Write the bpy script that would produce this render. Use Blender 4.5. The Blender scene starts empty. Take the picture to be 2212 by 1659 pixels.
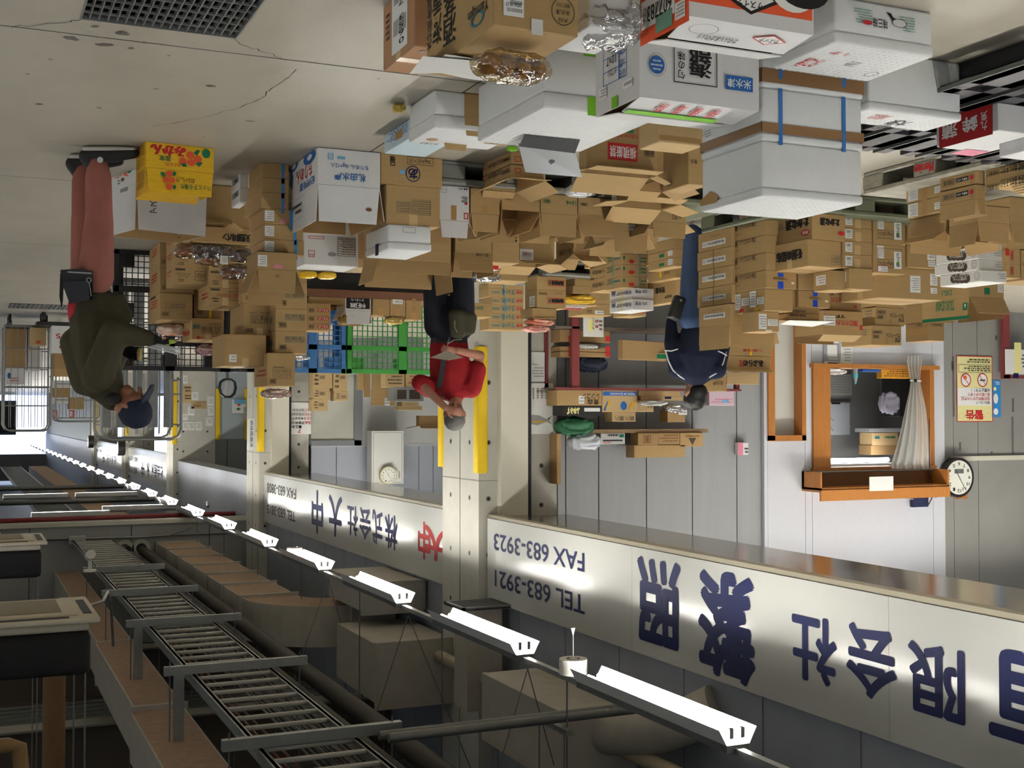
import bpy, bmesh, math, random
import numpy as np
from mathutils import Vector, Matrix
random.seed(7)
SC = bpy.context.scene
COL = SC.collection
# ---------------- camera (level phone, held upside down) ----------------
F = 2650.0; CH = 1.6
_a = math.atan(1194 / F); _p = math.atan(66 / F)
FW = Vector((-math.sin(_a) * math.cos(_p), math.cos(_a) * math.cos(_p), -math.sin(_p)))
RT = Vector((math.cos(_a), math.sin(_a), 0)); UP = RT.cross(FW)
CAM = Vector((0, 0, CH))
cd = bpy.data.cameras.new('camera'); cam = bpy.data.objects.new('camera', cd); COL.objects.link(cam)
cd.sensor_width = 36; cd.lens = F / 2212 * 36; cd.clip_start = 0.05; cd.clip_end = 400
_m = Matrix((-RT, -UP, -FW)).transposed().to_4x4(); _m.translation = CAM
cam.matrix_world = _m
SC.camera = cam
# ---------------- world, exposure ----------------
wd = bpy.data.worlds.new('world'); SC.world = wd; wd.use_nodes = True
wd.node_tree.nodes['Background'].inputs[0].default_value = (0.86, 0.93, 1.0, 1)
wd.node_tree.nodes['Background'].inputs[1].default_value = 0.24
SC.view_settings.view_transform = 'Standard'; SC.view_settings.look = 'None'
SC.view_settings.gamma = 1.0; SC.view_settings.use_curve_mapping = False
SC.view_settings.exposure = 0.0
SC.cycles.use_denoising = True
SC.cycles.max_bounces = 6; SC.cycles.diffuse_bounces = 4
TUBE = 78.0           # brightness of the fluorescent tubes

# ---------------- geometry of the photograph ----------------
def ray(x, y):
    return FW + RT * ((2212 - x - 1106) / F) + UP * ((829.5 - 1659 + y) / F)
def PX(x, y, X=None, Y=None, Z=None, W=None):
    r = ray(x, y)
    if X is not None: t = X / r.x
    elif Y is not None: t = Y / r.y
    elif Z is not None: t = (Z - CH) / r.z
    else: t = W
    return CAM + r * t
def hit(x, y, p, n):
    r = ray(x, y); return CAM + r * ((p - CAM).dot(n) / r.dot(n))

# ---------------- materials ----------------
def lin(c):
    return tuple((v / 255 / 12.92 if v / 255 <= .04045 else ((v / 255 + .055) / 1.055) ** 2.4) for v in c)
_MC = {}
def M(name, c=(200, 200, 200), rough=.6, metal=0, nz=0, ns=8, bump=0, bs=40, emit=0, trans=0, alpha=1, stretch=None, c2=None, spec=.4):
    if name in _MC: return _MC[name]
    m = bpy.data.materials.new(name); m.use_nodes = True; nt = m.node_tree; b = nt.nodes['Principled BSDF']
    col = lin(c) + (1,)
    b.inputs['Base Color'].default_value = col; b.inputs['Roughness'].default_value = rough
    b.inputs['Metallic'].default_value = metal; b.inputs['Specular IOR Level'].default_value = spec
    if emit:
        b.inputs['Emission Color'].default_value = col; b.inputs['Emission Strength'].default_value = emit
    if trans: b.inputs['Transmission Weight'].default_value = trans
    if alpha < 1: b.inputs['Alpha'].default_value = alpha
    if nz or bump:
        tc = nt.nodes.new('ShaderNodeTexCoord'); src = tc.outputs['Object']
        if stretch:
            mp = nt.nodes.new('ShaderNodeMapping'); mp.inputs['Scale'].default_value = stretch
            nt.links.new(src, mp.inputs['Vector']); src = mp.outputs['Vector']
    if nz:
        n = nt.nodes.new('ShaderNodeTexNoise'); n.inputs['Scale'].default_value = ns; n.inputs['Detail'].default_value = 5
        n.inputs['Roughness'].default_value = .65
        nt.links.new(src, n.inputs['Vector'])
        r = nt.nodes.new('ShaderNodeValToRGB'); r.color_ramp.elements[0].position = .3; r.color_ramp.elements[1].position = .7
        d = lin(c2) if c2 else tuple(v * (1 - nz) for v in col[:3])
        r.color_ramp.elements[0].color = tuple(d) + (1,)
        r.color_ramp.elements[1].color = col if c2 else tuple(min(1, v * (1 + nz * .6)) for v in col[:3]) + (1,)
        nt.links.new(n.outputs['Fac'], r.inputs['Fac']); nt.links.new(r.outputs['Color'], b.inputs['Base Color'])
    if bump:
        n2 = nt.nodes.new('ShaderNodeTexNoise'); n2.inputs['Scale'].default_value = bs; n2.inputs['Detail'].default_value = 3
        nt.links.new(src, n2.inputs['Vector'])
        bp = nt.nodes.new('ShaderNodeBump'); bp.inputs['Strength'].default_value = bump; bp.inputs['Distance'].default_value = .02
        nt.links.new(n2.outputs['Fac'], bp.inputs['Height']); nt.links.new(bp.outputs['Normal'], b.inputs['Normal'])
    _MC[name] = m; return m
def FILMM(name, c=(236, 236, 236), k=.14, bs=22):
    m = bpy.data.materials.new(name); m.use_nodes = True; nt = m.node_tree; nt.nodes.clear(); N = nt.nodes.new; L = nt.links.new
    o = N('ShaderNodeOutputMaterial'); mx = N('ShaderNodeMixShader'); tr = N('ShaderNodeBsdfTransparent'); gl = N('ShaderNodeBsdfGlossy'); lw = N('ShaderNodeLayerWeight'); mp = N('ShaderNodeMapRange'); tc = N('ShaderNodeTexCoord'); nz = N('ShaderNodeTexNoise'); bp = N('ShaderNodeBump')
    tr.inputs[0].default_value = lin(c) + (1,); gl.inputs['Roughness'].default_value = .12; nz.inputs['Scale'].default_value = bs; bp.inputs['Strength'].default_value = .7; bp.inputs['Distance'].default_value = .03; lw.inputs[0].default_value = .35
    mp.inputs['To Min'].default_value = k; mp.inputs['To Max'].default_value = .8
    L(tc.outputs['Object'], nz.inputs['Vector']); L(nz.outputs['Fac'], bp.inputs['Height']); L(bp.outputs['Normal'], gl.inputs['Normal']); L(lw.outputs['Facing'], mp.inputs['Value']); L(mp.outputs[0], mx.inputs[0]); L(tr.outputs[0], mx.inputs[1]); L(gl.outputs[0], mx.inputs[2]); L(mx.outputs[0], o.inputs['Surface'])
    return m
KR = M('kraft', (166, 138, 96), .75, nz=.07, ns=6, stretch=(1, 1, 6), spec=.15)
KR2 = M('kraft_light', (186, 160, 118), .75, nz=.06, ns=6, stretch=(1, 1, 6), spec=.15)
KR3 = M('kraft_dark', (152, 124, 86), .75, nz=.08, ns=6, stretch=(1, 1, 6), spec=.15)
KRI = M('kraft_inside', (160, 131, 90), .8, nz=.05, ns=7, spec=.1)
TAPE = M('packing_tape', (176, 136, 84), .3, spec=.5)
TAPEC = M('clear_tape', (196, 166, 122), .22, spec=.6)
WCB = M('white_carton', (214, 214, 214), .6, nz=.04, ns=5, spec=.25)
STY = M('foam_white', (222, 224, 224), .65, nz=.03, ns=14, bump=.12, bs=160, spec=.25)
GCB = M('pale_blue_carton', (190, 208, 216), .7, nz=.05)
INK = {}
def ink(n):
    if n in INK: return INK[n]
    c = dict(k=(30, 28, 28), r=(176, 42, 44), b=(40, 92, 158), n=(16, 24, 70), g=(24, 104, 70), w=(232, 232, 230), o=(218, 88, 52), y=(235, 192, 30),
             lg=(112, 176, 40), s=(120, 104, 84), gr=(150, 150, 150), t=(45, 110, 120), pk=(208, 130, 150), lb=(110, 170, 205), d=(70, 60, 50), w2=(214, 214, 210),
             yb=(206, 160, 20), br=(110, 72, 44), sr=(168, 70, 56), sg=(110, 150, 130), cy=(80, 170, 190), kt=(160, 126, 80), bl=(26, 70, 190), cream=(238, 230, 160))[n]
    INK[n] = M('ink_' + {'k': 'black', 'r': 'red', 'b': 'blue', 'n': 'navy', 'g': 'green', 'w': 'white'}.get(n, n), c, .6, spec=.2)
    return INK[n]

# ---------------- mesh builder ----------------
class MB:
    def __init__(s): s.v = []; s.f = []; s.m = []; s.mats = []; s.sm = []
    def mi(s, m):
        if m not in s.mats: s.mats.append(m)
        return s.mats.index(m)
    def add(s, vs, fs, m, smooth=False, T=None):
        b = len(s.v)
        s.v += [tuple(T @ Vector(v)) if T is not None else tuple(v) for v in vs]
        k = s.mi(m)
        for f in fs: s.f.append(tuple(i + b for i in f)); s.m.append(k); s.sm.append(smooth)
    def quad(s, a, b, c, d, m): s.add([a, b, c, d], [(0, 1, 2, 3)], m)
    def box(s, lo, hi, m, T=None):
        x0, y0, z0 = lo; x1, y1, z1 = hi
        s.add([(x0, y0, z0), (x1, y0, z0), (x1, y1, z0), (x0, y1, z0), (x0, y0, z1), (x1, y0, z1), (x1, y1, z1), (x0, y1, z1)],
              [(3, 2, 1, 0), (4, 5, 6, 7), (0, 1, 5, 4), (1, 2, 6, 5), (2, 3, 7, 6), (3, 0, 4, 7)], m, T=T)
    def rbox(s, lo, hi, m, r=.006, seg=1, T=None):
        bm = bmesh.new(); bmesh.ops.create_cube(bm, size=1)
        L = [hi[i] - lo[i] for i in range(3)]; c = [(hi[i] + lo[i]) / 2 for i in range(3)]
        for v in bm.verts: v.co = Vector([v.co[i] * L[i] + c[i] for i in range(3)])
        r = min(r, min(L) * .45)
        bmesh.ops.bevel(bm, geom=bm.edges[:], offset=r, segments=seg, affect='EDGES', profile=.5)
        s.addbm(bm, m, smooth=seg > 1, T=T)
    def addbm(s, bm, m, smooth=False, T=None):
        bm.verts.ensure_lookup_table(); bm.verts.index_update()
        s.add([v.co for v in bm.verts], [[v.index for v in f.verts] for f in bm.faces], m, smooth, T); bm.free()
    def tube(s, pts, r, m, n=8, cap=True, smooth=True):
        pts = [Vector(p) for p in pts]; R = r if isinstance(r, (list, tuple)) else [r] * len(pts)
        vs = []; fs = []; t0 = (pts[1] - pts[0]).normalized()
        ref = Vector((0, 0, 1)) if abs(t0.z) < .9 else Vector((1, 0, 0)); a = t0.cross(ref).normalized()
        for i, p in enumerate(pts):
            t = (pts[min(i + 1, len(pts) - 1)] - pts[max(i - 1, 0)]).normalized()
            a = (a - t * a.dot(t)).normalized(); b = t.cross(a)
            for k in range(n):
                th = 2 * math.pi * k / n; vs.append(p + (a * math.cos(th) + b * math.sin(th)) * R[i])
        for i in range(len(pts) - 1):
            for k in range(n):
                fs.append((i * n + k, i * n + (k + 1) % n, (i + 1) * n + (k + 1) % n, (i + 1) * n + k))
        s.add(vs, fs, m, smooth)
        if cap:
            s.add(vs[:n], [tuple(range(n))[::-1]], m); s.add(vs[-n:], [tuple(range(n))], m)
    def bar(s, p, q, w, h, m):          # rectangular bar from p to q
        p = Vector(p); q = Vector(q); t = (q - p).normalized()
        ref = Vector((0, 0, 1)) if abs(t.z) < .9 else Vector((0, 1, 0))
        a = t.cross(ref).normalized() * (w / 2); b = a.cross(t).normalized() * (h / 2)
        vs = [p + a + b, p - a + b, p - a - b, p + a - b, q + a + b, q - a + b, q - a - b, q + a - b]
        s.add(vs, [(0, 1, 2, 3), (7, 6, 5, 4), (0, 4, 5, 1), (1, 5, 6, 2), (2, 6, 7, 3), (3, 7, 4, 0)], m)
    def sheet(s, fn, nu, nv, m, th=0, smooth=True):     # surface patch fn(u,v) with optional thickness along z-ish normal
        vs = [Vector(fn(i / nu, j / nv)) for j in range(nv + 1) for i in range(nu + 1)]
        fs = [(j * (nu + 1) + i, j * (nu + 1) + i + 1, (j + 1) * (nu + 1) + i + 1, (j + 1) * (nu + 1) + i) for j in range(nv) for i in range(nu)]
        s.add(vs, fs, m, smooth)
    def build(s, name, parent=None, loc=None, T=None):
        me = bpy.data.meshes.new(name); me.from_pydata(s.v, [], s.f)
        for m in s.mats: me.materials.append(m)
        me.polygons.foreach_set('material_index', s.m); me.polygons.foreach_set('use_smooth', s.sm); me.update()
        o = bpy.data.objects.new(name, me); COL.objects.link(o)
        if parent is not None: o.parent = parent
        if loc is not None: o.location = loc
        return o
def tag(o, label=None, cat=None, group=None, kind=None):
    if label: o['label'] = label
    if cat: o['category'] = cat
    if group: o['group'] = group
    if kind: o['kind'] = kind
    return o
def empty(name, loc=(0, 0, 0), rz=0, label=None, cat=None, group=None):
    o = bpy.data.objects.new(name, None); COL.objects.link(o); o.empty_display_size = .1
    o.location = loc; o.rotation_euler = (0, 0, rz)
    o.matrix_basis = Matrix.Translation(Vector(loc)) @ Matrix.Rotation(rz, 4, 'Z')
    return tag(o, label, cat, group)
def dup(root, loc=None, rz=None, label=None, group=None, M4=None):
    r = root.copy(); COL.objects.link(r)
    if loc is not None: r.location = loc
    if rz is not None: r.rotation_euler = (0, 0, rz)
    if label: r['label'] = label
    if group: r['group'] = group
    for ch in list(root.children):
        c = ch.copy(); COL.objects.link(c); c.parent = r
        for g in list(ch.children):
            d = g.copy(); COL.objects.link(d); d.parent = c
    return r
# ---------------- lettering ----------------
_TC = {}
def text_mesh(t, bold=0., res=2):
    k = (t, bold, res)
    if k in _TC: return _TC[k]
    c = bpy.data.curves.new('t', 'FONT'); c.body = t; c.resolution_u = res; c.offset = bold; c.space_line = .95
    if '\n' in t: c.align_x = 'CENTER'
    o = bpy.data.objects.new('t', c); COL.objects.link(o)
    me = bpy.data.meshes.new_from_object(o.evaluated_get(bpy.context.evaluated_depsgraph_get()))
    vs = [(v.co.x, v.co.y) for v in me.vertices]; fs = [tuple(p.vertices) for p in me.polygons]
    bpy.data.objects.remove(o); bpy.data.curves.remove(c); bpy.data.meshes.remove(me)
    if not vs: vs = [(0, 0), (1, 1)]; fs = []
    x = [v[0] for v in vs]; y = [v[1] for v in vs]; b = (min(x), min(y), max(x), max(y))
    w = max(b[2] - b[0], 1e-3); h = max(b[3] - b[1], 1e-3)
    vs = [((v[0] - b[0]) / w, (v[1] - b[1]) / h) for v in vs]
    _TC[k] = (vs, fs); return _TC[k]
def fig(mb, o, U, V, n, kind, a, rnd=random):
    """draw one printed mark on the patch o + s*U + t*V (s,t in 0..1), raised a hair along n"""
    def q(s, t, e=1): return o + U * s + V * t + n * (.0011 * e)
    def rect(s0, t0, s1, t1, m, e=1): mb.quad(q(s0, t0, e), q(s1, t0, e), q(s1, t1, e), q(s0, t1, e), m)
    if kind in 'tv':
        t = a[0] if kind == 't' else '\n'.join(a[0])
        bd = a[2] if len(a) > 2 else .006
        vs, fs = text_mesh(t, bd if bd < .016 else 0, a[3] if len(a) > 3 else 2)
        for k, (ax, ay) in enumerate(((0, 0),) if bd < .016 else ((0, 0), (1, 0), (-1, 0), (0, 1), (0, -1), (.7, .7), (-.7, .7), (.7, -.7), (-.7, -.7))):
            mb.add([q(x + ax * bd, y + ay * bd, 1.8 + .05 * k) for x, y in vs], fs, ink(a[1]))
    elif kind == 'r': rect(0, 0, 1, 1, ink(a[0]))
    elif kind == 'e':
        N = 20; mb.add([q(.5 + .5 * math.cos(6.2832 * i / N), .5 + .5 * math.sin(6.2832 * i / N), 1.4) for i in range(N)], [tuple(range(N))], ink(a[0]))
    elif kind == 'o':
        N = 28; w = 1 - 2 * (a[1] if len(a) > 1 else .06)
        vs = [q(.5 + .5 * k * math.cos(6.2832 * i / N), .5 + .5 * k * math.sin(6.2832 * i / N), 1.5) for k in (1, w) for i in range(N)]
        mb.add(vs, [(i, (i + 1) % N, N + (i + 1) % N, N + i) for i in range(N)], ink(a[0]))
    elif kind == 'f':
        t = a[1] if len(a) > 1 else .0022; s = t / max(U.length, 1e-4); v = t / max(V.length, 1e-4); m = ink(a[0])
        rect(0, 0, 1, v, m); rect(0, 1 - v, 1, 1, m); rect(0, v, s, 1 - v, m); rect(1 - s, v, 1, 1 - v, m)
        for k in range(a[2] if len(a) > 2 else 0):
            z = (k + 1) / (a[2] + 1); rect(0, z - v / 2, 1, z + v / 2, m)
    elif kind == 'b':
        m = ink(a[0] if a else 'd'); rect(0, 0, 1, .05, m); rect(0, .95, 1, 1, m); rect(0, 0, .03, 1, m); rect(.97, 0, 1, 1, m)
        s = .1
        while s < .88:
            w = rnd.choice((.018, .03, .045)); rect(s, .15, s + w, .85, m); s += w + rnd.choice((.02, .03))
    elif kind == 'n':                      # a few lines too small to read
        m = ink(a[0]); k = a[1] if len(a) > 1 else 3
        for i in range(k):
            t = 1 - (i + .8) / k; s = 0; e = rnd.uniform(.7, 1)
            while s < e - .03:
                w = rnd.uniform(.03, .12); rect(s, t, min(e, s + w), t + .5 / k, m); s += w + .03
    elif kind == 'p':                      # free polygon, fractions
        mb.add([q(x, y, 1.3) for x, y in a[1]], [tuple(range(len(a[1])))], ink(a[0]))
    elif kind == 'l':                      # paper label with print
        rect(0, 0, 1, 1, ink('w'), 1)
        fig(mb, o + U * .08 + V * .1 + n * .0006, U * .84, V * .8, n, 'n', ('gr' if len(a) < 2 else 'd', a[0] if a else 4))

# ---------------- boxes ----------------
BX = {}
SPECS = []
def B(key, label, xe, yb, yt, xr, xl, z0=None, Y=None, on=None, dy=0., r=0., kind='k', name=None, mat=None, marks=(), flaps=None, tp=None,
      group=None, cat='box', lid=None, bands=(), straps=(), X=None, zt=None, h=None, under=None):
    r = math.radians(r)
    if on is not None:
        z0 = BX[on]['zt']
        if Y is None and X is None: Y = BX[on]['E'].y + dy
    if under: h = BX[under]['E'].z - (z0 or 0) - .001
    if zt is not None:
        E = PX(xe, yt, Z=zt); z0 = 0 if z0 is None else z0; E.z = z0
    elif X is not None: E = PX(xe, yb, X=X)
    elif Y is not None: E = PX(xe, yb, Y=Y)
    else: E = PX(xe, yb, Z=z0)
    if z0 is not None: E.z = z0
    z0 = E.z
    fd = Vector((-math.cos(r), math.sin(r), 0)); sd = Vector((math.sin(r), math.cos(r), 0))
    wv = (E - CAM).dot(FW)
    if h is None:
        T = hit(xe, yt, E, Vector((E.x - CAM.x, E.y - CAM.y, 0)).normalized()); h = max(T.z - z0, .01)
    ym = (yb + yt) / 2
    w = xr if xr < 5 else abs((hit(xr, ym, E, sd) - E).dot(fd))
    d = xl if xl < 5 else abs((hit(xl, ym, E, fd) - E).dot(sd))
    ctr = E + fd * (w / 2) + sd * (d / 2)
    BX[key] = dict(E=E, zt=z0 + h, w=w, d=d, h=h, ctr=ctr, r=r, name=key)
    sty = kind in 'sS'
    m0 = mat or {'k': KR, 's': STY, 'S': STY, 'w': WCB, 'l': KR2, 'd': KR3}[kind]
    root = empty(name or ('foam_box' if sty else 'cardboard_box'), ctr, -r, label, cat, group)
    BX[key]['root'] = root
    R4 = root.matrix_basis; I4 = R4.inverted()
    x0, x1, y0, y1 = -w / 2, w / 2, -d / 2, d / 2
    body = MB(); extra = []
    if sty:
        lh = lid if lid is not None else min(.06, h * .3)
        body.rbox((x0 + .004, y0 + .004, 0), (x1 - .004, y1 - .004, h - lh + .001), m0, .012, 2)
        L = MB(); L.rbox((x0, y0, h - lh), (x1, y1, h), m0, .012, 2); extra.append(('lid', L))
        if kind == 'S':
            for i in range(int(w / .03)):
                for j in range(int(d / .03)):
                    L.box((x0 + .02 + i * .03, y0 + .02 + j * .03, h), (x0 + .028 + i * .03, y0 + .028 + j * .03, h + .0008), m0)
        top = L
    elif flaps:
        t = .004
        for lo, hi in (((x0, y0, 0), (x1, y0 + t, h)), ((x0, y1 - t, 0), (x1, y1, h)), ((x0, y0 + t, 0), (x0 + t, y1 - t, h)), ((x1 - t, y0 + t, 0), (x1, y1 - t, h)), ((x0, y0, 0), (x1, y1, t))):
            body.box(lo, hi, m0)
        body.quad((x0 + t, y0 + t + .0003, t), (x0 + t, y0 + t + .0003, h), (x1 - t, y0 + t + .0003, h), (x1 - t, y0 + t + .0003, t), KRI)
        body.quad((x0 + t, y1 - t - .0003, t), (x1 - t, y1 - t - .0003, t), (x1 - t, y1 - t - .0003, h), (x0 + t, y1 - t - .0003, h), KRI)
        body.quad((x0 + t + .0003, y0, t), (x0 + t + .0003, y1, t), (x0 + t + .0003, y1, h), (x0 + t + .0003, y0, h), KRI)
        body.quad((x1 - t - .0003, y0, t), (x1 - t - .0003, y0, h), (x1 - t - .0003, y1, h), (x1 - t - .0003, y1, t), KRI)
        body.quad((x0, y0, t * 1.2), (x1, y0, t * 1.2), (x1, y1, t * 1.2), (x0, y1, t * 1.2), KRI)
        top = body
    else:
        body.rbox((x0, y0, 0), (x1, y1, h), m0, .004); top = body
        body.box((x0 + .004, -.0012, h), (x1 - .004, .0012, h + .0005), M('seam', (96, 74, 46), .9)) if tp == 'x' else None
    FP = {'F': (Vector((x0, y0, 0)), Vector((1, 0, 0)), Vector((0, 0, 1)), Vector((0, -1, 0)), body),
          'S': (Vector((x1, y0, 0)), Vector((0, 1, 0)), Vector((0, 0, 1)), Vector((1, 0, 0)), body),
          'T': (Vector((x0, y0, h)), Vector((1, 0, 0)), Vector((0, 1, 0)), Vector((0, 0, 1)), top)}
    if flaps:
        for k, (th, ln) in flaps.items():
            th = math.radians(th); mb = MB(); c, s_ = math.cos(th), math.sin(th)
            o, u, v = {'F': ((x0, y0, h), (1, 0, 0), (0, c, s_)), 'B': ((x1, y1, h), (-1, 0, 0), (0, -c, s_)),
                       'L': ((x0, y1, h), (0, -1, 0), (c, 0, s_)), 'R': ((x1, y0, h), (0, 1, 0), (-c, 0, s_))}[k]
            o, u, v = Vector(o), Vector(u), Vector(v); n = u.cross(v)
            U = w if k in 'FB' else d; ep = .003
            e = .004
            vs = [o + u * ep + v * .002, o + u * (U - ep) + v * .002, o + u * (U - ep - .012) + v * ln, o + u * (ep + .012) + v * ln]
            vs = vs + [p - n * e for p in vs]
            mb.add(vs, [(0, 1, 2, 3), (7, 6, 5, 4), (0, 4, 5, 1), (1, 5, 6, 2), (2, 6, 7, 3), (3, 7, 4, 0)], m0)
            if kind == 'w': mb.add([p - n * .0003 for p in vs[4:]], [(3, 2, 1, 0)], KRI)
            extra.append(('flap', mb)); FP['f' + k] = (o, u, v, n, mb)
    labels = []
    for mi_, mk in enumerate(marks):
        kd, fc = mk[0], mk[1]
        if fc not in FP: continue
        o, u, v, n, mb = FP[fc]
        wp = R4 @ o; wn = (R4.to_3x3() @ n)
        a0, b0, a1, b1 = mk[2:6]; xc, yc = (a0 + a1) / 2, (b0 + b1) / 2
        c = I4 @ hit(xc, yc, wp, wn)
        U = abs((I4 @ hit(a0, yc, wp, wn) - I4 @ hit(a1, yc, wp, wn)).dot(u)); V = abs((I4 @ hit(xc, b1, wp, wn) - I4 @ hit(xc, b0, wp, wn)).dot(v))
        tgt = mb
        if kd == 'l':
            tgt = MB(); labels.append(tgt)
        fig(tgt, c - u * (U / 2) - v * (V / 2) + n * (.0003 * mi_), u * U, v * V, n, kd, mk[6:])
    body.build('body', root)
    for nme, mb in extra: mb.build(nme, root)
    for mb in labels: mb.build('paper_label', root)
    for z, hh, m in bands:                      # tape wrapped round the box: fractions of height
        mb = MB(); e = .0015
        mb.box((x0 - e, y0 - e, z * h), (x1 + e, y0, z * h + hh), m); mb.box((x1, y0 - e, z * h), (x1 + e, y1 + e, z * h + hh), m)
        mb.box((x0 - e, y1, z * h), (x1 + e, y1 + e, z * h + hh), m); mb.box((x0 - e, y0, z * h), (x0, y1, z * h + hh), m)
        mb.build('tape_band', root)
    for sp in straps:                            # (axis 'x'|'y', fraction, width, material, z from, z to)
        ax, fr, ww, m, za, zb = sp; mb = MB(); e = .002
        if ax == 'x':
            c = x0 + w * fr
            mb.box((c - ww / 2, y0 - e, za), (c + ww / 2, y0, zb), m); mb.box((c - ww / 2, y1, za), (c + ww / 2, y1 + e, zb), m); mb.box((c - ww / 2, y0 - e, zb - .001), (c + ww / 2, y1 + e, zb + e), m)
        else:
            c = y0 + d * fr
            mb.box((x1, c - ww / 2, za), (x1 + e, c + ww / 2, zb), m); mb.box((x0 - e, c - ww / 2, za), (x0, c + ww / 2, zb), m); mb.box((x0 - e, c - ww / 2, zb - .001), (x1 + e, c + ww / 2, zb + e), m)
        mb.build('strap', root)
    if tp and not flaps and not sty:
        mb = MB(); m = TAPEC if tp in 'XY' else TAPE; t = .0007; q = .055
        if tp in 'xX':
            mb.box((x0 - t, -q / 2, h + .0006), (x1 + t, q / 2, h + .0006 + t), m); mb.box((x1, -q / 2, max(h - .07, .003)), (x1 + t, q / 2, h + t), m); mb.box((x0 - t, -q / 2, max(h - .07, .003)), (x0, q / 2, h + t), m)
        else:
            mb.box((-q / 2, y0 - t, h + .0006), (q / 2, y1 + t, h + .0006 + t), m); mb.box((-q / 2, y0 - t, max(h - .07, .003)), (q / 2, y0, h + t), m); mb.box((-q / 2, y1, max(h - .07, .003)), (q / 2, y1 + t, h + t), m)
        mb.build('tape', root)
    return root
# ---------------- setting ----------------
CON = M('concrete', (176, 174, 164), .75, nz=.16, ns=2.2, bump=.08, bs=30)
CON2 = M('concrete_pale', (190, 188, 178), .75, nz=.12, ns=1.6, bump=.06, bs=30)
FLR = M('floor_concrete', (168, 162, 148), .42, nz=.15, ns=1.1, bump=.05, bs=60, spec=.35, stretch=(1, .55, 1))
DARK = M('joint_dark', (52, 48, 42), .9)
GPAN = M('grey_panel', (150, 151, 152), .45, nz=.05, ns=1.5, stretch=(6, 6, .4))
WPAN = M('white_panel', (206, 207, 214), .4, nz=.02)
BPAN = M('blue_grey_panel', (172, 177, 188), .45, nz=.03)
FASC = M('fascia_panel', (146, 150, 160), .5, nz=.08, ns=2)
CREAM = M('cream_paint', (206, 202, 186), .45)
STEEL = M('galvanised_steel', (150, 152, 150), .42, .75, nz=.1, ns=12)
STEELD = M('dull_steel', (112, 114, 112), .5, .5, nz=.12, ns=10)
BLK = M('black_plastic', (26, 26, 28), .45)
YEL = M('yellow_foam', (226, 190, 28), .6, nz=.05, ns=12)
WOOD = M('orange_wood', (166, 108, 50), .45, nz=.14, ns=5, stretch=(6, 6, .6))
def S(mb, name, kind='structure'):
    o = mb.build(name); o['kind'] = kind; return o
# floor with an opening for the drain grate
mb = MB()
GX0, GX1, GY0, GY1 = -1.06, -.43, 2.6, 5.2
def fl(x0, y0, x1, y1): mb.quad((x0, y0, 0), (x1, y0, 0), (x1, y1, 0), (x0, y1, 0), FLR)
fl(-16, -4, GX0, 110); fl(GX1, -4, 8, 110); fl(GX0, -4, GX1, GY0); fl(GX0, GY1, GX1, 110)
for yy in (1.9, 5.42, 8.85, 12.3, 15.8, 19.2, 22.7, 26.1, 33, 40): mb.quad((-15, yy, .0008), (6, yy, .0008), (6, yy + .009, .0008), (-15, yy + .009, .0008), DARK)
for xx in (-2.27, 2.4, -6.1): mb.quad((xx, -2, .0008), (xx + .009, -2, .0008), (xx + .009, 60, .0008), (xx, 60, .0008), DARK)
def crack(pts, w=.004):
    for k in range(len(pts) - 1):
        p, q = Vector(pts[k]), Vector(pts[k + 1]); n = 5; last = p
        for i in range(1, n + 1):
            r = p.lerp(q, i / n) + Vector((random.uniform(-.012, .012), random.uniform(-.02, .02), 0)) * (i < n)
            t = (r - last).normalized(); s = Vector((-t.y, t.x, 0)) * w * random.uniform(.3, .7)
            mb.quad(last - s, r - s, r + s, last + s, DARK); last = r
def fp(x, y): v = PX(x, y, Z=.0012); return (v.x, v.y, .0012)
crack([fp(500, 84), fp(516, 94), fp(560, 110), fp(618, 130)]); crack([fp(175, 43), fp(130, 50), fp(25, 59)]); crack([fp(640, 150), fp(588, 190), fp(565, 212), fp(520, 232), fp(430, 256), fp(330, 272)])
OIL = M('dark_stain', (96, 92, 84), .35)
for x, y, a, b in ((154, 83, .035, .02), (225, 97, .04, .018), (265, 72, .035, .016), (205, 57, .02, .01), (312, 92, .02, .01), (455, 186, .03, .012), (215, 233, .02, .01), (338, 192, .02, .008), (84, 225, .025, .012), (283, 104, .02, .012), (540, 262, .03, .01), (60, 160, .012, .01), (365, 120, .01, .008), (818, 170, .01, .006), (110, 128, .012, .008), (440, 295, .012, .006)):
    c = PX(x, y, Z=.0013); N = 11
    mb.add([c + Vector((a * random.uniform(.5, 1.1) * math.cos(6.283 * i / N), b * 2 * random.uniform(.5, 1.1) * math.sin(6.283 * i / N), 0)) for i in range(N)], [tuple(range(N))], OIL)
S(mb, 'floor')
mb = MB()
for a, b in (((GX0, GY0), (GX1, GY0)), ((GX1, GY0), (GX1, GY1)), ((GX1, GY1), (GX0, GY1)), ((GX0, GY1), (GX0, GY0))):
    mb.quad((a[0], a[1], 0), (a[0], a[1], -.4), (b[0], b[1], -.4), (b[0], b[1], 0), M('pit_wall', (60, 58, 54), .9))
mb.quad((GX0, GY0, -.4), (GX1, GY0, -.4), (GX1, GY1, -.4), (GX0, GY1, -.4), BLK); S(mb, 'floor_drain_trim')
g = empty('drain_grate', ((GX0 + GX1) / 2, GY1, -.03), 0, 'galvanised steel drain grate set into the bare concrete floor', 'grate')
mb = MB(); w = GX1 - GX0; lnn = GY1 - GY0
for x in (-w / 2, w / 2 - .006): mb.box((x, -lnn, 0), (x + .006, 0, .034), STEEL)
for y in (-lnn, -.006): mb.box((-w / 2, y, 0), (w / 2, y + .006, .034), STEEL)
mb.build('frame', g); mb = MB()
for i in range(1, 18): mb.box((-w / 2 + w * i / 18 - .0025, -lnn, -.002), (-w / 2 + w * i / 18 + .0025, 0, .03), STEEL)
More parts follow.
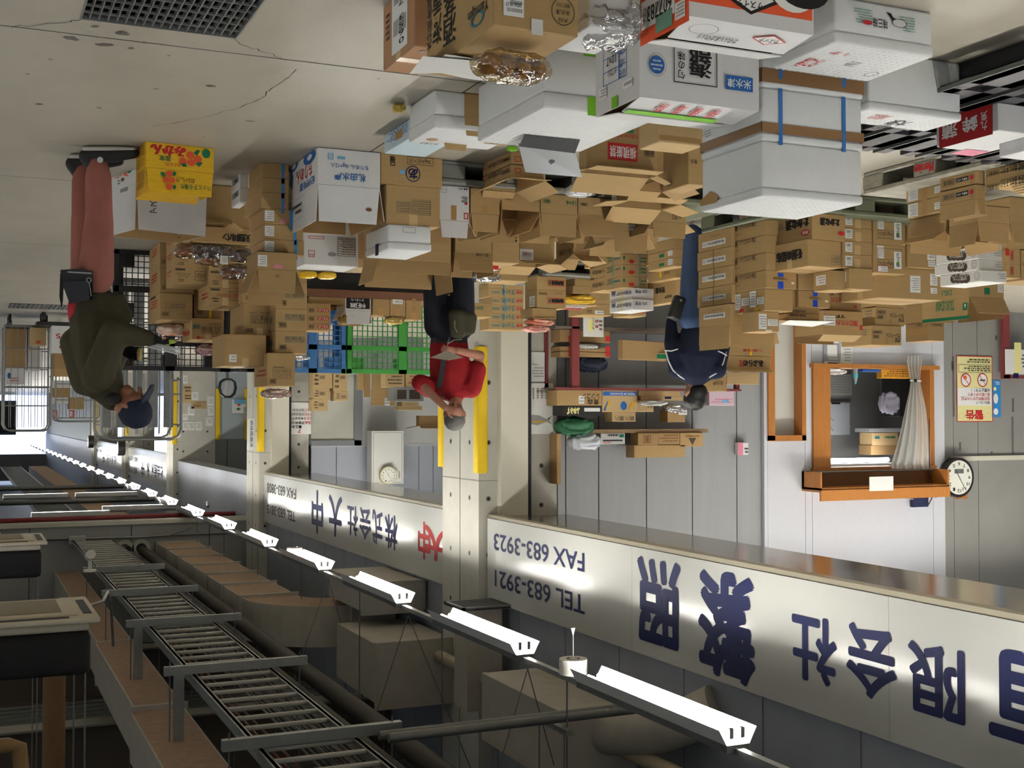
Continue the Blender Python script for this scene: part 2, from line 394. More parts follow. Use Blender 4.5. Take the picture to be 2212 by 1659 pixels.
for i in range(1, 30): mb.box((-w / 2, -lnn * i / 30 - .003, .02), (w / 2, -lnn * i / 30 + .003, .03), STEEL)
mb.build('grating_bars', g)
g = empty('floor_grate', (-.9, 19.4, 0), 0, 'small distant floor grate in the bare aisle beside the roll cages', 'grate')
mb = MB(); mb.box((-.6, -.42, .001), (.25, .42, .006), M('grate_dark', (62, 62, 60), .8)); mb.build('frame', g); mb = MB()
for i in range(14): mb.box((-.6 + i * .062, -.42, .005), (-.585 + i * .062, .42, .012), STEEL)
mb.build('grating_bars', g)
# walls -----------------------------------------------------------
YB = 14.3
def wall(name, x0, x1, y0, y1, z0, z1, m): mb = MB(); mb.box((x0, y0, z0), (x1, y1, z1), m); return S(mb, name)
def PY(x, y, Y): return PX(x, y, Y=Y)
mb = MB(); xs = [PY(x, 895, YB).x for x in (1204, 1222, 1293, 1396, 1495, 1591, 1644)]
for a, b in zip(xs, xs[1:]): mb.box((b + .008, YB, 0), (a - .008, YB + .05, 6.5), GPAN)
mb.box((xs[-1], YB + .03, 0), (xs[0], YB + .06, 6.5), DARK); S(mb, 'wall_back_panel')
xw0, xw1 = PY(1645, 895, YB).x, PY(2034, 895, YB).x
wx0, wx1 = PY(1748, 895, YB).x, PY(2008, 895, YB).x          # office window
dx0, dx1 = PY(1652, 895, YB).x, PY(1733, 895, YB).x          # narrow doorway
wz0, wz1 = PY(1880, 797, YB).z, PY(1880, 1012, YB).z; dz1 = PY(1690, 948, YB).z
mb = MB()
def wp(a, b, z0, z1, g=.004): mb.box((b + g, YB - .06, z0 + g), (a - g, YB + .02, z1 - g), WPAN)
wp(xw0, dx0, 0, 6.5, 0); wp(dx0, dx1, dz1, 6.5); wp(dx1, wx0, 0, 6.5); wp(wx0, wx1, wz1, 6.5); wp(wx0, wx1, 0, wz0); wp(wx1, xw1, 0, 6.5)
S(mb, 'wall_office')
mb = MB(); mb.box((dx1, YB + .1, 0), (dx0, YB + .14, dz1), M('door_cream', (206, 205, 198), .5)); S(mb, 'door_1')
mb = MB(); t = .07
for a, b in ((dx0, dx0 - t * 1.6), (dx1 + t, dx1)): mb.box((b, YB - .09, 0), (a, YB + .12, dz1 + .02), WOOD)
mb.box((dx1, YB - .09, dz1 - .05), (dx0, YB + .12, dz1 + .03), WOOD); S(mb, 'door_frame')
mb = MB()
mb.box((wx0 - .3, YB - .1, wz0), (wx0, YB + .2, wz1), WOOD); mb.box((wx1, YB - .1, wz0), (wx1 + .08, YB + .2, wz1), WOOD)
mb.box((wx1 - .06, YB - .16, wz0 - .06), (wx0 + .04, YB + .2, wz0), WOOD); mb.box((wx1 - .02, YB - .12, wz1 - .03), (wx0 + .03, YB + .2, wz1 + .04), WOOD); S(mb, 'window_frame')
mb = MB(); IR = M('office_grey', (150, 152, 152), .5)
mb.box((wx1 - 1, YB + 2.2, 0), (wx0 + .6, YB + 2.25, 3.2), IR); mb.box((wx0 + .55, YB + .1, 0), (wx0 + .6, YB + 2.2, 3.2), IR); mb.box((wx1 - 1, YB + .1, 0), (wx1 - .95, YB + 2.2, 3.2), IR)
mb.box((wx1 - 1, YB + .1, 3.2), (wx0 + .6, YB + 2.25, 3.25), IR)
for k in range(1, 5): mb.box((wx1 + k * .55, YB + 2.19, 0), (wx1 + k * .55 + .012, YB + 2.2, 3.2), DARK)
S(mb, 'wall_office_inner')
xg = PY(2212, 895, YB).x
mb = MB(); xs = [xw1, PY(2057, 895, YB).x, PY(2110, 895, YB).x, -17.5]
for a, b in zip(xs, xs[1:]): mb.box((b + .006, YB - .02, 0), (a - .006, YB + .05, 6.5), M('grey_wall', (138, 136, 132), .5, nz=.08, ns=1.5))
mb.box((PY(2212, 990, YB).x - 1, YB - .06, PY(2100, 985, YB).z), (PY(2050, 990, YB).x, YB - .02, PY(2100, 995, YB).z), CREAM)
for x, y0, y1 in ((2058, 900, 770), (2185, 900, 980), (2186, 860, 890), (2055, 800, 780), (2150, 725, 735), (2140, 975, 980), (2072, 955, 972)):
    p = PY(x, y0, YB); q = PY(x, y1, YB); mb.box((p.x - .015, YB - .024, min(p.z, q.z)), (p.x + .02, YB - .019, max(p.z, q.z)), M('scuff', (92, 82, 78), .8))
S(mb, 'wall_grey')
# bay columns along the aisle
def bolt(mb, x, y, z, ax):
    for r_, m_, e in ((.035, M('hole_rim', (120, 118, 110), .8), .002), (.022, BLK, .004)):
        N = 10
        mb.add([(x + r_ * math.cos(6.283 * i / N), y - e, z + r_ * math.sin(6.283 * i / N)) if ax == 'y' else (x + e, y + r_ * math.cos(6.283 * i / N), z + r_ * math.sin(6.283 * i / N)) for i in range(N)], [tuple(range(N)) if ax == 'y' else tuple(range(N))], m_)
def bay(k, Y, guide=True):
    mb = MB(); mb.box((-6.56, Y, 0), (-5.9, Y + 1.25, 6.6), CON2)
    for z in (.5, 1.2, 1.95, 2.65, 3.35, 4.0): bolt(mb, -6.03, Y, z, 'y'); bolt(mb, -5.9, Y + .3, z, 'x'); bolt(mb, -5.9, Y + .95, z, 'x')
    mb.box((-5.899, Y + .62, 0), (-5.897, Y + .632, 6.6), DARK); mb.box((-5.899, Y, 2.42), (-5.897, Y + 1.25, 2.432), M('form_line', (140, 138, 130), .8)); mb.box((-6.16, Y - .002, 2.42), (-5.9, Y, 2.43), M('form_line', (140, 138, 130), .8))
    S(mb, 'column_%d' % k)
    if guide:
        mb = MB(); mb.box((-6.52, Y - .12, 0), (-6.15, Y, 2.9), CREAM); mb.box((-6.575, Y - .1, 0), (-6.52, Y, 2.9), BLK); S(mb, 'column_%d_trim' % k)
    mb = MB(); mb.box((-6.99, Y + .02, 0), (-6.575, Y + .25, 6.5), CON)
    for z in (1.1, 1.75, 2.25, 2.75): bolt(mb, -6.77, Y + .02, z, 'y')
    S(mb, 'wall_bay_%d' % k)
bay(1, 14.1); bay(2, 26.35); bay(3, 38.0, False); bay(4, 49.6, False); bay(5, 61.8, False)
def guard(Y, z0, z1, lab, side='n'):
    g = empty('corner_guard', (-5.9, Y, z0), 0, lab, 'corner guard'); mb = MB(); h = z1 - z0
    if side == 'n':
        mb.rbox((-.11, -.03, 0), (.028, -.003, h), YEL, .012, 2); mb.rbox((.003, -.03, 0), (.028, .12, h), YEL, .012, 2)
    else:
        mb.rbox((.003, -.1, 0), (.028, .028, h), YEL, .012, 2)
    mb.build('foam_strip', g)
    mb = MB(); mb.box((-.112, -.027, h - .012), (.027, .02, h - .006), M('guard_cap', (150, 120, 20), .6)) if side == 'n' else mb.box((-.02, -.1, h - .012), (.027, .027, h - .006), M('guard_cap', (150, 120, 20), .6)); mb.build('end_cap', g)
guard(14.1, .75, 2.33, 'yellow foam guard on the pillar corner beside the person in the red shirt')
guard(15.35, .9, 2.3, 'thin yellow foam guard on the pillar edge behind the red-shirted person')
guard(26.35, .7, 2.4, 'yellow foam guard on the pillar between the two smaller wall signs')
guard(38.0, .6, 2.5, 'yellow foam guard on the far pillar beside the wall of pinned papers')
guard(49.6, .6, 2.4, 'yellow foam guard on the distant pillar behind the steel cage rims')
guard(61.8, .6, 2.4, 'yellow foam guard on the most distant pillar above the cage tops')
# fascia wall above the shops
mb = MB(); y = 2.4; FX = -6.08
while y < 27:
    mb.box((FX - .1, y + .008, 3.0), (FX, y + 1.2, 6.6), FASC); y += 1.21
mb.box((FX - .12, 2, 3.0), (FX - .06, 27, 6.6), DARK); S(mb, 'wall_fascia')
mb = MB(); mb.box((-6.6, 28.3, 3.0), (-6.05, 100, 6.6), FASC); S(mb, 'wall_fascia_far')
wall('wall_cross', -6.4, 7, 28.2, 28.5, 3.93, 6.6, M('cross_wall', (150, 150, 146), .55, nz=.05))
mb = MB(); mb.box((-6.4, 28.14, 3.93), (7, 28.2, 4.02), CREAM); mb.box((-6.4, 28.16, 4.3), (7, 28.2, 4.31), DARK)
for x in (-5.2, -3.5, -1.4): mb.box((x, 28.185, 4.0), (x + .012, 28.2, 6.6), DARK)
S(mb, 'trim_1')
# ribbed roof deck and steel beams
DECK = M('deck_steel', (104, 108, 104), .45, .4); mb = MB(); ys = []; y = 4.0; zr = 6.7
prof = [(0, 0), (.12, 0), (.15, .07), (.27, .07), (.3, 0)]
vs = []; fs = []
while y < 46:
    for a, b in prof[:-1]: vs += [(-6.1, y + a, zr + b), (8, y + a, zr + b)]
    y += .3
for i in range(len(vs) // 2 - 1): fs.append((2 * i, 2 * i + 1, 2 * i + 3, 2 * i + 2))
mb.add(vs, fs, DECK); mb.box((-16, -4, 6.85), (8, 110, 6.9), DECK); S(mb, 'ceiling')
BEAM = M('beam_paint', (84, 76, 66), .7)
for k, y in enumerate((8.2, 18.0, 23.4)):
    mb = MB(); z = 5.85
    mb.box((-6.1, y - .2, z), (8, y + .2, z + .03), M('beam_flange', (130, 126, 116), .6)); mb.box((-6.1, y - .012, z + .03), (8, y + .012, 6.7), BEAM); mb.box((-6.1, y - .2, 6.67), (8, y + .2, 6.7), BEAM)
    S(mb, 'beam_%d' % (k + 1))
# far end of the hall
mb = MB(); mb.box((-8, 100, 0), (-6.1, 100.2, 6.6), CON); mb.box((-8, 100, 4.6), (10, 100.2, 6.6), M('far_wall', (110, 112, 112), .6)); S(mb, 'wall_far')
mb = MB(); mb.box((-6.6, 60.2, 3.0), (-6.3, 100, 6.6), CON); mb.box((-6.3, 66, 0), (-6.1, 100, 3.2), M('far_grey', (120, 126, 130), .6)); S(mb, 'wall_far_side')
mb = MB(); mb.quad((-20, 118, -1), (14, 118, -1), (14, 118, 9), (-20, 118, 9), M('daylight', (205, 222, 255), 1, emit=3.2)); S(mb, 'sky_backdrop')
mb = MB()
for x0, x1 in ((-4.1, -1.2), (-.9, 1.6)): mb.box((x0, 104, .5), (x1, 108, 3.2), M('truck_body', (70, 72, 78), .5)); mb.box((x0 + .1, 103.9, .9), (x1 - .1, 104, 3.0), M('truck_dark', (40, 38, 42), .7))
mb.build('parked_truck').name = 'parked_truck'; t = bpy.data.objects['parked_truck']; tag(t, 'dark truck bodies parked in the daylight beyond the hall end', 'truck')
# bay 2 and bay 3 back walls
Y2 = 26.62
a, b = PY(672, 895, Y2).x, PY(960, 895, Y2).x - 4
zt = PY(800, 962, Y2).z
mb = MB(); mb.box((b, Y2, 0), (a, Y2 + .2, zt), M('bay_render', (196, 197, 194), .7, nz=.04, ns=1)); mb.box((b, Y2 - .01, zt - .03), (a, Y2 + .2, zt + .03), M('rail_grey', (188, 190, 192), .5)); S(mb, 'wall_bay_lower')
mb = MB(); xs = [a, PY(727, 895, Y2).x, PY(805, 895, Y2).x, PY(905, 895, Y2).x, PY(936, 895, Y2).x, b]
for p, q in zip(xs, xs[1:]): mb.box((q + .008, Y2, zt + .03), (p - .008, Y2 + .2, 6.5), BPAN)
mb.box((b, Y2 + .05, zt), (a, Y2 + .22, 6.5), DARK); S(mb, 'wall_bay_upper')
x0, x1 = PY(672, 895, Y2).x, PY(779, 895, Y2).x
mb = MB(); z0 = PY(700, 812, Y2).z
for p, q in (((x1 - .03, Y2 - .06, z0), (x1 + .16, Y2, zt)), ((x1, Y2 - .06, zt - .12), (x0, Y2, zt))): mb.box(p, q, M('alu', (152, 156, 160), .4, .6))
mb.box((x1 + .16, Y2 - .012, z0), (x0, Y2 - .004, zt - .12), M('glass_wall', (198, 198, 186), .35, nz=.08, ns=1.4)); S(mb, 'window_2')
Y3 = 38.02
mb = MB(); a, b = PY(392, 895, Y3).x, PY(464, 895, Y3).x; c = PY(536, 895, Y3).x
mb.box((b, Y3 - .08, 0), (a, Y3 + .2, 4.5), CON2)
for x in (395, 447): 
    for y in (932, 975): p = PY(x, y, Y3); bolt(mb, p.x, Y3 - .08, p.z, 'y')
S(mb, 'wall_bay_far')
zt3 = PY(500, 948, Y3).z
mb = MB(); mb.box((c - 1, Y3, 0), (b, Y3 + .1, zt3), M('door_pale', (176, 186, 192), .4)); S(mb, 'door_2')
mb = MB(); mb.box((c - 1, Y3 - .01, zt3), (b, Y3 + .1, 4.5), M('steel_panel', (140, 142, 142), .4, .4)); q = PY(491, 895, Y3).x; mb.box((q - .01, Y3 - .015, zt3 + .02), (q + .01, Y3, 4.5), DARK); S(mb, 'wall_bay_far_upper')
for xp, w in ((470, .1), (530.5, .06)):
    p = PY(xp, 895, Y3).x; g = empty('corner_guard', (p, Y3 - .04, .8), 0, 'yellow foam strip on the ' + ('papered' if xp < 500 else 'meter-box') + ' side of the pale far doorway', 'corner guard')
    mb = MB(); mb.rbox((-w / 2 - .02, -.03, 0), (w / 2 + .02, .03, PY(470, 950, Y3).z - .8), YEL, .01, 2); mb.build('foam_strip', g)
# ---------------- shop signs ----------------
SX = -6.0
SIGNM = M('sign_white', (196, 197, 192), .2, spec=.7)
SOFF = M('soffit_metal', (172, 166, 156), .14, .85)
def sign(name, lab, y0, y1, z0, z1, seams, words):
    g = empty(name, (SX, y0, z0), 0, lab, 'sign')
    mb = MB(); mb.box((-.06, 0, 0), (0, y1 - y0, z1 - z0), SIGNM)
    for s in seams: mb.box((0, s - y0 - .003, 0), (.0006, s - y0 + .003, z1 - z0), M('sign_seam', (150, 150, 150), .6))
    mb.build('panel', g)
    mb = MB(); mb.box((-.12, 0, -.045), (-.01, y1 - y0, -.002), M('sign_trim', (190, 182, 160), .3, .6)); mb.build('trim_rail', g)
    n = Vector((1, 0, 0)); p0 = Vector((SX, y0, z0))
    for x0_, y0_, x1_, y1_, t, col, bd in words:      # pixel box of each word on the sign plane
        xc, yc = (x0_ + x1_) / 2, (y0_ + y1_) / 2; c = PX(xc, yc, X=SX)
        U = abs((PX(x0_, yc, X=SX) - PX(x1_, yc, X=SX)).y); V = abs((PX(xc, y1_, X=SX) - PX(xc, y0_, X=SX)).z)
        mb = MB(); o = c - p0 - Vector((0, U / 2, V / 2)) + n * .002
        fig(mb, o, Vector((0, U, 0)), Vector((0, 0, V)), n, 't', (t, col, bd, 6)); mb.build('lettering', g)
    return g
def soffit(y0, y1, z, k):
    mb = MB(); mb.box((-7.1, y0, z + .02), (-6.62, y1, z + .06), SOFF); mb.box((-6.56, y0, z), (-6.06, y1, z + .04), SOFF); mb.box((-6.62, y0, z + .03), (-6.56, y1, z + .05), BLK)
    mb.box((-7.1, y0, z + .06), (-7.06, y1, z + .9), FASC); mb.box((-7.1, y0, z + .88), (-6.06, y1, z + .94), FASC); S(mb, 'ceiling_soffit_%d' % k)
zs0, zs1 = 2.885, 3.9
sign('shop_sign', 'long white shop sign with big navy characters and FAX 683-3923 across its end', 2.2, 14.06, zs0, zs1, [PX(1365, 1300, X=SX).y, PX(1920, 1400, X=SX).y, 4.0],
     [(2138, 1420, 2330, 1640, '有', 'n', .03), (1964, 1397, 2080, 1545, '限', 'n', .03), (1830, 1356, 1934, 1505, '会', 'n', .03), (1713, 1334, 1804, 1471, '社', 'n', .03), (1510, 1242, 1626, 1461, '繁', 'n', .035), (1379, 1213, 1467, 1388, '照', 'n', .035),
      (1061, 1171, 1254, 1210, 'FAX 683-3923', 'n', .012), (1063, 1256, 1255, 1295, 'TEL 683-3921', 'n', .012)])
soffit(2.2, 14.06, zs0 - .03, 1)
sign('shop_sign', 'white shop sign with red and dark characters and FAX 683-3808 at its far end', 15.36, 26.3, zs0, zs1, [PX(669, 1100, X=SX).y, PX(797, 1120, X=SX).y],
     [(918, 1140, 966, 1210, '大', 'r', .03), (904, 1129, 929, 1206, '中', 'r', .03), (832, 1113, 858, 1185, '株', 'n', .02), (805, 1103, 826, 1175, '式', 'n', .02), (777, 1098, 801, 1165, '会', 'n', .02), (751, 1093, 773, 1156, '社', 'n', .02), (711, 1072, 738, 1157, '大', 'n', .03), (674, 1061, 697, 1150, '中', 'n', .03),
      (576, 1049, 638, 1071, 'FAX 683-3808', 'k', .014), (576, 1097, 637, 1118, 'TEL 683-3815', 'k', .014)])
soffit(15.36, 26.3, zs0 - .03, 2)
sign('shop_sign', 'distant white shop sign behind the far pillar, washed bright by lamp glare', 39.3, 49.6, zs0, zs1, [],
     [(277, 986, 297, 996, '683-3919', 'k', .014), (277, 1008, 296, 1022, '683-3918', 'k', .014), (305, 1000, 312, 1030, '中', 'n', .03), (317, 1000, 323, 1032, '永', 'n', .02), (327, 1002, 333, 1028, '水', 'n', .02), (333, 1004, 340, 1032, '産', 'n', .02), (340, 1006, 346, 1032, '会', 'n', .02), (347, 1008, 352, 1034, '社', 'n', .02)])
sign('shop_sign', 'most distant white shop sign at the end of the sign row', 51, 61.8, zs0, zs1, [],
     [(206, 970, 220, 976, '683-3904', 'k', .014), (222, 980, 226, 1002, '中', 'n', .03), (231, 983, 235, 1002, '谷', 'n', .02), (236, 985, 240, 1002, '水', 'n', .02), (241, 986, 245, 1002, '産', 'n', .02), (246, 986, 252, 1002, '社', 'n', .02)])
# ---------------- fluorescent fixtures ----------------
TUB = M('lamp_tube', (255, 252, 244), .3, emit=TUBE)
REFL = M('lamp_reflector', (236, 236, 234), .35)
def lamp_proto(name, L, label, n=3, wide=.3):
    g = empty(name, (0, 0, 0), 0, label, 'ceiling light')
    mb = MB(); a, b = wide / 2, wide * .3
    mb.box((-b, 0, .11), (b, L, .16), STEELD)
    mb.add([(-b, 0, .11), (-a, 0, 0), (-a, L, 0), (-b, L, .11)], [(0, 1, 2, 3)], REFL); mb.add([(b, 0, .11), (a, 0, 0), (a, L, 0), (b, L, .11)], [(0, 1, 2, 3)], REFL)
    mb.add([(-b, 0, .109), (-b, L, .109), (b, L, .109), (b, 0, .109)], [(0, 1, 2, 3)], REFL); mb.build('reflector', g)
    for k in range(n):
        x = (k - (n - 1) / 2) * wide * .3
        mb = MB(); mb.tube([(x, .05, .07), (x, L - .05, .07)], .017, TUB, 8); mb.build('tube', g)
    for k in range(n - 1):
        x = (k - (n - 2) / 2) * wide * .3
        mb = MB(); mb.box((x - .016, .01, 0), (x + .016, .04, .07), STEEL); mb.build('lamp_holder', g)
    return g
LX, LZ, LL = -4.8, 3.71, 2.2
ys = [6.95 + 3.41 * k for k in range(-4, 7)]
p0 = None
labs = {6.95: 'triple-tube light over the big navy character signboard, longest in view', 10.36: 'second triple-tube light in the row, beside the round grey duct bend', 13.77: 'third triple-tube light in the row, under the curved fabric-wrapped duct',
        17.18: 'fourth triple-tube light in the row, in front of the red sign characters', 20.59: 'fifth triple-tube light in the row, beside the small signal disc', 24.0: 'sixth triple-tube light in the row, close to the cross wall', 27.41: 'triple-tube light touching the cross wall, last before it'}
for y in ys:
    lb = labs.get(round(y, 2), 'triple-tube light in the row continuing past the camera')
    if p0 is None: p0 = lamp_proto('ceiling_light', LL, lb); p0.location = (LX, y, LZ); p0['group'] = 'triple-tube lights over the aisle'
    else: dup(p0, (LX, y, LZ), None, lb, 'triple-tube lights over the aisle')
for k in range(19):
    dup(p0, (LX, 31 + 3.41 * k, LZ), None, 'distant ceiling light in the dense row beyond the cross wall', 'distant ceiling lights beyond the cross wall')
pc = lamp_proto('ceiling_light', 1.8, 'single-tube light hung across the aisle just beyond the cross wall', 1, .16)
pc.location = (-3.3, 32.4, 3.9); pc.rotation_euler = (0, 0, math.pi / 2)
for x, y, z, lb in ((-1.6, 31.6, 3.95, 'single-tube light across the aisle above the far air conditioner'), (-3.2, 39, 3.95, 'single-tube light across the aisle behind the cross wall lights'), (-6.4, 39, 3.95, 'single-tube light in front of the steel panels at the far doorway'), (-1.2, 39, 3.95, 'single-tube light beyond the cross wall near the picture edge'), (-6.0, 33, 3.9, 'short view of a single-tube light beside the second pillar')):
    dup(pc, (x, y, z), math.pi / 2, lb)
# fixtures of the shop bay, added back-wall lamps and the opposite side of the aisle
for k, (x, y, z) in enumerate(((-9.2, 4.5, 5.2), (-9.2, 8.6, 5.2), (-12.5, 6, 5.2), (-12.5, 10, 5.2), (-9.0, 17, 5.0), (-9, 21, 5.0))):
    dup(p0, (x, y, z), None, 'triple-tube light above the stacked goods inside the shop bay', 'lights inside the shop bays')
for k, (x, y, z) in enumerate(((-8.2, 12.2, 4.4), (-11, 12.2, 4.4), (-13.8, 12.2, 4.4), (-7, 24.4, 4.2))): dup(p0, (x, y, z), math.pi / 2, 'added unseen triple-tube light brightening the back wall of the shop bay', 'lights inside the shop bays')  # extra lamps hidden behind the signs, added to brighten the bay back walls
for k in range(-2, 5): dup(p0, (3.4, 3 + 4.2 * k, LZ), None, 'triple-tube light on the opposite side of the aisle', 'lights on the opposite side')
# ---------------- services under the roof ----------------
FABRIC = M('duct_fabric', (158, 132, 108), .9, nz=.18, ns=9)
DUCT = M('duct_sheet', (172, 166, 154), .6, 0, nz=.1, ns=5)
PIPE = M('beige_pipe', (166, 154, 130), .55, nz=.1, ns=5)
LAG = M('dark_lagging', (62, 58, 54), .8, nz=.1, ns=10)
def thing(name, lab, cat, loc=(0, 0, 0), group=None, rz=0): return empty(name, loc, rz, lab, cat, group)
def rod(g, x, y, z0, z1, r=.006, nm='hanger_rod'): mb = MB(); mb.tube([(x, y, z0), (x, y, z1)], r, STEELD, 5); mb.build(nm, g)
def tubeobj(name, lab, cat, pts, r, m, n=10, group=None):
    mb = MB(); mb.tube(pts, r, m, n); o = mb.build(name); return tag(o, lab, cat, group)
g = thing('cable_ladder', 'long grey cable ladder with close rungs and black cables under the roof', 'cable tray', (-2.65, 3, 4.3))
for x in (-.4, .4):
    mb = MB(); mb.box((x - .015, 0, 0), (x + .015, 25.1, .1), STEEL); mb.box((x - .03, 0, 0), (x + .03, 25.1, .008), STEEL); mb.box((x - .03, 0, .092), (x + .03, 25.1, .1), STEEL); mb.build('side_rail', g)
y = .3; r0 = None
while y < 25:
    if r0 is None:
        mb = MB(); mb.rbox((-.4, -.021, .0), (.4, .021, .04), M('rung_steel', (176, 176, 168), .5, .3), .01, 2); r0 = mb.build('rung', g, (0, y, 0))
    else: c = r0.copy(); COL.objects.link(c); c.location = (0, y, 0)
    y += .37
mb = MB()
for k in range(26):
    x = random.uniform(-.33, .33) if k > 8 else random.uniform(-.3, -.1); r = random.choice((.009, .012, .016)); m = random.choice((BLK, BLK, M('cable_grey', (96, 94, 90), .6), M('cable_red', (110, 52, 44), .6)))
    mb.tube([(x + random.uniform(-.03, .03), .0 + i * 5, .05 + r + random.uniform(0, .02)) for i in range(6)], r, m, 5)
mb.build('cables', g)['kind'] = 'stuff'
for k, (y, xa, xb) in enumerate(((22.1, -1.95, -3.3), (19.1, -1.95, -3.35), (16.2, -1.95, -3.4), (13.05, -1.95, -3.45), (9.95, -1.94, -3.45), (7.0, -1.9, -3.45))):
    g = thing('strut_hanger', 'slotted steel bar carrying the cable ladder, ' + ('farthest', 'fifth from the camera', 'fourth from the camera', 'third from the camera', 'second from the camera', 'first and lowest')[k] + ' of the six', 'support bar', (0, y, 4.25), 'bars under the cable ladder')
    mb = MB(); mb.box((xb, -.035, -.05), (xa, .035, .04), STEEL); mb.build('bar', g)
    rod(g, xa - .06, 0, -.1, 2.5, .008); rod(g, xb + .08, 0, -.1, 2.5, .008)
    if k in (2, 3):
        mb = MB(); mb.box((xa - .2, -.04, -.0), (xa - .1, .04, 2.45), STEEL); mb.build('post', g)
# ducts
g = thing('air_duct', 'long fabric-wrapped air duct that bends beside the row of lights', 'duct', (0, 0, 4.42))
xa, xb = -4.0, -4.85; h = .6
mb = MB(); mb.box((xb, 18.9, 0), (xa, 28.15, h), DUCT); mb.box((xb + .02, 18.9, -.004), (xa - .02, 28.15, .0), FABRIC); mb.build('straight_run', g)
for k in range(7):
    y = 19 + k * 1.45; mb = MB(); mb.box((xb - .04, y, -.04), (xa + .04, y + .05, h + .04), DUCT); mb.build('flange', g)
mb = MB(); N = 10; c = Vector((-5.3, 18.9, 0)); vs = []
for i in range(N + 1):
    th = math.pi / 2 * i / N; cs, sn = math.cos(th), math.sin(th)
    for z in (0, h): vs += [c + Vector((1.3 * cs, -1.3 * sn, z)), c + Vector((.45 * cs, -.45 * sn, z))]
for i in range(N):
    a, b = 4 * i, 4 * i + 4
    mb.add([vs[a], vs[a + 2], vs[b + 2], vs[b]], [(0, 1, 2, 3)], DUCT, True); mb.add([vs[a + 1], vs[b + 1], vs[b + 3], vs[a + 3]], [(0, 1, 2, 3)], DUCT, True)
    mb.add([vs[a], vs[b], vs[b + 1], vs[a + 1]], [(0, 1, 2, 3)], FABRIC); mb.add([vs[a + 2], vs[a + 3], vs[b + 3], vs[b + 2]], [(0, 1, 2, 3)], DUCT)
mb.build('bend', g)
mb = MB(); mb.box((-5.98, 17.5, -.02), (-5.3, 18.55, h + .02), DUCT); mb.build('outlet_stub', g)
g = thing('duct_box', 'boxy sheet-metal duct hanging at the end of the curved duct', 'duct', (0, 0, 0))
mb = MB(); mb.box((-5.95, 15.0, 4.55), (-4.9, 16.9, 5.3), DUCT); mb.build('casing', g); mb = MB(); mb.box((-6.0, 14.95, 4.5), (-4.85, 15.03, 5.35), DUCT); mb.build('flange', g)
for x, y in ((-5, 15.1), (-5.8, 15.1), (-5, 16.8)): rod(g, x, y, 5.3, 6.7)
g = thing('duct_box', 'square-ended branch duct under the sign with red characters', 'duct', (0, 0, 0))
mb = MB(); mb.box((-6.05, 16.4, 3.95), (-5.15, 18.2, 4.35), DUCT); mb.build('casing', g); mb = MB(); mb.box((-6.0, 16.35, 3.93), (-5.1, 16.42, 4.38), M('duct_frame', (150, 148, 142), .5)); mb.build('frame', g)
rod(g, -5.3, 17, 4.3, 6.7)
g = thing('duct_box', 'large plain duct box behind the second light, with a round spigot', 'duct', (0, 0, 0))
mb = MB(); mb.box((-5.9, 10.2, 4.35), (-5.1, 12.1, 5.05), DUCT); mb.build('casing', g); mb = MB(); mb.tube([(-5.6, 10.25, 4.6), (-5.75, 9.7, 4.5), (-5.9, 9.3, 4.3), (-6.07, 9.1, 4.15)], .2, DUCT, 14); mb.build('spigot', g)
rod(g, -5.2, 10.4, 5, 6.7); rod(g, -5.2, 11.9, 5, 6.7)
g = thing('ceiling_grille', 'small square louvred air grille beside the concrete pillar top', 'vent', (-5.68, 13.65, 3.9))
mb = MB(); mb.box((-.36, -.3, -.02), (.3, .3, .0), M('grille_back', (88, 88, 88), .7)); mb.build('backing', g); mb = MB()
for s in ((-.36, -.3, -.32, .3), (.26, -.3, .3, .3), (-.36, -.3, .3, -.26), (-.36, .26, .3, .3)): mb.box((s[0], s[1], -.04), (s[2], s[3], -.01), STEEL)
mb.build('frame', g); mb = MB()
for i in range(9): mb.box((-.32, -.25 + i * .058, -.035), (.26, -.235 + i * .058, -.02), STEEL)
mb.build('slats', g); mb = MB(); mb.box((-.25, -.2, 0), (.2, .2, 1.2), DUCT); mb.build('neck', g)
g = thing('air_duct', 'stepped brown fabric duct on the camera side of the cable ladder', 'duct', (0, 0, 4.95))
for k, (y0, y1, xa, xb, z) in enumerate(((7, 10.3, -1.75, -2.3, 0), (10.5, 14.5, -1.8, -2.4, .02), (14.7, 19, -1.85, -2.4, 0), (19.2, 28.1, -1.9, -2.4, .03))):
    mb = MB(); mb.box((xb, y0, z), (xa, y1, z + .55), DUCT); mb.box((xb + .02, y0, z - .004), (xa - .02, y1, z), FABRIC); mb.build('duct_section', g)
    mb = MB(); mb.box((xb - .04, y0 - .2, z - .04), (xa + .04, y0 - .14, z + .6), DUCT); mb.build('flange', g)
tubeobj('insulated_pipe', 'thick dark lagged pipe running beside the cable ladder', 'pipe', [(-3.72, 3, 4.6), (-3.72, 28.15, 4.6)], .1, LAG, 12)
tubeobj('insulated_pipe', 'second dark lagged pipe tucked between cable ladder and its twin', 'pipe', [(-3.4, 3, 4.62), (-3.4, 28.15, 4.62)], .075, LAG, 12)
tubeobj('drain_pipe', 'long stained beige pipe sloping under the dark fascia wall', 'pipe', [(-5.7, 3, 4.72), (-5.7, 15, 4.72)], .075, PIPE, 12)
for k, (y, z) in enumerate(((9.55, 4.22), (9.8, 4.26))):
    tubeobj('conduit_pipe', ('upper' if k else 'lower') + ' of two parallel steel conduits crossing below the fascia', 'pipe', [(-5.5, y, z), (-3.2, y - .02, z)], .038, STEELD, 10)
